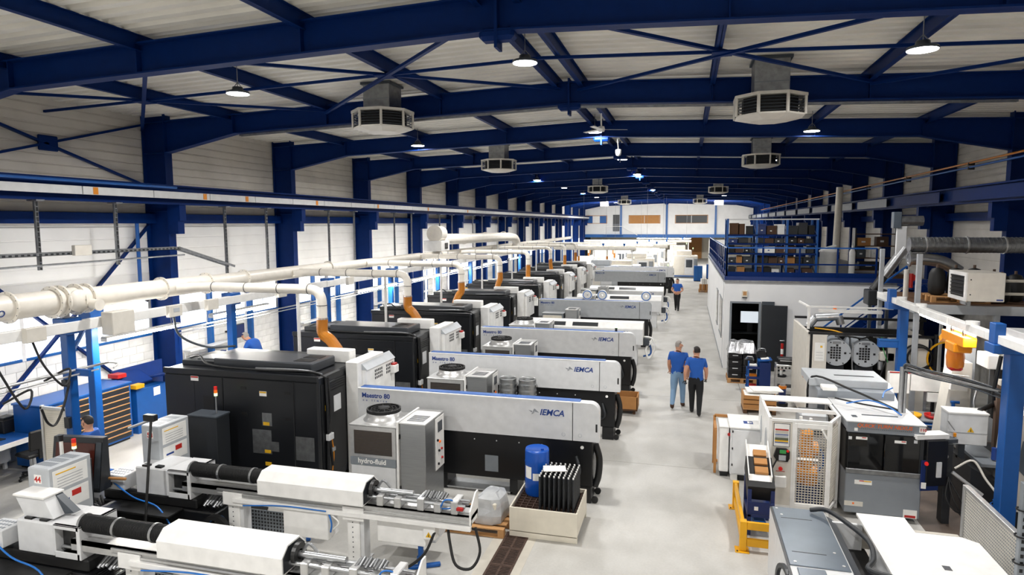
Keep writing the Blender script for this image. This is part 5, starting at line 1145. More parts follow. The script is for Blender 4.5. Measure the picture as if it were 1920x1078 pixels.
# ------------------------------------------------------------------ grey numbered lathe
t = thing('grey_lathe', 'grey lathe numbered 110 with black glass doors behind the white machine', 'lathe', (5.1, 11.5, 0))
B(t, 'lower_body', M.machgrey, 0, 1.12, .0, 1.5, .1, .78, .012); B(t, 'sill', M.galv, 0, 1.1, -.015, .02, .78, .86, .005); B(t, 'upper_frame', M.machgrey, 0, 1.14, .02, 1.5, 1.46, 1.64, .012); B(t, 'inner', M.blackmatt, .0, 1.1, .1, 1.5, .8, 1.5, 0)
for (a, b) in ((.02, .54), (.56, 1.07)): B(t, 'glass_door', M.glassdark, a, b, .0, .03, .86, 1.46, .006)
B(t, 'right_jamb', M.charcoal, 1.07, 1.13, .0, .1, .78, 1.46, .004)
o = MB().prism([(0, 1.642), (0, 1.66), (1.5, 1.66), (2.0, 1.86), (2.6, 1.86), (2.6, 1.642)], 'x', -.02, 1.15).build('roof', M.lightgrey, t); fixn(o.data); B(t, 'rear_body', M.machgrey, -.2, 1.1, 1.5, 2.6, .1, 1.8, .01)
B(t, 'roof_rear_box', M.panelgrey, -.3, 1.05, 1.75, 2.7, 1.8, 1.95, .01); B(t, 'roof_slot', M.charcoal, .2, .9, 2.1, 2.16, 1.951, 1.955, 0)
text(t, 'QUICK TURN NEXUS', .085, M.print_orange, (.14, .016, 1.565), bold=.001, shear=.2)
m = MB()
for k in range(30): m.box(.15 + k * .028, .162 + k * .028, .016, .02, 1.535, 1.541)
m.build('slots', M.charcoal, t)
B(t, 'number_plate', M.paper, 1.05, 1.145, .012, .02, 1.54, 1.63, 0); text(t, '110', .065, M.print_red, (1.058, .01, 1.56), bold=.002)
for (x, z, w_, h_, mm) in ((.1, 1.5, .05, .05, M.paper), (.02, 1.35, .05, .05, M.lightgrey), (.13, 1.36, .17, .045, M.paper), (.7, 1.34, .17, .045, M.paper), (.98, 1.36, .05, .05, M.lightgrey), (.14, .6, .26, .07, M.paper), (.0, .22, .28, .08, M.offwhite), (.88, .1, .2, .14, M.paper)): B(t, 'sticker', mm, x, x + w_, -.004, .0, z, z + h_, 0)
for (x, z, w_, h_, mm) in ((.21, .65, .07, .016, M.print_red), (.28, .648, .11, .016, M.print_yellow), (.9, .11, .16, .04, M.red), (.12, .25, .03, .03, M.print_orange), (.22, 1.385, .06, .015, M.print_red), (.8, 1.365, .06, .015, M.print_red)): B(t, 'sticker_band', mm, x, x + w_, -.006, -.004, z, z + h_, 0)
m = MB(); m.cyl((.9, .5, 1.72), (.9, .5, 2.5), .035, 12); m.cyl((.96, .5, 1.72), (.96, .5, 2.5), .025, 12); m.build('cable_riser', M.steel, t)
T(t, 'roof_cable', M.plastic_blue, [(.1, .6, 1.8), (.5, .8, 1.82), (.75, .6, 1.78), (.9, .4, 1.7)], .012); T(t, 'roof_cable', M.rubber, [(-.3, 1.9, 1.3), (-.25, 1.8, 1.97), (.3, 1.2, 1.9), (.7, .7, 1.8), (.88, .5, 1.75)], .02); T(t, 'roof_cable', M.rubber, [(.0, 1.0, 1.78), (.4, .75, 1.76), (.85, .55, 1.75)], .015); T(t, 'roof_cable', M.plastic_blue, [(.75, .95, 1.85), (.85, 1.2, 1.9), (1.0, 1.3, 1.95)], .012)
B(t, 'roof_box', M.paper, -.15, .1, 1.3, 1.55, 1.83, 1.9, .01); B(t, 'roof_handle', M.darkgrey, .3, .85, .4, .43, 1.65, 1.67, .003); B(t, 'roof_handle', M.darkgrey, .12, .2, .25, .35, 1.655, 1.67, .003)
t = thing('pendant_control', 'black operator pendant with red stop button beside the grey lathe', 'control panel', (6.28, 11.55, 0)); B(t, 'column', M.charcoal, .3, .42, .1, .3, .0, 1.35, .01)
MB().obox((.1, .1, 1.05), (.36, .3, .75), rz=.35, b=.01).build('housing', M.black, t); MB().obox((.05, -.05, .85), (.3, .02, .5), rz=.35).build('key_panel', M.navy, t); MB().obox((.08, -.02, 1.28), (.26, .02, .2), rz=.35).build('display', M.glassdark, t)
C(t, 'stop_button', M.led_red, (-.02, -.1, 1.06), (-.03, -.13, 1.06), .03); MB().obox((.18, -.04, .95), (.08, .02, .25), rz=.35).build('button_field', M.lightgrey, t); C(t, 'dial', M.steel, (.32, .08, 1.15), (.3, .04, 1.15), .03); MB().obox((.05, .1, 1.47), (.55, .22, .07), rz=.75 - .4).build('top_arm', M.white, t); MB().obox((.28, .2, 1.38), (.4, .2, .06), rz=.35).build('lower_arm', M.darkgrey, t); B(t, 'sign', M.paper, -.1, -.03, -.16, -.155, .66, .76, 0)
for k in range(3): T(t, 'hanging_cable', M.rubber, [(.36, .08, .8), (.3 + .1 * k, -.05, .5), (.45 + .1 * k, -.1, .3 - .05 * k), (.6 + .06 * k, -.0, .4), (.55, .1, .8)], .012)
T(t, 'coiled_hose', M.toolblue, [(1.0 + .035 * math.cos(k * 1.2) - .006 * k, -.2 + .035 * math.sin(k * 1.2), .75 - .012 * k) for k in range(50)], .008, 6, 0); T(t, 'air_hose', M.offwhite, [(.45, .1, .95), (.7, .1, 1.1), (.85, .0, .85), (.95, -.1, .7)], .018); T(t, 'air_gun', M.alu, [(.4, .05, .9), (.8, -.05, .6)], .03, 8, 0)

# ------------------------------------------------------------------ white robot cell
t = thing('robot_cell', 'white mesh robot cell with teach pendant and yellow robot inside', 'robot cell', (3.88, 11.42, 0))
H, Dp = 1.63, 1.5
def bar(p, q, w=.045): return MB().bar(p, q, w).build('frame_bar', M.white, t)
for (x, y) in ((0.02, .02), (.39, .02), (.95, .02), (1.17, .47), (1.17, Dp), (.02, Dp)): B(t, 'frame_post', M.white, x - .025, x + .025, y - .025, y + .025, 0, H, .004)
for (a, b) in (((0, .02), (.97, .02)), ((.95, .02), (1.17, .47)), ((1.17, .47), (1.17, Dp)), ((0, Dp), (1.17, Dp)), ((.02, 0), (.02, Dp))):
    for z in (.12, H - .02): bar((a[0], a[1], z), (b[0], b[1], z))
bar((0, .7, H - .02), (1.17, .7, H - .02), .06); B(t, 'top_cover', M.white, 0, 1.19, Dp - .35, Dp, H, H + .03, .005)
B(t, 'control_front', M.offwhite, .03, .37, .0, .03, .12, H - .05, .006)
def wire(p, q, z0, z1, step=.044):
    p, q = Vector((*p, 0)), Vector((*q, 0)); L = (q - p).length; m = MB(); n = int(L / step)
    for k in range(n + 1): a = p.lerp(q, k / n); m.bar((a.x, a.y, z0), (a.x, a.y, z1), .011)
    z = z0
    while z <= z1: m.bar((p.x, p.y, z), (q.x, q.y, z), .011); z += step
    return m.build('mesh_panel', M.offwhite, t)
wire((.41, .02), (.93, .02), .2, 1.5); wire((.97, .05), (1.15, .45), .2, 1.5); wire((1.17, .5), (1.17, Dp), .2, 1.5, .05)
B(t, 'door_frame', M.white, .4, .44, -.01, .02, .14, 1.58, .004); B(t, 'door_frame', M.white, .9, .94, -.01, .02, .14, 1.58, .004); B(t, 'door_frame', M.white, .44, .9, -.01, .02, 1.5, 1.58, .004); B(t, 'door_frame', M.white, .44, .9, -.01, .02, .14, .2, .004); MB().bar((.82, -.012, 1.5), (.92, -.012, 1.32), .03).build('door_corner', M.white, t)
p = B(t, 'status_poster', M.charcoal, .07, .33, -.006, .0, 1.16, 1.56, .003); B(p, 'poster_sheet', M.paper, .08, .32, -.009, -.006, 1.17, 1.55, 0)
for (z, h_, mm) in ((1.44, .025, M.red), (1.385, .05, M.beige), (1.36, .015, M.print_blue), (1.32, .035, M.panelgrey), (1.27, .045, M.olive), (1.245, .025, M.print_yellow), (1.225, .015, M.print_blue)): B(p, 'poster_band', mm, .095, .305, -.011, -.009, z, z + h_, 0)
p = MB().prism([(.08, 1.0), (.13, .93), (.3, .92), (.33, .98), (.33, 1.1), (.28, 1.14), (.12, 1.14)], 'y', -.06, -.005).build('teach_pendant', M.black, t); fixn(p.data)
B(p, 'pendant_display', M.green, .17, .27, -.064, -.06, 1.06, 1.12, 0); B(p, 'pendant_keys', M.panelgrey, .16, .27, -.064, -.06, .94, 1.03, 0); C(p, 'pendant_stop', M.led_red, (.295, -.06, 1.11), (.295, -.08, 1.11), .02)
T(t, 'pendant_cable', M.rubber, [(.13, -.03, .93), (.06, -.04, .75), (.03, -.04, .45), (.05, -.02, .15)], .012)
C(t, 'stop_button', M.led_red, (.2, 0, .78), (.2, -.03, .78), .032); B(t, 'stop_plate', M.red, .13, .27, -.004, 0, .725, .735, 0); B(t, 'socket_cover', M.white, .1, .3, -.04, 0, .45, .66, .03)
# left side doors with oval windows
for (a, b) in ((.04, .72), (.76, 1.46)):
    d = B(t, 'side_door', M.white, 0, .03, a, b, .15, H - .05, .006); MB().prism([((a + b) / 2 + .14 * math.cos(k * math.pi / 6), 1.1 + .26 * math.sin(k * math.pi / 6)) for k in range(12)], 'x', -.006, 0).build('oval_window', M.panelgrey, d); C(d, 'door_button', M.led_red, (0, a + .1, .8), (-.02, a + .1, .8), .02)
# robot
rb = thing('articulated_robot', 'yellow articulated robot arm inside the white mesh cell', 'robot', (4.62, 12.05, 0))
B(rb, 'pedestal', M.navy, -.2, .2, -.2, .2, 0, .35, .01); MB().lathe([(.17, .35), (.17, .45), (.13, .5), (.13, .6), (.1, .63)], n=20).build('base', M.robot, rb)
MB().obox((-.05, -.12, .75), (.2, .2, .42), ry=.15, b=.05).build('lower_arm', M.robot, rb); C(rb, 'shoulder', M.robot, (-.2, -.1, .58), (.12, -.1, .58), .13, 18); C(rb, 'elbow', M.robot, (-.16, -.1, 1.0), (.12, -.1, 1.0), .12, 18); MB().obox((-.08, -.2, 1.18), (.2, .2, .4), rx=.2, b=.05).build('upper_arm', M.robot, rb); C(rb, 'wrist', M.lightgrey, (-.12, -.22, 1.36), (-.12, -.22, 1.52), .06); C(rb, 'gripper_finger', M.paper, (-.18, -.2, 1.5), (-.18, -.2, 1.58), .025); C(rb, 'gripper_finger', M.paper, (-.02, -.2, 1.48), (-.02, -.2, 1.56), .025)
T(rb, 'cable', M.toolblue, [(.1, -.2, .6), (.2, -.25, .8), (.15, -.22, 1.05)], .02); B(rb, 'part_tray', M.white, -.35, .1, -.38, -.3, .86, .88, .004)
t = thing('robot_controller', 'grey robot controller with round-cornered door inside the mesh cell', 'cabinet', (4.6, 12.35, 0)); B(t, 'body', M.panelgrey, -.1, .38, 0, .45, .1, 1.5, .04); B(t, 'vent', M.darkgrey, 0, .28, -.006, 0, 1.1, 1.2, 0); B(t, 'feet', M.black, -.08, .36, .02, .43, 0, .1)

# ------------------------------------------------------------------ things in front of the cell
t = thing('guard_barrier', 'yellow steel corner barrier on the floor by the aisle', 'barrier', (3.36, 9.9, 0))
for (x, y) in ((.02, .02), (.02, 1.55)): B(t, 'post', M.yellow, x - .05, x + .05, y - .05, y + .05, .012, .47, .006); B(t, 'foot_plate', M.yellow, x - .11, x + .09, y - .1, y + .1, 0, .012, .003); C(t, 'anchor_bolt', M.darksteel, (x - .08, y - .07, .012), (x - .08, y - .07, .025), .012, 8)
for z in (.08, .34): B(t, 'side_rail', M.yellow, -.01, .04, .07, 1.5, z, z + .12, .006); B(t, 'front_rail', M.yellow, .07, 1.2, -.01, .04, z, z + .12, .006)
t = thing('parts_stand', 'dark blue stand behind the yellow barrier', 'stand', (3.48, 10.45, 0))
for (x, y) in ((0, 0), (.34, 0), (0, .6), (.34, .6)): B(t, 'leg', M.navy, x, x + .06, y, y + .06, 0, .75, .005)
B(t, 'front_apron', M.navy, .0, .4, -.01, .01, .35, .55, .004); B(t, 'shelf', M.navy, .0, .4, 0, .66, .3, .34, .004); MB().obox((.2, .33, .82), (.4, .62, .3), rx=.5).build('hopper', M.blackmatt, t); B(t, 'logo_plate', M.paper, .1, .16, -.014, -.01, .42, .48, 0)
B(t, 'motor_box', M.plastic_blue, .1, .3, .1, .4, .05, .2, .02)
t = thing('parts_chute', 'white sloping tray with cardboard dividers beside the robot cell', 'tray', (3.5, 10.55, 0)); MB().obox((.17, .35, 1.03), (.34, .8, .02), rx=.45).build('tray', M.white, t); MB().obox((.0, .35, 1.08), (.012, .8, .1), rx=.45).build('tray_side', M.white, t); MB().obox((.34, .35, 1.08), (.012, .8, .1), rx=.45).build('tray_side', M.white, t)
for k in range(3): MB().obox((.2, .5 - .17 * k, 1.13 - .08 * k), (.2, .13, .06), rx=.45, b=.004).build('cardboard_insert', M.card, t)
t = thing('white_cabinet', 'white electric cabinet with blue plate on its roof beside the robot cell', 'cabinet', (3.36, 12.68, 0)); B(t, 'body', M.lightgrey, 0, .62, 0, .85, .12, 1.03, .012); B(t, 'roof', M.white, -.02, .64, -.02, .87, 1.03, 1.06, .006); B(t, 'foot', M.white, .02, .14, .02, .8, 0, .12, .004); B(t, 'plinth', M.black, .16, .6, .05, .8, 0, .12, 0); B(t, 'front_door', M.lightgrey, .03, .6, -.015, 0, .15, 1.0, .005)
for z in (.3, .62, .95): C(t, 'hinge', M.black, (.035, -.02, z), (.035, -.02, z + .04), .012, 8)
B(t, 'blue_plate', M.print_blue, .25, .42, .25, .42, 1.06, 1.064, 0); B(t, 'plate_mark', M.paper, .32, .36, .28, .39, 1.064, 1.066, 0); B(t, 'plate_mark', M.paper, .37, .4, .3, .36, 1.064, 1.066, 0)
t = thing('white_side_box', 'slim white cabinet left of the electric cabinet with red plug', 'cabinet', (3.17, 12.85, 0)); B(t, 'body', M.white, 0, .17, 0, .55, .1, .98, .01); B(t, 'base', M.black, .02, .16, .03, .5, 0, .1, 0); C(t, 'plug', M.red, (.17, .02, .85), (.17, -.02, .85), .03); B(t, 'roof', M.white, -.01, .18, -.01, .56, .98, 1.0, .004)
t = thing('wooden_trestle', 'brown wooden trestle leaning behind the white cabinets', 'trestle', (3.1, 13.58, 0)); 
for (a, b) in (((0, 0, 0), (0, 0, 1.0)), ((.75, 0, 0), (.75, 0, 1.0)), ((0, 0, 1.0), (.75, 0, 1.0)), ((0, 0, .05), (.75, 0, .05)), ((0, -.55, 0), (0, -.55, .88)), ((0, -.55, .88), (0, 0, .88))): MB().bar(a, b, .05).build('batten', M.card, t)

# ------------------------------------------------------------------ foreground white / slate machine (bottom right)
t = thing('sheet_machine', 'foreground machine with slate lid and white worktop at the frame edge', 'machine', (3.66, 6.9, 0))
B(t, 'left_cabinet', M.lightgrey, 0, .7, .3, 2.4, .05, .985, .01); B(t, 'slate_lid', M.slate, .03, .68, .8, 2.4, .985, 1.0, .006); B(t, 'slate_lid', M.slate, .1, .4, -.2, .76, .985, 1.0, .006); B(t, 'lid_gap', M.black, .0, .03, .3, 2.4, .985, .992, 0)
for (x, y) in ((.08, 2.34), (.6, 2.36), (.1, .88), (.62, .9), (.12, 2.15), (.58, 1.2)): C(t, 'lid_screw', M.alu, (x, y, 1.0), (x, y, 1.004), .018, 10)
for (y) in (2.05, 1.12): B(t, 'lid_slot', M.charcoal, .1, .48, y, y + .012, 1.0, 1.002, 0)
MB().obox((.76, 1.6, .9), (.14, 1.6, .02), ry=.5).build('sloped_chute', M.darkgrey, t); B(t, 'dark_well', M.blackmatt, .72, 1.2, .3, 2.4, .05, .55, 0); B(t, 'well_wall', M.lightgrey, .75, 1.15, 2.3, 2.35, .5, .9, .004); B(t, 'well_shelf', M.white, .72, 1.1, .7, 1.05, .72, .75, .004); B(t, 'rear_tray', M.beige, .7, 2.3, 2.35, 2.42, .55, .86, .006)
o = MB().prism([(1.1, -.3), (1.1, 2.45), (1.68, 2.45), (1.68, 2.02), (2.2, 2.02), (2.34, 1.9), (2.34, -.3)], 'z', .97, 1.0).build('white_worktop', M.white, t); fixn(o.data)
B(t, 'top_slot', M.darkgrey, 1.7, 1.78, 1.1, 1.2, 1.0, 1.003, 0); C(t, 'top_hole', M.black, (1.6, .75, 1.0), (1.6, .75, 1.003), .05, 16); B(t, 'right_body', M.lightgrey, 1.15, 2.3, -.3, 1.95, .05, .97, .01)
T(t, 'thick_hose', M.charcoal, [(.5, 2.3, 1.04), (.68, 2.2, 1.1), (.85, 1.8, 1.12), (.98, 1.35, 1.12), (.95, 1.0, 1.08), (.85, .8, 1.05), (1.1, .7, 1.03)], .03); MB().ring((-.03, .75, .75), (1, .2, 0), .2, .25, .04, 24).build('hose_coil', M.charcoal, t); C(t, 'roller', M.blackmatt, (1.8, 2.2, .8), (2.2, 2.2, .8), .04); MB().ring((2.1, 2.2, .8), (1, 0, 0), .03, .06, .03, 14).build('roller_ring', M.steel, t); B(t, 'shelf_side', M.panelgrey, 1.7, 2.5, 2.05, 2.4, .6, .64, .005)
for k in range(4): C(t, 'bracket_hole', M.black, (.85 + .1 * (k % 2), .8 + .14 * (k // 2), .75), (.85 + .1 * (k % 2), .8 + .14 * (k // 2), .753), .015, 8)
t = thing('perforated_fence', 'pale perforated safety fence panel at the frame edge', 'fence', (6.3, 8.2, 0)); B(t, 'sheet', M.offwhite, 0, .02, .05, 1.85, .1, 1.2, .003); B(t, 'frame_post', M.alu, -.02, .05, 1.85, 1.92, 0, 1.25, .006); B(t, 'frame_post', M.alu, -.02, .05, 0, .05, 0, 1.25, .006); B(t, 'top_bar', M.alu, -.02, .05, .05, 1.85, 1.2, 1.26, .006); m = MB()
for a in range(44):
    for b in range(24): m.box(-.002, 0, .1 + a * .04, .118 + a * .04, .16 + b * .043, .178 + b * .043)
m.build('perforation', M.midgrey, t)
t = thing('strut_post', 'slotted dark grey strut with bundled cables at the frame edge', 'post', (6.03, 7.95, 0)); B(t, 'channel', M.midgrey, 0, .07, 0, .07, 0, 2.1, .004); m = MB()
for k in range(24): m.box(.02, .05, -.004, 0, .1 + k * .083, .14 + k * .083)
m.build('slots', M.black, t)
for z in (.9, 1.2, 1.5, 1.8): MB().ring((.03, .03, z), (0, 0, 1), .055, .07, .015, 12).build('cable_tie', M.black, t)
T(t, 'cable', M.black, [(.08, .02, 0), (.085, .02, 1.0), (.08, .02, 2.0), (.3, .4, 2.15), (.7, 1.2, 2.2)], .02)

# ------------------------------------------------------------------ right blue posts, crane trunk, hoist
for i, (x, y) in enumerate(((7.2, 11.05), (7.2, 16.2))):
    p = thing('gantry_post', ['thick blue post at the frame edge on the office side', 'slim blue post behind the grey lathe'][i], 'post', (x, y, 0), 0, 'blue posts of the office-side gantry'); wd = .11 if i == 0 else .09
    B(p, 'shaft', M.toolblue, -wd, wd, -wd, wd, .015, 3.1, .01); B(p, 'base_plate', M.toolblue, -.18, .18, -.18, .18, 0, .015, 0); B(p, 'head', M.toolblue, -.35, .16, -.16, .16, 2.98, 3.12, .01); B(p, 'bracket', M.toolblue, -.32, -.18, -.1, .1, 3.12, 3.42, .006)
    if i == 1: B(p, 'arm', M.toolblue, -.48, -.09, -.08, .08, 2.1, 2.25, .006); B(p, 'arm_top', M.bluelit, -.48, -.09, -.1, .1, 2.25, 2.28, .004)
    if i == 0: T(p, 'cable_bundle', M.black, [(-.12, .15, 2.9), (-.16, .2, 2.4), (-.14, .25, 2.2)], .03)
t = thing('cable_gantry', 'white trunking beam with round lamps on the blue office-side posts', 'trunking', (6.98, 0, 0)); y = 8.5
while y < 17: B(t, 'trunk_length', M.white, -.06, .06, y + .01, y + 1.45, 3.12, 3.25, .008); y += 1.46
for y in (12.0, 14.4, 15.6, 16.6): C(t, 'round_lamp', M.white, (0, y, 3.25), (0, y, 3.31), .1, 16)
C(t, 'lamp_tube', M.tube, (0, 11.9, 3.09), (0, 14.4, 3.09), .02, 10); area(t, 'gantry_lamp_light', (0, 13.2, 3.0), .2, 45, size_y=2.6)
B(t, 'lower_rail', M.toolblue, .5, .56, 11.5, 15.0, 3.0, 3.06, 0)
t = thing('chain_hoist', 'orange chain hoist with red chain bag hanging from the office-side trunking', 'hoist', (6.98, 12.6, 0)); B(t, 'trolley', M.robot, -.1, .1, -.55, .4, 2.86, 3.02, .01); B(t, 'motor', M.robot, -.14, .14, -.3, .1, 2.72, 2.88, .02); o = MB().lathe([(.09, 2.4), (.13, 2.44), (.14, 2.6), (.12, 2.75)], n=14).build('chain_bag', M.orange, t); B(t, 'bag_bottom', M.red, -.1, .1, -.1, .1, 2.37, 2.45, .03); MB().bar((0, .4, 2.95), (.0, .62, 2.8), .1).build('limit_arm', M.robot, t); C(t, 'suspension', M.darksteel, (0, -.3, 3.02), (0, -.3, 3.13), .03); C(t, 'suspension', M.darksteel, (0, .2, 3.02), (0, .2, 3.13), .03)
t = thing('cable_boom', 'horizontal boom of bundled cables from the riser to the thick blue post', 'cable', (0, 11.98, 0)); 
for k in range(5): T(t, 'cable', M.rubber if k % 2 else M.darkgrey, [(6.0 + .02 * k, 0, 2.48 - .02 * k), (6.06, 0, 2.56 - .03 * k), (6.3, -.1, 2.5 - .03 * k), (6.8, -.4, 2.44 - .03 * k), (7.12, -.85, 2.38 - .03 * k)], .014)
B(t, 'boom_bar', M.galv, 6.0, 6.15, -.02, .02, 2.44, 2.47, 0); MB().bar((6.05, 0, 2.46), (7.1, -.8, 2.36), .03).build('boom_rail', M.galv, t)

# ------------------------------------------------------------------ beige machines at the right wall
t = thing('milling_machine', 'beige milling machine with sloping front behind the thick blue post', 'machine', (0, 0, 0))
o = MB().prism([(7.05, .6), (7.55, .6), (7.55, 2.35), (7.25, 2.35)], 'y', 13.4, 13.8).build('front_column', M.offwhite, t); fixn(o.data); B(t, 'rear_column', M.panelgrey, 7.4, 7.75, 13.8, 14.3, .1, 3.0, .01)
B(t, 'spindle_column', M.blackmatt, 7.58, 7.74, 12.6, 12.8, 1.55, 2.5, .02); B(t, 'head_box', M.white, 7.45, 8.6, 12.55, 13.0, 2.42, 2.66, .012); B(t, 'head_upper', M.lightgrey, 8.1, 9.0, 12.9, 13.6, 2.66, 3.0, .012); C(t, 'beacon', M.paper, (7.62, 12.7, 2.66), (7.62, 12.7, 2.86), .06); C(t, 'beacon_lens', M.led_amber, (7.62, 12.7, 2.86), (7.62, 12.7, 2.93), .06); C(t, 'beacon_band', M.print_blue, (7.62, 12.7, 2.82), (7.62, 12.7, 2.86), .062)
B(t, 'frame_top', M.beige, 7.55, 8.6, 12.3, 12.4, 2.2, 2.3, .006); B(t, 'dark_opening', M.rust, 7.6, 8.6, 12.5, 12.6, .9, 2.2, 0); o = MB().prism([(7.5, .35), (9.2, .2), (9.2, 2.0), (7.75, 2.0), (7.6, 1.9)], 'y', 11.6, 12.3).build('front_housing', M.offwhite, t); fixn(o.data)
m = MB(); m.prism([(7.56, 1.05), (7.74, .85), (7.78, 1.32), (7.62, 1.5)], 'y', 11.59, 11.6); m.build('window', M.slate, t); B(t, 'notice', M.paper, 7.76, 7.9, 11.59, 11.6, .95, 1.3, 0); B(t, 'notice_band', M.print_red, 7.76, 7.9, 11.585, 11.59, 1.26, 1.3, 0); B(t, 'notice_band', M.print_yellow, 7.76, 7.9, 11.585, 11.59, .97, 1.0, 0)
o = MB().prism([(7.0, .0), (9.2, .0), (9.2, .5), (7.6, .62), (7.0, .95)], 'y', 11.75, 14.4).build('base', M.charcoal, t); fixn(o.data); B(t, 'coolant_ledge', M.midgrey, 7.2, 7.6, 11.9, 13.3, .92, .98, .006)
MB().obox((7.32, 13.3, 2.0), (.3, .05, .28), rz=.2, ry=.1).build('white_guard', M.paper, t); C(t, 'tool_handle', M.toolblue, (7.22, 13.35, 1.62), (7.36, 13.35, 1.62), .025); C(t, 'tool_handle', M.toolblue, (7.26, 13.35, 1.62), (7.28, 13.35, 1.35), .03); T(t, 'coolant_pipe', M.steel, [(7.5, 13.0, 2.0), (7.42, 12.9, 1.75), (7.45, 12.85, 1.5)], .02); C(t, 'spray_bottle', M.print_blue, (7.45, 12.1, 1.0), (7.45, 12.1, 1.2), .04)
t = thing('swivel_control_box', 'grey swivel control box with yellow warning triangle in front of the milling machine', 'control panel', (0, 0, 0))
B(t, 'housing', M.lightgrey, 6.78, 7.36, 12.15, 12.5, 1.2, 1.72, .01); B(t, 'top', M.white, 6.77, 7.37, 12.14, 12.51, 1.72, 1.75, .005); warn(t, 7.06, 12.15, 1.42, .1); B(t, 'seam', M.midgrey, 6.78, 7.36, 12.146, 12.15, 1.4, 1.406, 0); B(t, 'switch_plate', M.black, 6.8, 6.88, 12.14, 12.15, 1.22, 1.32, 0); C(t, 'switch', M.alu, (6.84, 12.14, 1.27), (6.84, 12.12, 1.27), .02); B(t, 'lock', M.robot, 6.86, 6.9, 12.13, 12.15, 1.33, 1.39, 0); T(t, 'lever', M.steel, [(6.76, 12.12, 1.6), (6.86, 12.1, 1.45)], .008, 6, 0); C(t, 'arm', M.black, (7.3, 12.35, 1.75), (7.62, 12.65, 1.8), .04); B(t, 'hanger', M.darkgrey, 7.0, 7.1, 12.3, 12.4, .9, 1.2, .005)
t = thing('small_bench', 'blue drawer bench with yellow and red trays behind the swivel box', 'bench', (6.85, 14.6, 0)); B(t, 'top', M.print_grey, 0, .95, 0, .7, .86, .9, .006); B(t, 'body', M.toolblue, .03, .92, .03, .68, .0, .86, .008)
for k in range(4): d = B(t, 'drawer', M.toolblue, .06, .89, .0, .03, .12 + k * .18, .28 + k * .18, .005); B(d, 'drawer_handle', M.alu, .1, .85, -.015, 0, .25 + k * .18, .27 + k * .18, .003)
for i, (nm, mm, x) in enumerate((('yellow tray', M.yellow, .2), ('red tray', M.red, .6))):
    q = thing('small_tray', '%s on the blue drawer bench' % nm, 'tray', (6.85 + x, 14.8, .9)); MB().lathe([(.12, 0), (.16, .02), (.18, .08), (.17, .08), (.14, .02)], n=16).build('bowl', mm, q); B(q, 'part', M.steel, -.05, .03, -.04, .04, .02, .12, .01)
t = thing('wall_boxes', 'white switch boxes on a rail above the small bench', 'switch box', (6.75, 15.35, 1.2))
for (a, b, c, d) in ((0, .4, .05, .5), (.42, 1.0, .12, .48), (.75, 1.0, -.1, .1)): B(t, 'box', M.paper, a, b, 0, .15, c, d, .008)
B(t, 'red_rail', M.red, 0, 1.02, -.02, .0, .5, .52, 0); B(t, 'stand', M.galv, .2, .25, .06, .1, -1.2, .05, 0); B(t, 'stand', M.galv, .7, .75, .06, .1, -1.2, .12, 0)

# heater box, silver ducts, shelf platform
t = thing('unit_heater', 'white box heater with dark louvres hung high on the office side', 'heater', (8.27, 15.8, 3.22)); B(t, 'case', M.offwhite, 0, .7, 0, .95, 0, .62, .015)
m = MB(); m.box(-.03, 0, 0, .95, .54, .62); m.box(-.03, 0, 0, .95, 0, .08); m.box(-.03, 0, 0, .1, .08, .54); m.box(-.03, 0, .85, .95, .08, .54); m.build('front_frame', M.white, t); B(t, 'dark_core', M.blackmatt, -.012, -.002, .1, .85, .08, .54, 0)
for k in range(6): MB().obox((-.02, .475, .12 + k * .078), (.05, .75, .008), ry=.7).build('louvre', M.charcoal, t)
B(t, 'vent_pipe', M.beige, .7, 2.2, .3, .36, .4, .46, .02); B(t, 'vent_pipe', M.beige, .7, 2.2, .3, .36, .12, .18, .02); B(t, 'blue_tag', M.print_blue, .55, .67, -.004, 0, .03, .06, 0)
for z in (.15, .47): C(t, 'screw', M.black, (.06, -.004, z), (.06, 0, z), .015, 8)
B(t, 'hanger', M.panelgrey, .3, .36, .75, .81, -.17, 0, 0); B(t, 'hanger', M.panelgrey, .3, .36, .8, 1.2, -.17, -.11, 0)
t = thing('shelf_platform', 'steel shelf platform holding pallets and dark sacks', 'platform', (0, 0, 0)); B(t, 'deck', M.darkwood, 7.6, 10.2, 16.6, 19.5, 2.98, 3.05, 0); B(t, 'edge_beam', M.panelgrey, 7.55, 10.2, 16.5, 16.6, 2.85, 3.05, .004); B(t, 'edge_beam', M.panelgrey, 7.5, 7.6, 16.5, 19.5, 2.85, 3.05, .004); B(t, 'leg', M.panelgrey, 7.52, 7.62, 16.5, 16.6, 0, 4.2, .004); B(t, 'leg', M.panelgrey, 9.1, 9.2, 16.5, 16.6, 0, 2.85, .004); B(t, 'leg', M.panelgrey, 7.52, 7.62, 19.4, 19.5, 0, 4.2, .004)
pallet('wooden pallet under dark sacks on the shelf platform', (8.0, 17.0, 3.05), 0, 1.2, .8)
for i in range(6):
    t = thing('dark_sack', '%s bulging dark sack on the shelf platform' % ['first', 'second', 'third', 'fourth', 'fifth', 'sixth'][i], 'sack', ((8.22, 8.6, 8.98, 9.5, 9.9, 9.7)[i], (17.4, 17.4, 17.4, 17.3, 17.6, 18.2)[i], 3.194 if i < 3 else 3.05), 0, 'dark sacks on the platform'); MB().lathe([(.1, 0), (.17, .05), (.19, .25), (.17, .5), (.12, .62), (0, .66)], n=12).build('bag', M.blackmatt, t); C(t, 'tie', M.rust, (0, 0, .64), (0, 0, .72), .03)
t = thing('silver_duct', 'long silver spiral duct high on the office side', 'duct', (0, 18.3, 4.35)); m = MB(); m.cyl((7.85, 0, 0), (10.9, 0, 0), .19, 22); m.build('duct_body', M.galv, t); m = MB(); x = 7.9
while x < 10.8: m.ring((x, 0, 0), (1, .12, 0), .186, .196, .012, 20); x += .09
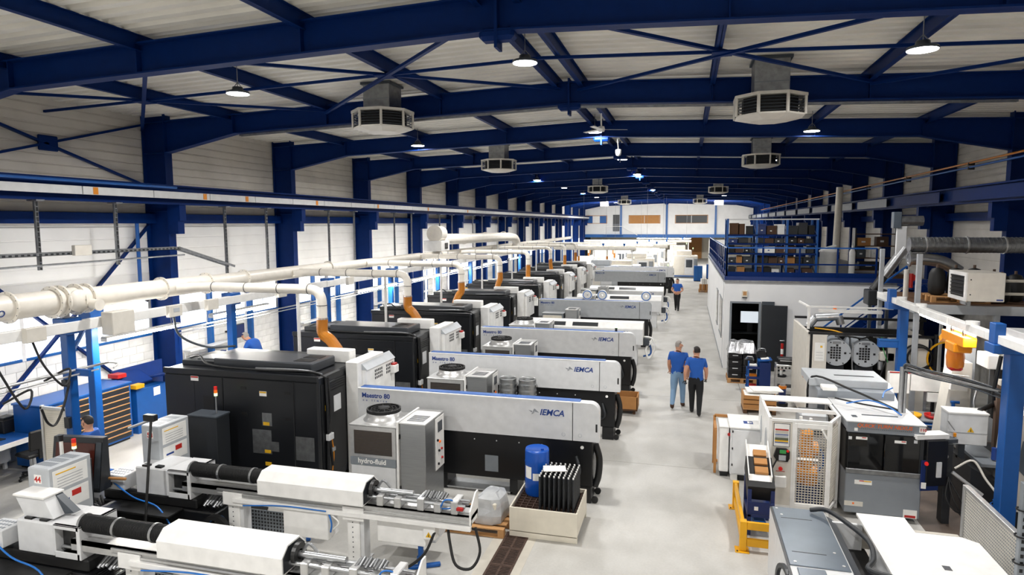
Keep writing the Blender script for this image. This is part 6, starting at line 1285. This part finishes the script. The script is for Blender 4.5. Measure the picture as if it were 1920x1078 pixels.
m.build('spiral_seam', M.galv, t)
for x in (8.2, 9.1, 9.9): MB().ring((x, 0, 0), (1, 0, 0), .19, .215, .03, 22).build('duct_clamp', M.alu, t)
t = thing('silver_elbow_duct', 'shiny silver elbow duct below the long spiral duct', 'duct', (0, 18.2, 0)); MB().tube(curve([(7.85, 0, 4.0), (8.2, 0, 4.0), (8.6, 0, 3.92), (8.95, 0, 3.7)], 6), .15, 18).build('bend', M.steel, t); MB().ring((7.85, 0, 4.0), (1, 0, 0), .13, .19, .04, 18).build('collar', M.steel, t); C(t, 'hanger', M.galv, (7.85, 0, 4.15), (7.85, 0, 4.2), .02)
t = thing('silver_flue', 'leaning shiny flue pipe beside the stair head', 'flue', (0, 20.3, 0)); C(t, 'pipe', M.steel, (8.35, 0, 4.2), (7.85, 0, 3.4), .13, 18); C(t, 'lower_pipe', M.darksteel, (7.85, 0, 3.4), (7.6, 0, 3.0), .12, 18); B(t, 'stand_leg', M.darkgrey, 7.45, 7.53, -.25, -.17, 0, 2.6, 0); B(t, 'stand_leg', M.darkgrey, 7.88, 7.96, -.25, -.17, 0, 2.6, 0); B(t, 'burner_box', M.charcoal, 7.42, 7.98, -.28, .25, 2.6, 3.02, .02); B(t, 'white_panel', M.lightgrey, 8.1, 8.35, -.1, .0, 3.9, 4.8, .01); C(t, 'top_fan', M.galv, (8.2, 0, 4.95), (8.75, 0, 4.95), .14, 18); B(t, 'fan_box', M.slate, 8.0, 8.2, -.12, .12, 4.75, 5.2, .01)
t = thing('red_valve', 'red pipe valve beside the shelf platform', 'valve', (7.75, 18.0, 3.05)); C(t, 'pipe', M.offwhite, (0, 0, 0), (0, 0, .7), .06); C(t, 'wheel', M.red, (.12, -.02, .5), (.12, .02, .5), .09); C(t, 'body', M.red, (.1, 0, .25), (.1, 0, .6), .05); C(t, 'stem', M.red, (.0, 0, .5), (.12, 0, .5), .03)
for i, (z, mm, lb) in enumerate(((6.32, M.hose, 'thin orange gas pipe along the office-side wall'), (6.2, M.toolblue, 'thin blue air pipe along the office-side wall'))):
    t = thing('wall_pipe', lb, 'pipe', (10.2, 0, z)); C(t, 'pipe', mm, (0, 14, .3 if i == 0 else .3), (0, 75, 0), .03, 8)
    for k in range(10): B(t, 'pipe_clip', M.darksteel, -.04, .12, 16 + k * 5.4, 16.05 + k * 5.4, .22 - .026 * k, .3 - .026 * k, 0)

fp = struct(MB().box(6.25, WW, 8.2, 16.4, .0, .004).build('floor_patch', mat('oily_shaded_concrete', '63564d', .5, 0, .45, 1.6)), 'dark floor with oil stains and painted shade around the office-side milling machine')  # oil dirt and the shade between the machines, both put into the patch colour
# ------------------------------------------------------------------ octagonal air heaters, fan, camera dome under the roof
def air_heater(label, loc):
    t = thing('ceiling_air_heater', label, 'heater', loc, 0, 'octagonal air heaters under the roof')
    r, n = .63, 8; off = math.pi / 8
    P = lambda rr, k: (rr * math.cos(off + k * math.pi / 4), rr * math.sin(off + k * math.pi / 4))
    MB().prism([P(r * 1.06, k) for k in range(n)], 'z', .36, .41).build('top_rim', M.offwhite, t)
    MB().prism([P(r * .8, k) for k in range(n)], 'z', .02, .36).build('dark_core', M.blackmatt, t)
    m = MB(); vs = [(*P(r, k), .03) for k in range(n)] + [(*P(r * .55, k), -.04) for k in range(n)]
    m._add(vs, [(k, n + k, n + (k + 1) % n, (k + 1) % n) for k in range(n)] + [tuple(range(n, 2 * n))[::-1]]); m.prism([P(r, k) for k in range(n)], 'z', .03, .06); m.build('bottom_pan', M.offwhite, t)
    for k in range(n):
        x, y = P(r, k); C(t, 'corner_post', M.offwhite, (x, y, .04), (x, y, .38), .03, 6)
        a, b = Vector(P(r * .96, k)), Vector(P(r * .96, (k + 1) % n)); m = MB()
        for j in range(5):
            z = .09 + j * .055; m.bar((a.x, a.y, z), (b.x, b.y, z), .045, .006)
        m.build('louvre_set', M.darkgrey, t)
    d = B(t, 'square_duct', M.galv, -.3, .3, -.3, .3, .41, deck_z(loc[0]) - loc[2], .006); B(d, 'duct_seam', M.midgrey, -.302, .302, -.304, -.3, .62, .64, 0); B(d, 'duct_collar', M.darkgrey, -.34, .34, -.34, .34, deck_z(loc[0]) - loc[2] - .06, deck_z(loc[0]) - loc[2] - .01, 0)
    return t
for lb, loc in (('nearest octagonal air heater on the window side', (-3.88, 13.0, 6.9)), ('nearest octagonal air heater on the office side', (3.88, 13.0, 6.8)), ('second octagonal air heater on the window side', (-4.3, 23.4, 6.85)),
                ('second octagonal air heater on the office side', (4.9, 24.3, 6.85)), ('third octagonal air heater on the window side', (-3.0, 41.4, 6.85)), ('third octagonal air heater on the office side', (4.4, 44.5, 6.85)),
                ('farthest octagonal air heater on the window side', (-3.2, 62, 6.7)), ('farthest octagonal air heater on the office side', (3.6, 62, 6.7))): air_heater(lb, loc)
t = thing('ceiling_fan', 'white three-bladed ceiling fan at the ridge', 'fan', (.25, 17.3, 7.35)); C(t, 'rod', M.white, (0, 0, .08), (0, 0, .66), .02); MB().lathe([(.0, -.06), (.08, -.05), (.1, 0), (.08, .08), (0, .1)], n=16).build('hub', M.white, t)
for k in range(3): a = .3 + k * 2 * math.pi / 3; MB().obox((.38 * math.cos(a), .38 * math.sin(a), .0), (.6, .11, .008), rx=.15, rz=a).build('blade', M.white, t)
t = thing('dome_camera', 'small white dome camera hung from a beam at the ridge', 'camera', (.45, 19.8, 7.0)); C(t, 'bracket', M.white, (0, -.05, .1), (0, -.32, .42), .02); MB().lathe([(0, -.1), (.07, -.07), (.09, 0), (.09, .1), (0, .12)], n=16).build('dome', M.lightgrey, t)
t = thing('cable_ladder', 'slotted light grey rail under the second portal frame', 'cable tray', (0, 13.98, 0))
for sgn in (-1, 1):
    m = MB(); 
    for (y0, y1) in ((-.04, -.03), (.03, .04)): m.prism([(0, 7.36), (sgn * 8.2, 7.36 - .035 * 8.2), (sgn * 8.2, 7.4 - .035 * 8.2), (0, 7.4)], 'y', y0, y1)
    m.prism([(0, 7.385), (sgn * 8.2, 7.385 - .035 * 8.2), (sgn * 8.2, 7.395 - .035 * 8.2), (0, 7.395)], 'y', -.03, .03); o = m.build('rail', M.galv, t); fixn(o.data)

# ------------------------------------------------------------------ pale machines at the far end
def far_machine(label, loc, w_, d_, h_, kind=0):
    t = thing('machining_centre', label, 'machine', loc, 0, 'pale machines at the far end')
    body = [M.white, M.offwhite, M.lightgrey, M.panelgrey][kind % 4]
    B(t, 'base', M.midgrey, .05, w_ - .05, .05, d_, 0, .15); B(t, 'body', body, 0, w_, 0, d_, .15, h_ * .82, .04); B(t, 'upper_body', body, w_ * .1, w_ * .75, d_ * .2, d_, h_ * .82, h_, .04)
    B(t, 'door', M.offwhite, w_ * .08, w_ * .45, -.03, 0, .35, h_ * .75, .015); dd = B(t, 'door', M.lightgrey, w_ * .46, w_ * .83, -.03, 0, .35, h_ * .75, .015); B(dd, 'door_window', M.darkgrey if kind % 2 else M.panelgrey, w_ * .52, w_ * .78, -.04, -.03, h_ * .4, h_ * .68, .004)
    B(t, 'control_panel', M.midgrey, w_ * .85, w_ * .98, -.12, 0, h_ * .45, h_ * .72, .01); B(t, 'blue_strip', M.toolblue, .02, w_ - .02, -.012, 0, .16, .26, 0)
    p = C(t, 'signal_pole', M.galv, (w_ * .8, d_ * .5, h_), (w_ * .8, d_ * .5, h_ + .15), .02); C(p, 'signal_lens', M.led_green, (w_ * .8, d_ * .5, h_ + .15), (w_ * .8, d_ * .5, h_ + .27), .035)
    return t
fm = [((-7.4, 46.5, 0), 2.4, 1.8, 2.1, 3, 'grey machine at the window side behind the black row'), ((-4.6, 48.0, 0), 2.2, 1.4, 2.2, 3, 'grey cabinet-like machine behind the black row'), ((-3.6, 51.5, 0), 2.6, 1.6, 2.0, 1, 'cream machine left of the first far aisle'), ((-.6, 50.5, 0), 2.2, 1.5, 1.5, 2, 'low grey machine with blue foot strip by the far aisle'),
      ((-6.5, 53.0, 0), 2.4, 1.7, 2.2, 0, 'white machine at the window side, far end'), ((-2.8, 57.0, 0), 2.6, 1.8, 2.3, 1, 'cream tall machine in the middle of the far end'), ((.2, 56.5, 0), 1.2, 1.4, 1.6, 0, 'small white machine in the middle of the far end'), ((1.4, 60.0, 0), 2.1, 2.0, 2.45, 1, 'cream machine with doors at the end of the aisle'),
      ((-6.2, 60.0, 0), 2.6, 1.8, 2.4, 0, 'tall white machine at the window side, deep in the hall'), ((-2.6, 64.5, 0), 2.4, 1.8, 2.6, 0, 'tall white machine deep in the hall'), ((-5.8, 68.5, 0), 2.6, 1.8, 2.6, 1, 'cream machine deep in the hall, window side'), ((.6, 69.0, 0), 2.4, 1.8, 2.6, 1, 'cream machine deep in the hall, aisle side'), ((-2.4, 74.0, 0), 2.6, 1.8, 2.5, 0, 'farthest white machine in the hall')]
for (loc, a, b, c, k, lb) in fm: far_machine(lb, loc, a, b, c, k)
for i, (y, xa, xb) in enumerate(((50.2, -7.6, -1.2), (55.5, -7.6, 1.0), (62.5, -8.5, 1.6), (72.0, -8.5, 3.0))):
    t = thing('cross_duct', 'cream duct crossing the far end above the pale machines, %s' % names[i], 'duct', (0, y, 3.0), 0, 'cream ducts at the far end'); C(t, 'pipe', M.duct, (xa, 0, 0), (xb, 0, 0), .13, 16)
    for x in (xa + .6, (xa + xb) / 2, xb - .3): C(t, 'hanger', M.white, (x, 0, -3), (x, 0, -.1), .04, 8)
    for x in (xa + 2, xa + 4.2): MB().ring((x, 0, 0), (1, 0, 0), .13, .17, .05, 16).build('flange', M.duct, t); C(t, 'drop_pipe', M.duct, (x, 0, -.05), (x, 0, -.6), .08, 12); C(t, 'drop_hose', M.hose, (x, 0, -.6), (x, 0, -1.0), .08, 12)
    for x in (xb - 2.5, xb - .9): C(t, 'blue_valve', M.toolblue, (x, -.02, .3), (x, .02, .3), .1, 12); C(t, 'valve_stem', M.steel, (x, 0, .1), (x, 0, .3), .02, 8)
for i, (y, x) in enumerate(((52.0, -3.0), (58.8, -2.0), (66.5, -2.0), (75.5, 0))):
    s = thing('strip_light', 'glowing strip light across the far machines, %s' % names[i], 'lamp', (x, y, 2.95 + .25), 0, 'far strip lights'); B(s, 'housing', M.white, -3, 3, -.06, .06, .02, .07, .005); C(s, 'tube', M.tube, (-2.95, 0, .0), (2.95, 0, .0), .02, 10)
    for xx in (-2.5, 2.5): C(s, 'hanger', M.galv, (xx, 0, .07), (xx, 0, deck_z(x + xx) - 3.13), .008, 6)
    area(s, 'far_strip_light', (0, 0, -.03), 5.9, 200, size_y=.12)
t = thing('blue_locker', 'blue tool locker at the end of the aisle', 'locker', (3.15, 57.0, 0)); B(t, 'body', M.toolblue, 0, .7, 0, .6, .05, 1.3, .01); B(t, 'plinth', M.black, .02, .68, .02, .58, 0, .05, 0); B(t, 'door', M.bluelit, .02, .34, -.01, 0, .1, 1.26, .004); B(t, 'door', M.bluelit, .36, .68, -.01, 0, .1, 1.26, .004)
t = thing('blue_locker', 'blue tool locker beside the office block end', 'locker', (4.25, 59.5, 0)); B(t, 'body', M.bluedeep, 0, .5, 0, .6, .05, 1.3, .01); B(t, 'plinth', M.black, .02, .48, .02, .58, 0, .05, 0); B(t, 'door', M.toolblue, .02, .48, -.01, 0, .1, 1.26, .004)
pallet('wooden pallet under boxes far down the aisle', (3.4, 48.0, 0), 0, .95, 1.0)
for i, (x, z, s_, mm, nm) in enumerate(((3.45, .144, .4, M.card, 'tan carton'), (3.9, .144, .42, M.wood, 'pale carton'), (3.6, .55, .38, M.paper, 'white sack'))):
    q = thing('carton', '%s on the pallet far down the aisle' % nm, 'box', (x, 48.2, z), .1 * i, 'boxes far down the aisle'); B(q, 'body', mm, 0, s_, 0, s_, 0, .4, .02); B(q, 'tape', M.beige, s_ * .45, s_ * .55, -.003, s_ + .003, .0, .403, 0)
struct(MB().box(4.6, 6.2, 66.0, 66.2, 0, 3.3).build('wall_white_end', M.render), 'white return wall beyond the office block')
struct(MB().box(2.9, 4.6, 94.8, 94.95, 0, 3.2).build('door_3', M.card), 'brown door at the very end of the aisle')

# ------------------------------------------------------------------ people
def skin_mesh(verts, edges, radii, sub=2):
    me = bpy.data.meshes.new('skeleton'); me.from_pydata(verts, edges, [])
    o = bpy.data.objects.new('skeleton_tmp', me); COL.objects.link(o)
    md = o.modifiers.new('skin', 'SKIN'); md.use_smooth_shade = True
    for i, sv in enumerate(me.skin_vertices[0].data):
        r = radii[i]; sv.radius = r if isinstance(r, tuple) else (r, r); sv.use_root = (i == 0)
    s = o.modifiers.new('sub', 'SUBSURF'); s.levels = sub; s.render_levels = sub
    dg = bpy.context.evaluated_depsgraph_get(); m = bpy.data.meshes.new_from_object(o.evaluated_get(dg))
    bpy.data.objects.remove(o); return m
def person(label, loc, rz, J, mats, hair, scale=1., glove=None):
    """J: joint dict in metres, figure facing -y. mats: (shirt, trousers, shoe)"""
    names_ = ['pelvis', 'waist', 'chest', 'neckb', 'neck', 'jaw', 'head', 'crown']
    V = [Vector(J[k]) for k in names_]; rad = [(.155, .11), (.145, .1), (.17, .115), (.075, .075), (.055, .055), (.07, .082), (.078, .095), (.05, .06)]
    E = [(i, i + 1) for i in range(7)]; reg = [1, 0, 0, 0, 2, 2, 2, 2]
    def add(p, r, par, g): V.append(Vector(p)); rad.append(r); E.append((par, len(V) - 1)); reg.append(g); return len(V) - 1
    tips = {}
    for s in ('l', 'r'):
        sh = add(J['sh' + s], .075, 2, 0); um = add(Vector(J['sh' + s]).lerp(Vector(J['el' + s]), .5), .06, sh, 0); el = add(J['el' + s], .045, um, 2); fm_ = add(Vector(J['el' + s]).lerp(Vector(J['wr' + s]), .4), .044, el, 2); wr = add(J['wr' + s], .03, fm_, 2); add(J['ha' + s], (.045, .022), wr, 3 if glove else 2)
        hp = add(J['hp' + s], .1, 0, 1); th = add(Vector(J['hp' + s]).lerp(Vector(J['kn' + s]), .5), .085, hp, 1); kn = add(J['kn' + s], .062, th, 1); ca = add(Vector(J['kn' + s]).lerp(Vector(J['an' + s]), .35), .06, kn, 1); an = add(J['an' + s], .045, ca, 1); he = add(J['an' + s] + Vector((0, 0, -.06)), .045, an, 4); add(J['to' + s], (.045, .03), he, 4)
    rad = [tuple(q * 1.2 for q in r) if isinstance(r, tuple) else r * (1.32 if g in (1, 4) else 1.2 if g == 0 else 1.12) for r, g in zip(rad, reg)]
    me = skin_mesh([tuple(v) for v in V], E, rad)
    mset = [mats[0], mats[1], M.skin, glove or M.skin, mats[2]]; me.materials.clear()
    for mm in mset: me.materials.append(mm)
    seg = [(V[a], V[b], reg[b]) for a, b in E]
    for pl_ in me.polygons:
        c = pl_.center; best, bd = 0, 9
        for (a, b, g) in seg:
            d = b - a; t_ = max(0, min(1, (c - a).dot(d) / max(1e-9, d.length_squared))); q = (c - a - d * t_).length
            if q < bd: bd, best = q, g
        if best == 2 and c.z < J['neckb'][2] + .02 and abs(c.x - J['neckb'][0]) < .12 and (c - Vector(J['neckb'])).length < .16: best = 0
        if best == 2 and abs(c.x) < .17 and c.z < J['neckb'][2] and min((c - Vector(J[k])).length for k in ('wrl', 'wrr', 'hal', 'har', 'ell', 'elr')) > .12: best = 0
        if best in (0, 1) and (c - Vector(J['pelvis'])).length < .4: best = 0 if c.z > J['pelvis'][2] + .02 else 1
        pl_.material_index = best; pl_.use_smooth = True
    # fingers, nose, ears joined into the same body mesh
    ex = MB(); hd = Vector(J['head']); fwd = Vector(J.get('face', (0, -1, 0))).normalized(); side = fwd.cross(Vector((0, 0, 1)))
    ex.tube([hd + fwd * .085 + Vector((0, 0, .01)), hd + fwd * .118 + Vector((0, 0, -.03))], .014, 6, True, .018)
    for s in (-1, 1): ex.obox(hd + side * s * .083 + Vector((0, 0, -.015)), (.02, .03, .06), b=.008); ex.tube([hd + fwd * .088 + side * s * .032 + Vector((0, 0, .02)), hd + fwd * .094 + side * s * .032 + Vector((0, 0, .02))], .009, 6)
    ex.tube([hd + fwd * .088 + side * -.025 + Vector((0, 0, -.06)), hd + fwd * .093 + Vector((0, 0, -.062)), hd + fwd * .088 + side * .025 + Vector((0, 0, -.06))], .006, 6)
    nf = len(ex.f)
    for s in ('l', 'r'):
        w_, h_ = Vector(J['wr' + s]), Vector(J['ha' + s]); d = (h_ - w_).normalized(); a = d.cross(Vector((0, 1, .2))).normalized(); b = d.cross(a)
        for k in range(4):
            p = h_ + a * (.028 - .019 * k) + d * .02; L = (.062, .072, .068, .05)[k]; ex.tube([p, p + d * L * .55 + b * .006, p + d * L * .85 + b * .024, p + d * L * .9 + b * .042], .0095, 6, True, .007)
        p = w_.lerp(h_, .55) + a * .035; ex.tube([p, p + a * .025 + d * .025, p + a * .03 + d * .06], .011, 6, True, .008)
    o = bpy.data.objects.new('person', me); COL.objects.link(o)
    em = ex.mesh('extra', M.skin); import bmesh
    bmm = bmesh.new(); bmm.from_mesh(me); n0 = len(bmm.faces); bmm.from_mesh(em); bmm.faces.ensure_lookup_table()
    for i in range(n0, len(bmm.faces)): bmm.faces[i].material_index = 3 if i - n0 >= nf else 2; bmm.faces[i].smooth = True
    bmm.to_mesh(me); bmm.free()
    o.location = loc; o.rotation_euler = (0, 0, rz); o.scale = (scale,) * 3; tag(o, label, 'person')
    # hair cap
    m = MB(); n = 14
    for i in range(6):
        for j in range(n):
            th = R(5) + i * R(88) / 5; ph = 2 * math.pi * j / n; v = Vector((.09 * math.sin(th) * math.cos(ph), .107 * math.sin(th) * math.sin(ph), .098 * math.cos(th)))
            dr = v.y; back = (-fwd).dot(Vector((v.x, v.y, 0)));
            if i >= 4 and back < .02: v *= .8; v.z = max(v.z, .055)
            if i == 5 and back > .03: v.z -= .045
            m.v.append(tuple(hd + Vector((0, 0, .025)) + v * 1.03))
    m.f = [(i * n + j, (i + 1) * n + j, (i + 1) * n + (j + 1) % n, i * n + (j + 1) % n) for i in range(5) for j in range(n)] + [tuple(range(n))]; m.s = [True] * len(m.f)
    m.build('hair', hair, o); B(o, 'belt', M.black, J['pelvis'][0] - .13, J['pelvis'][0] + .13, J['pelvis'][1] - .1, J['pelvis'][1] + .1, J['pelvis'][2] + .0, J['pelvis'][2] + .035, .01)
    return o
def stand(**k):
    J = dict(pelvis=(0, 0, .95), waist=(0, 0, 1.1), chest=(0, .01, 1.33), neckb=(0, .02, 1.47), neck=(0, .015, 1.53), jaw=(0, -.005, 1.59), head=(0, -.005, 1.66), crown=(0, .01, 1.73),
             shl=(.19, .02, 1.42), ell=(.25, .05, 1.13), wrl=(.25, -.04, .89), hal=(.24, -.07, .81), shr=(-.19, .02, 1.42), elr=(-.25, .05, 1.13), wrr=(-.25, -.04, .89), har=(-.24, -.07, .81),
             hpl=(.09, 0, .9), knl=(.1, -.02, .5), anl=(.1, .02, .1), tol=(.11, -.15, .035), hpr=(-.09, 0, .9), knr=(-.1, -.02, .5), anr=(-.1, .02, .1), tor=(-.11, -.15, .035))
    J.update(k); return {a: Vector(b) for a, b in J.items()}
# walking away side by side
person('man in blue T-shirt and black trousers with black gloves walking away down the aisle', (2.78, 16.98, 0), R(176),
       stand(face=(.5, -1, 0), knl=(.1, -.14, .52), anl=(.1, -.2, .1), tol=(.11, -.37, .04), knr=(-.1, .05, .5), anr=(-.1, .22, .15), tor=(-.11, .1, .035), ell=(.26, .1, 1.14), wrl=(.27, .03, .9), hal=(.26, .0, .83), elr=(-.25, -.02, 1.13), wrr=(-.24, -.14, .93), har=(-.23, -.18, .87)), (M.shirt, M.trousers, M.black), M.hair, 1., M.black)
person('grey-haired man in blue polo shirt and pale jeans walking beside him', (2.33, 17.5, 0), R(172),
       stand(face=(-.9, -.6, 0), knl=(.1, .04, .5), anl=(.1, .24, .16), tol=(.11, .12, .04), knr=(-.1, -.16, .52), anr=(-.1, -.2, .1), tor=(-.11, -.37, .04), ell=(.24, -.02, 1.14), wrl=(.24, -.16, .95), hal=(.23, -.2, .89)), (M.shirt, M.jeans, M.brown), M.greyhair, 1.02)
person('man in blue T-shirt and black trousers walking towards the viewer far down the aisle', (2.04, 37.6, 0), R(-6),
       stand(face=(-.5, -1, 0), ell=(.3, .0, 1.14), wrl=(.13, -.16, 1.02), hal=(.05, -.19, 1.0), elr=(-.3, .0, 1.14), wrr=(-.13, -.16, 1.0), har=(-.05, -.19, .99), knl=(.08, -.1, .52), anl=(.08, -.12, .1), tol=(.09, -.29, .04), knr=(-.08, .02, .5), anr=(-.08, .14, .12), tor=(-.08, -.02, .035)), (M.shirt, M.trousers, M.black), M.hair, 1.02)
person('dark-haired person in blue shirt behind the dark control panel', (-7.42, 8.62, 0), R(-70),
       stand(face=(-.3, -1, -.2), chest=(0, -.04, 1.33), ell=(.24, -.12, 1.16), wrl=(.2, -.34, 1.1), hal=(.18, -.42, 1.1), elr=(-.24, -.12, 1.16), wrr=(-.2, -.34, 1.1), har=(-.18, -.42, 1.1)), (M.shirt, M.trousers, M.black), M.hair, .93)
person('person in blue shirt bending over the bench beneath the windows', (-9.7, 16.4, 0), R(-90),
       stand(waist=(0, -.06, 1.1), chest=(0, -.2, 1.3), neckb=(0, -.32, 1.41), neck=(0, -.37, 1.45), jaw=(0, -.42, 1.47), head=(0, -.46, 1.52), crown=(0, -.47, 1.59), shl=(.18, -.24, 1.36), shr=(-.18, -.24, 1.36), ell=(.24, -.34, 1.12), wrl=(.16, -.56, 1.05), hal=(.12, -.62, 1.03), elr=(-.24, -.34, 1.12), wrr=(-.16, -.56, 1.05), har=(-.12, -.62, 1.03)), (M.shirt, M.jeans, M.black), M.greyhair, 1.05)

for i, x in enumerate((-6.0, 5.6)):
    t = thing('flood_light', 'square white flood light near the end wall on the %s' % ['window side', 'office side'][i], 'lamp', (x, 69.5, 7.0), 0, 'flood lights near the end wall')
    MB().obox((0, 0, 0), (.9, .12, .5), rx=.5, b=.02).build('housing', M.white, t); MB().obox((0, .07, -.04), (.8, .02, .42), rx=.5).build('lens', M.lampface, t); C(t, 'bracket', M.galv, (0, -.05, .2), (0, -.05, deck_z(x) - 7.0), .03)
    area(t, 'flood_lamp_light', (0, .12, -.06), .8, 1300, rot=(R(62), 0, 0), size_y=.4)
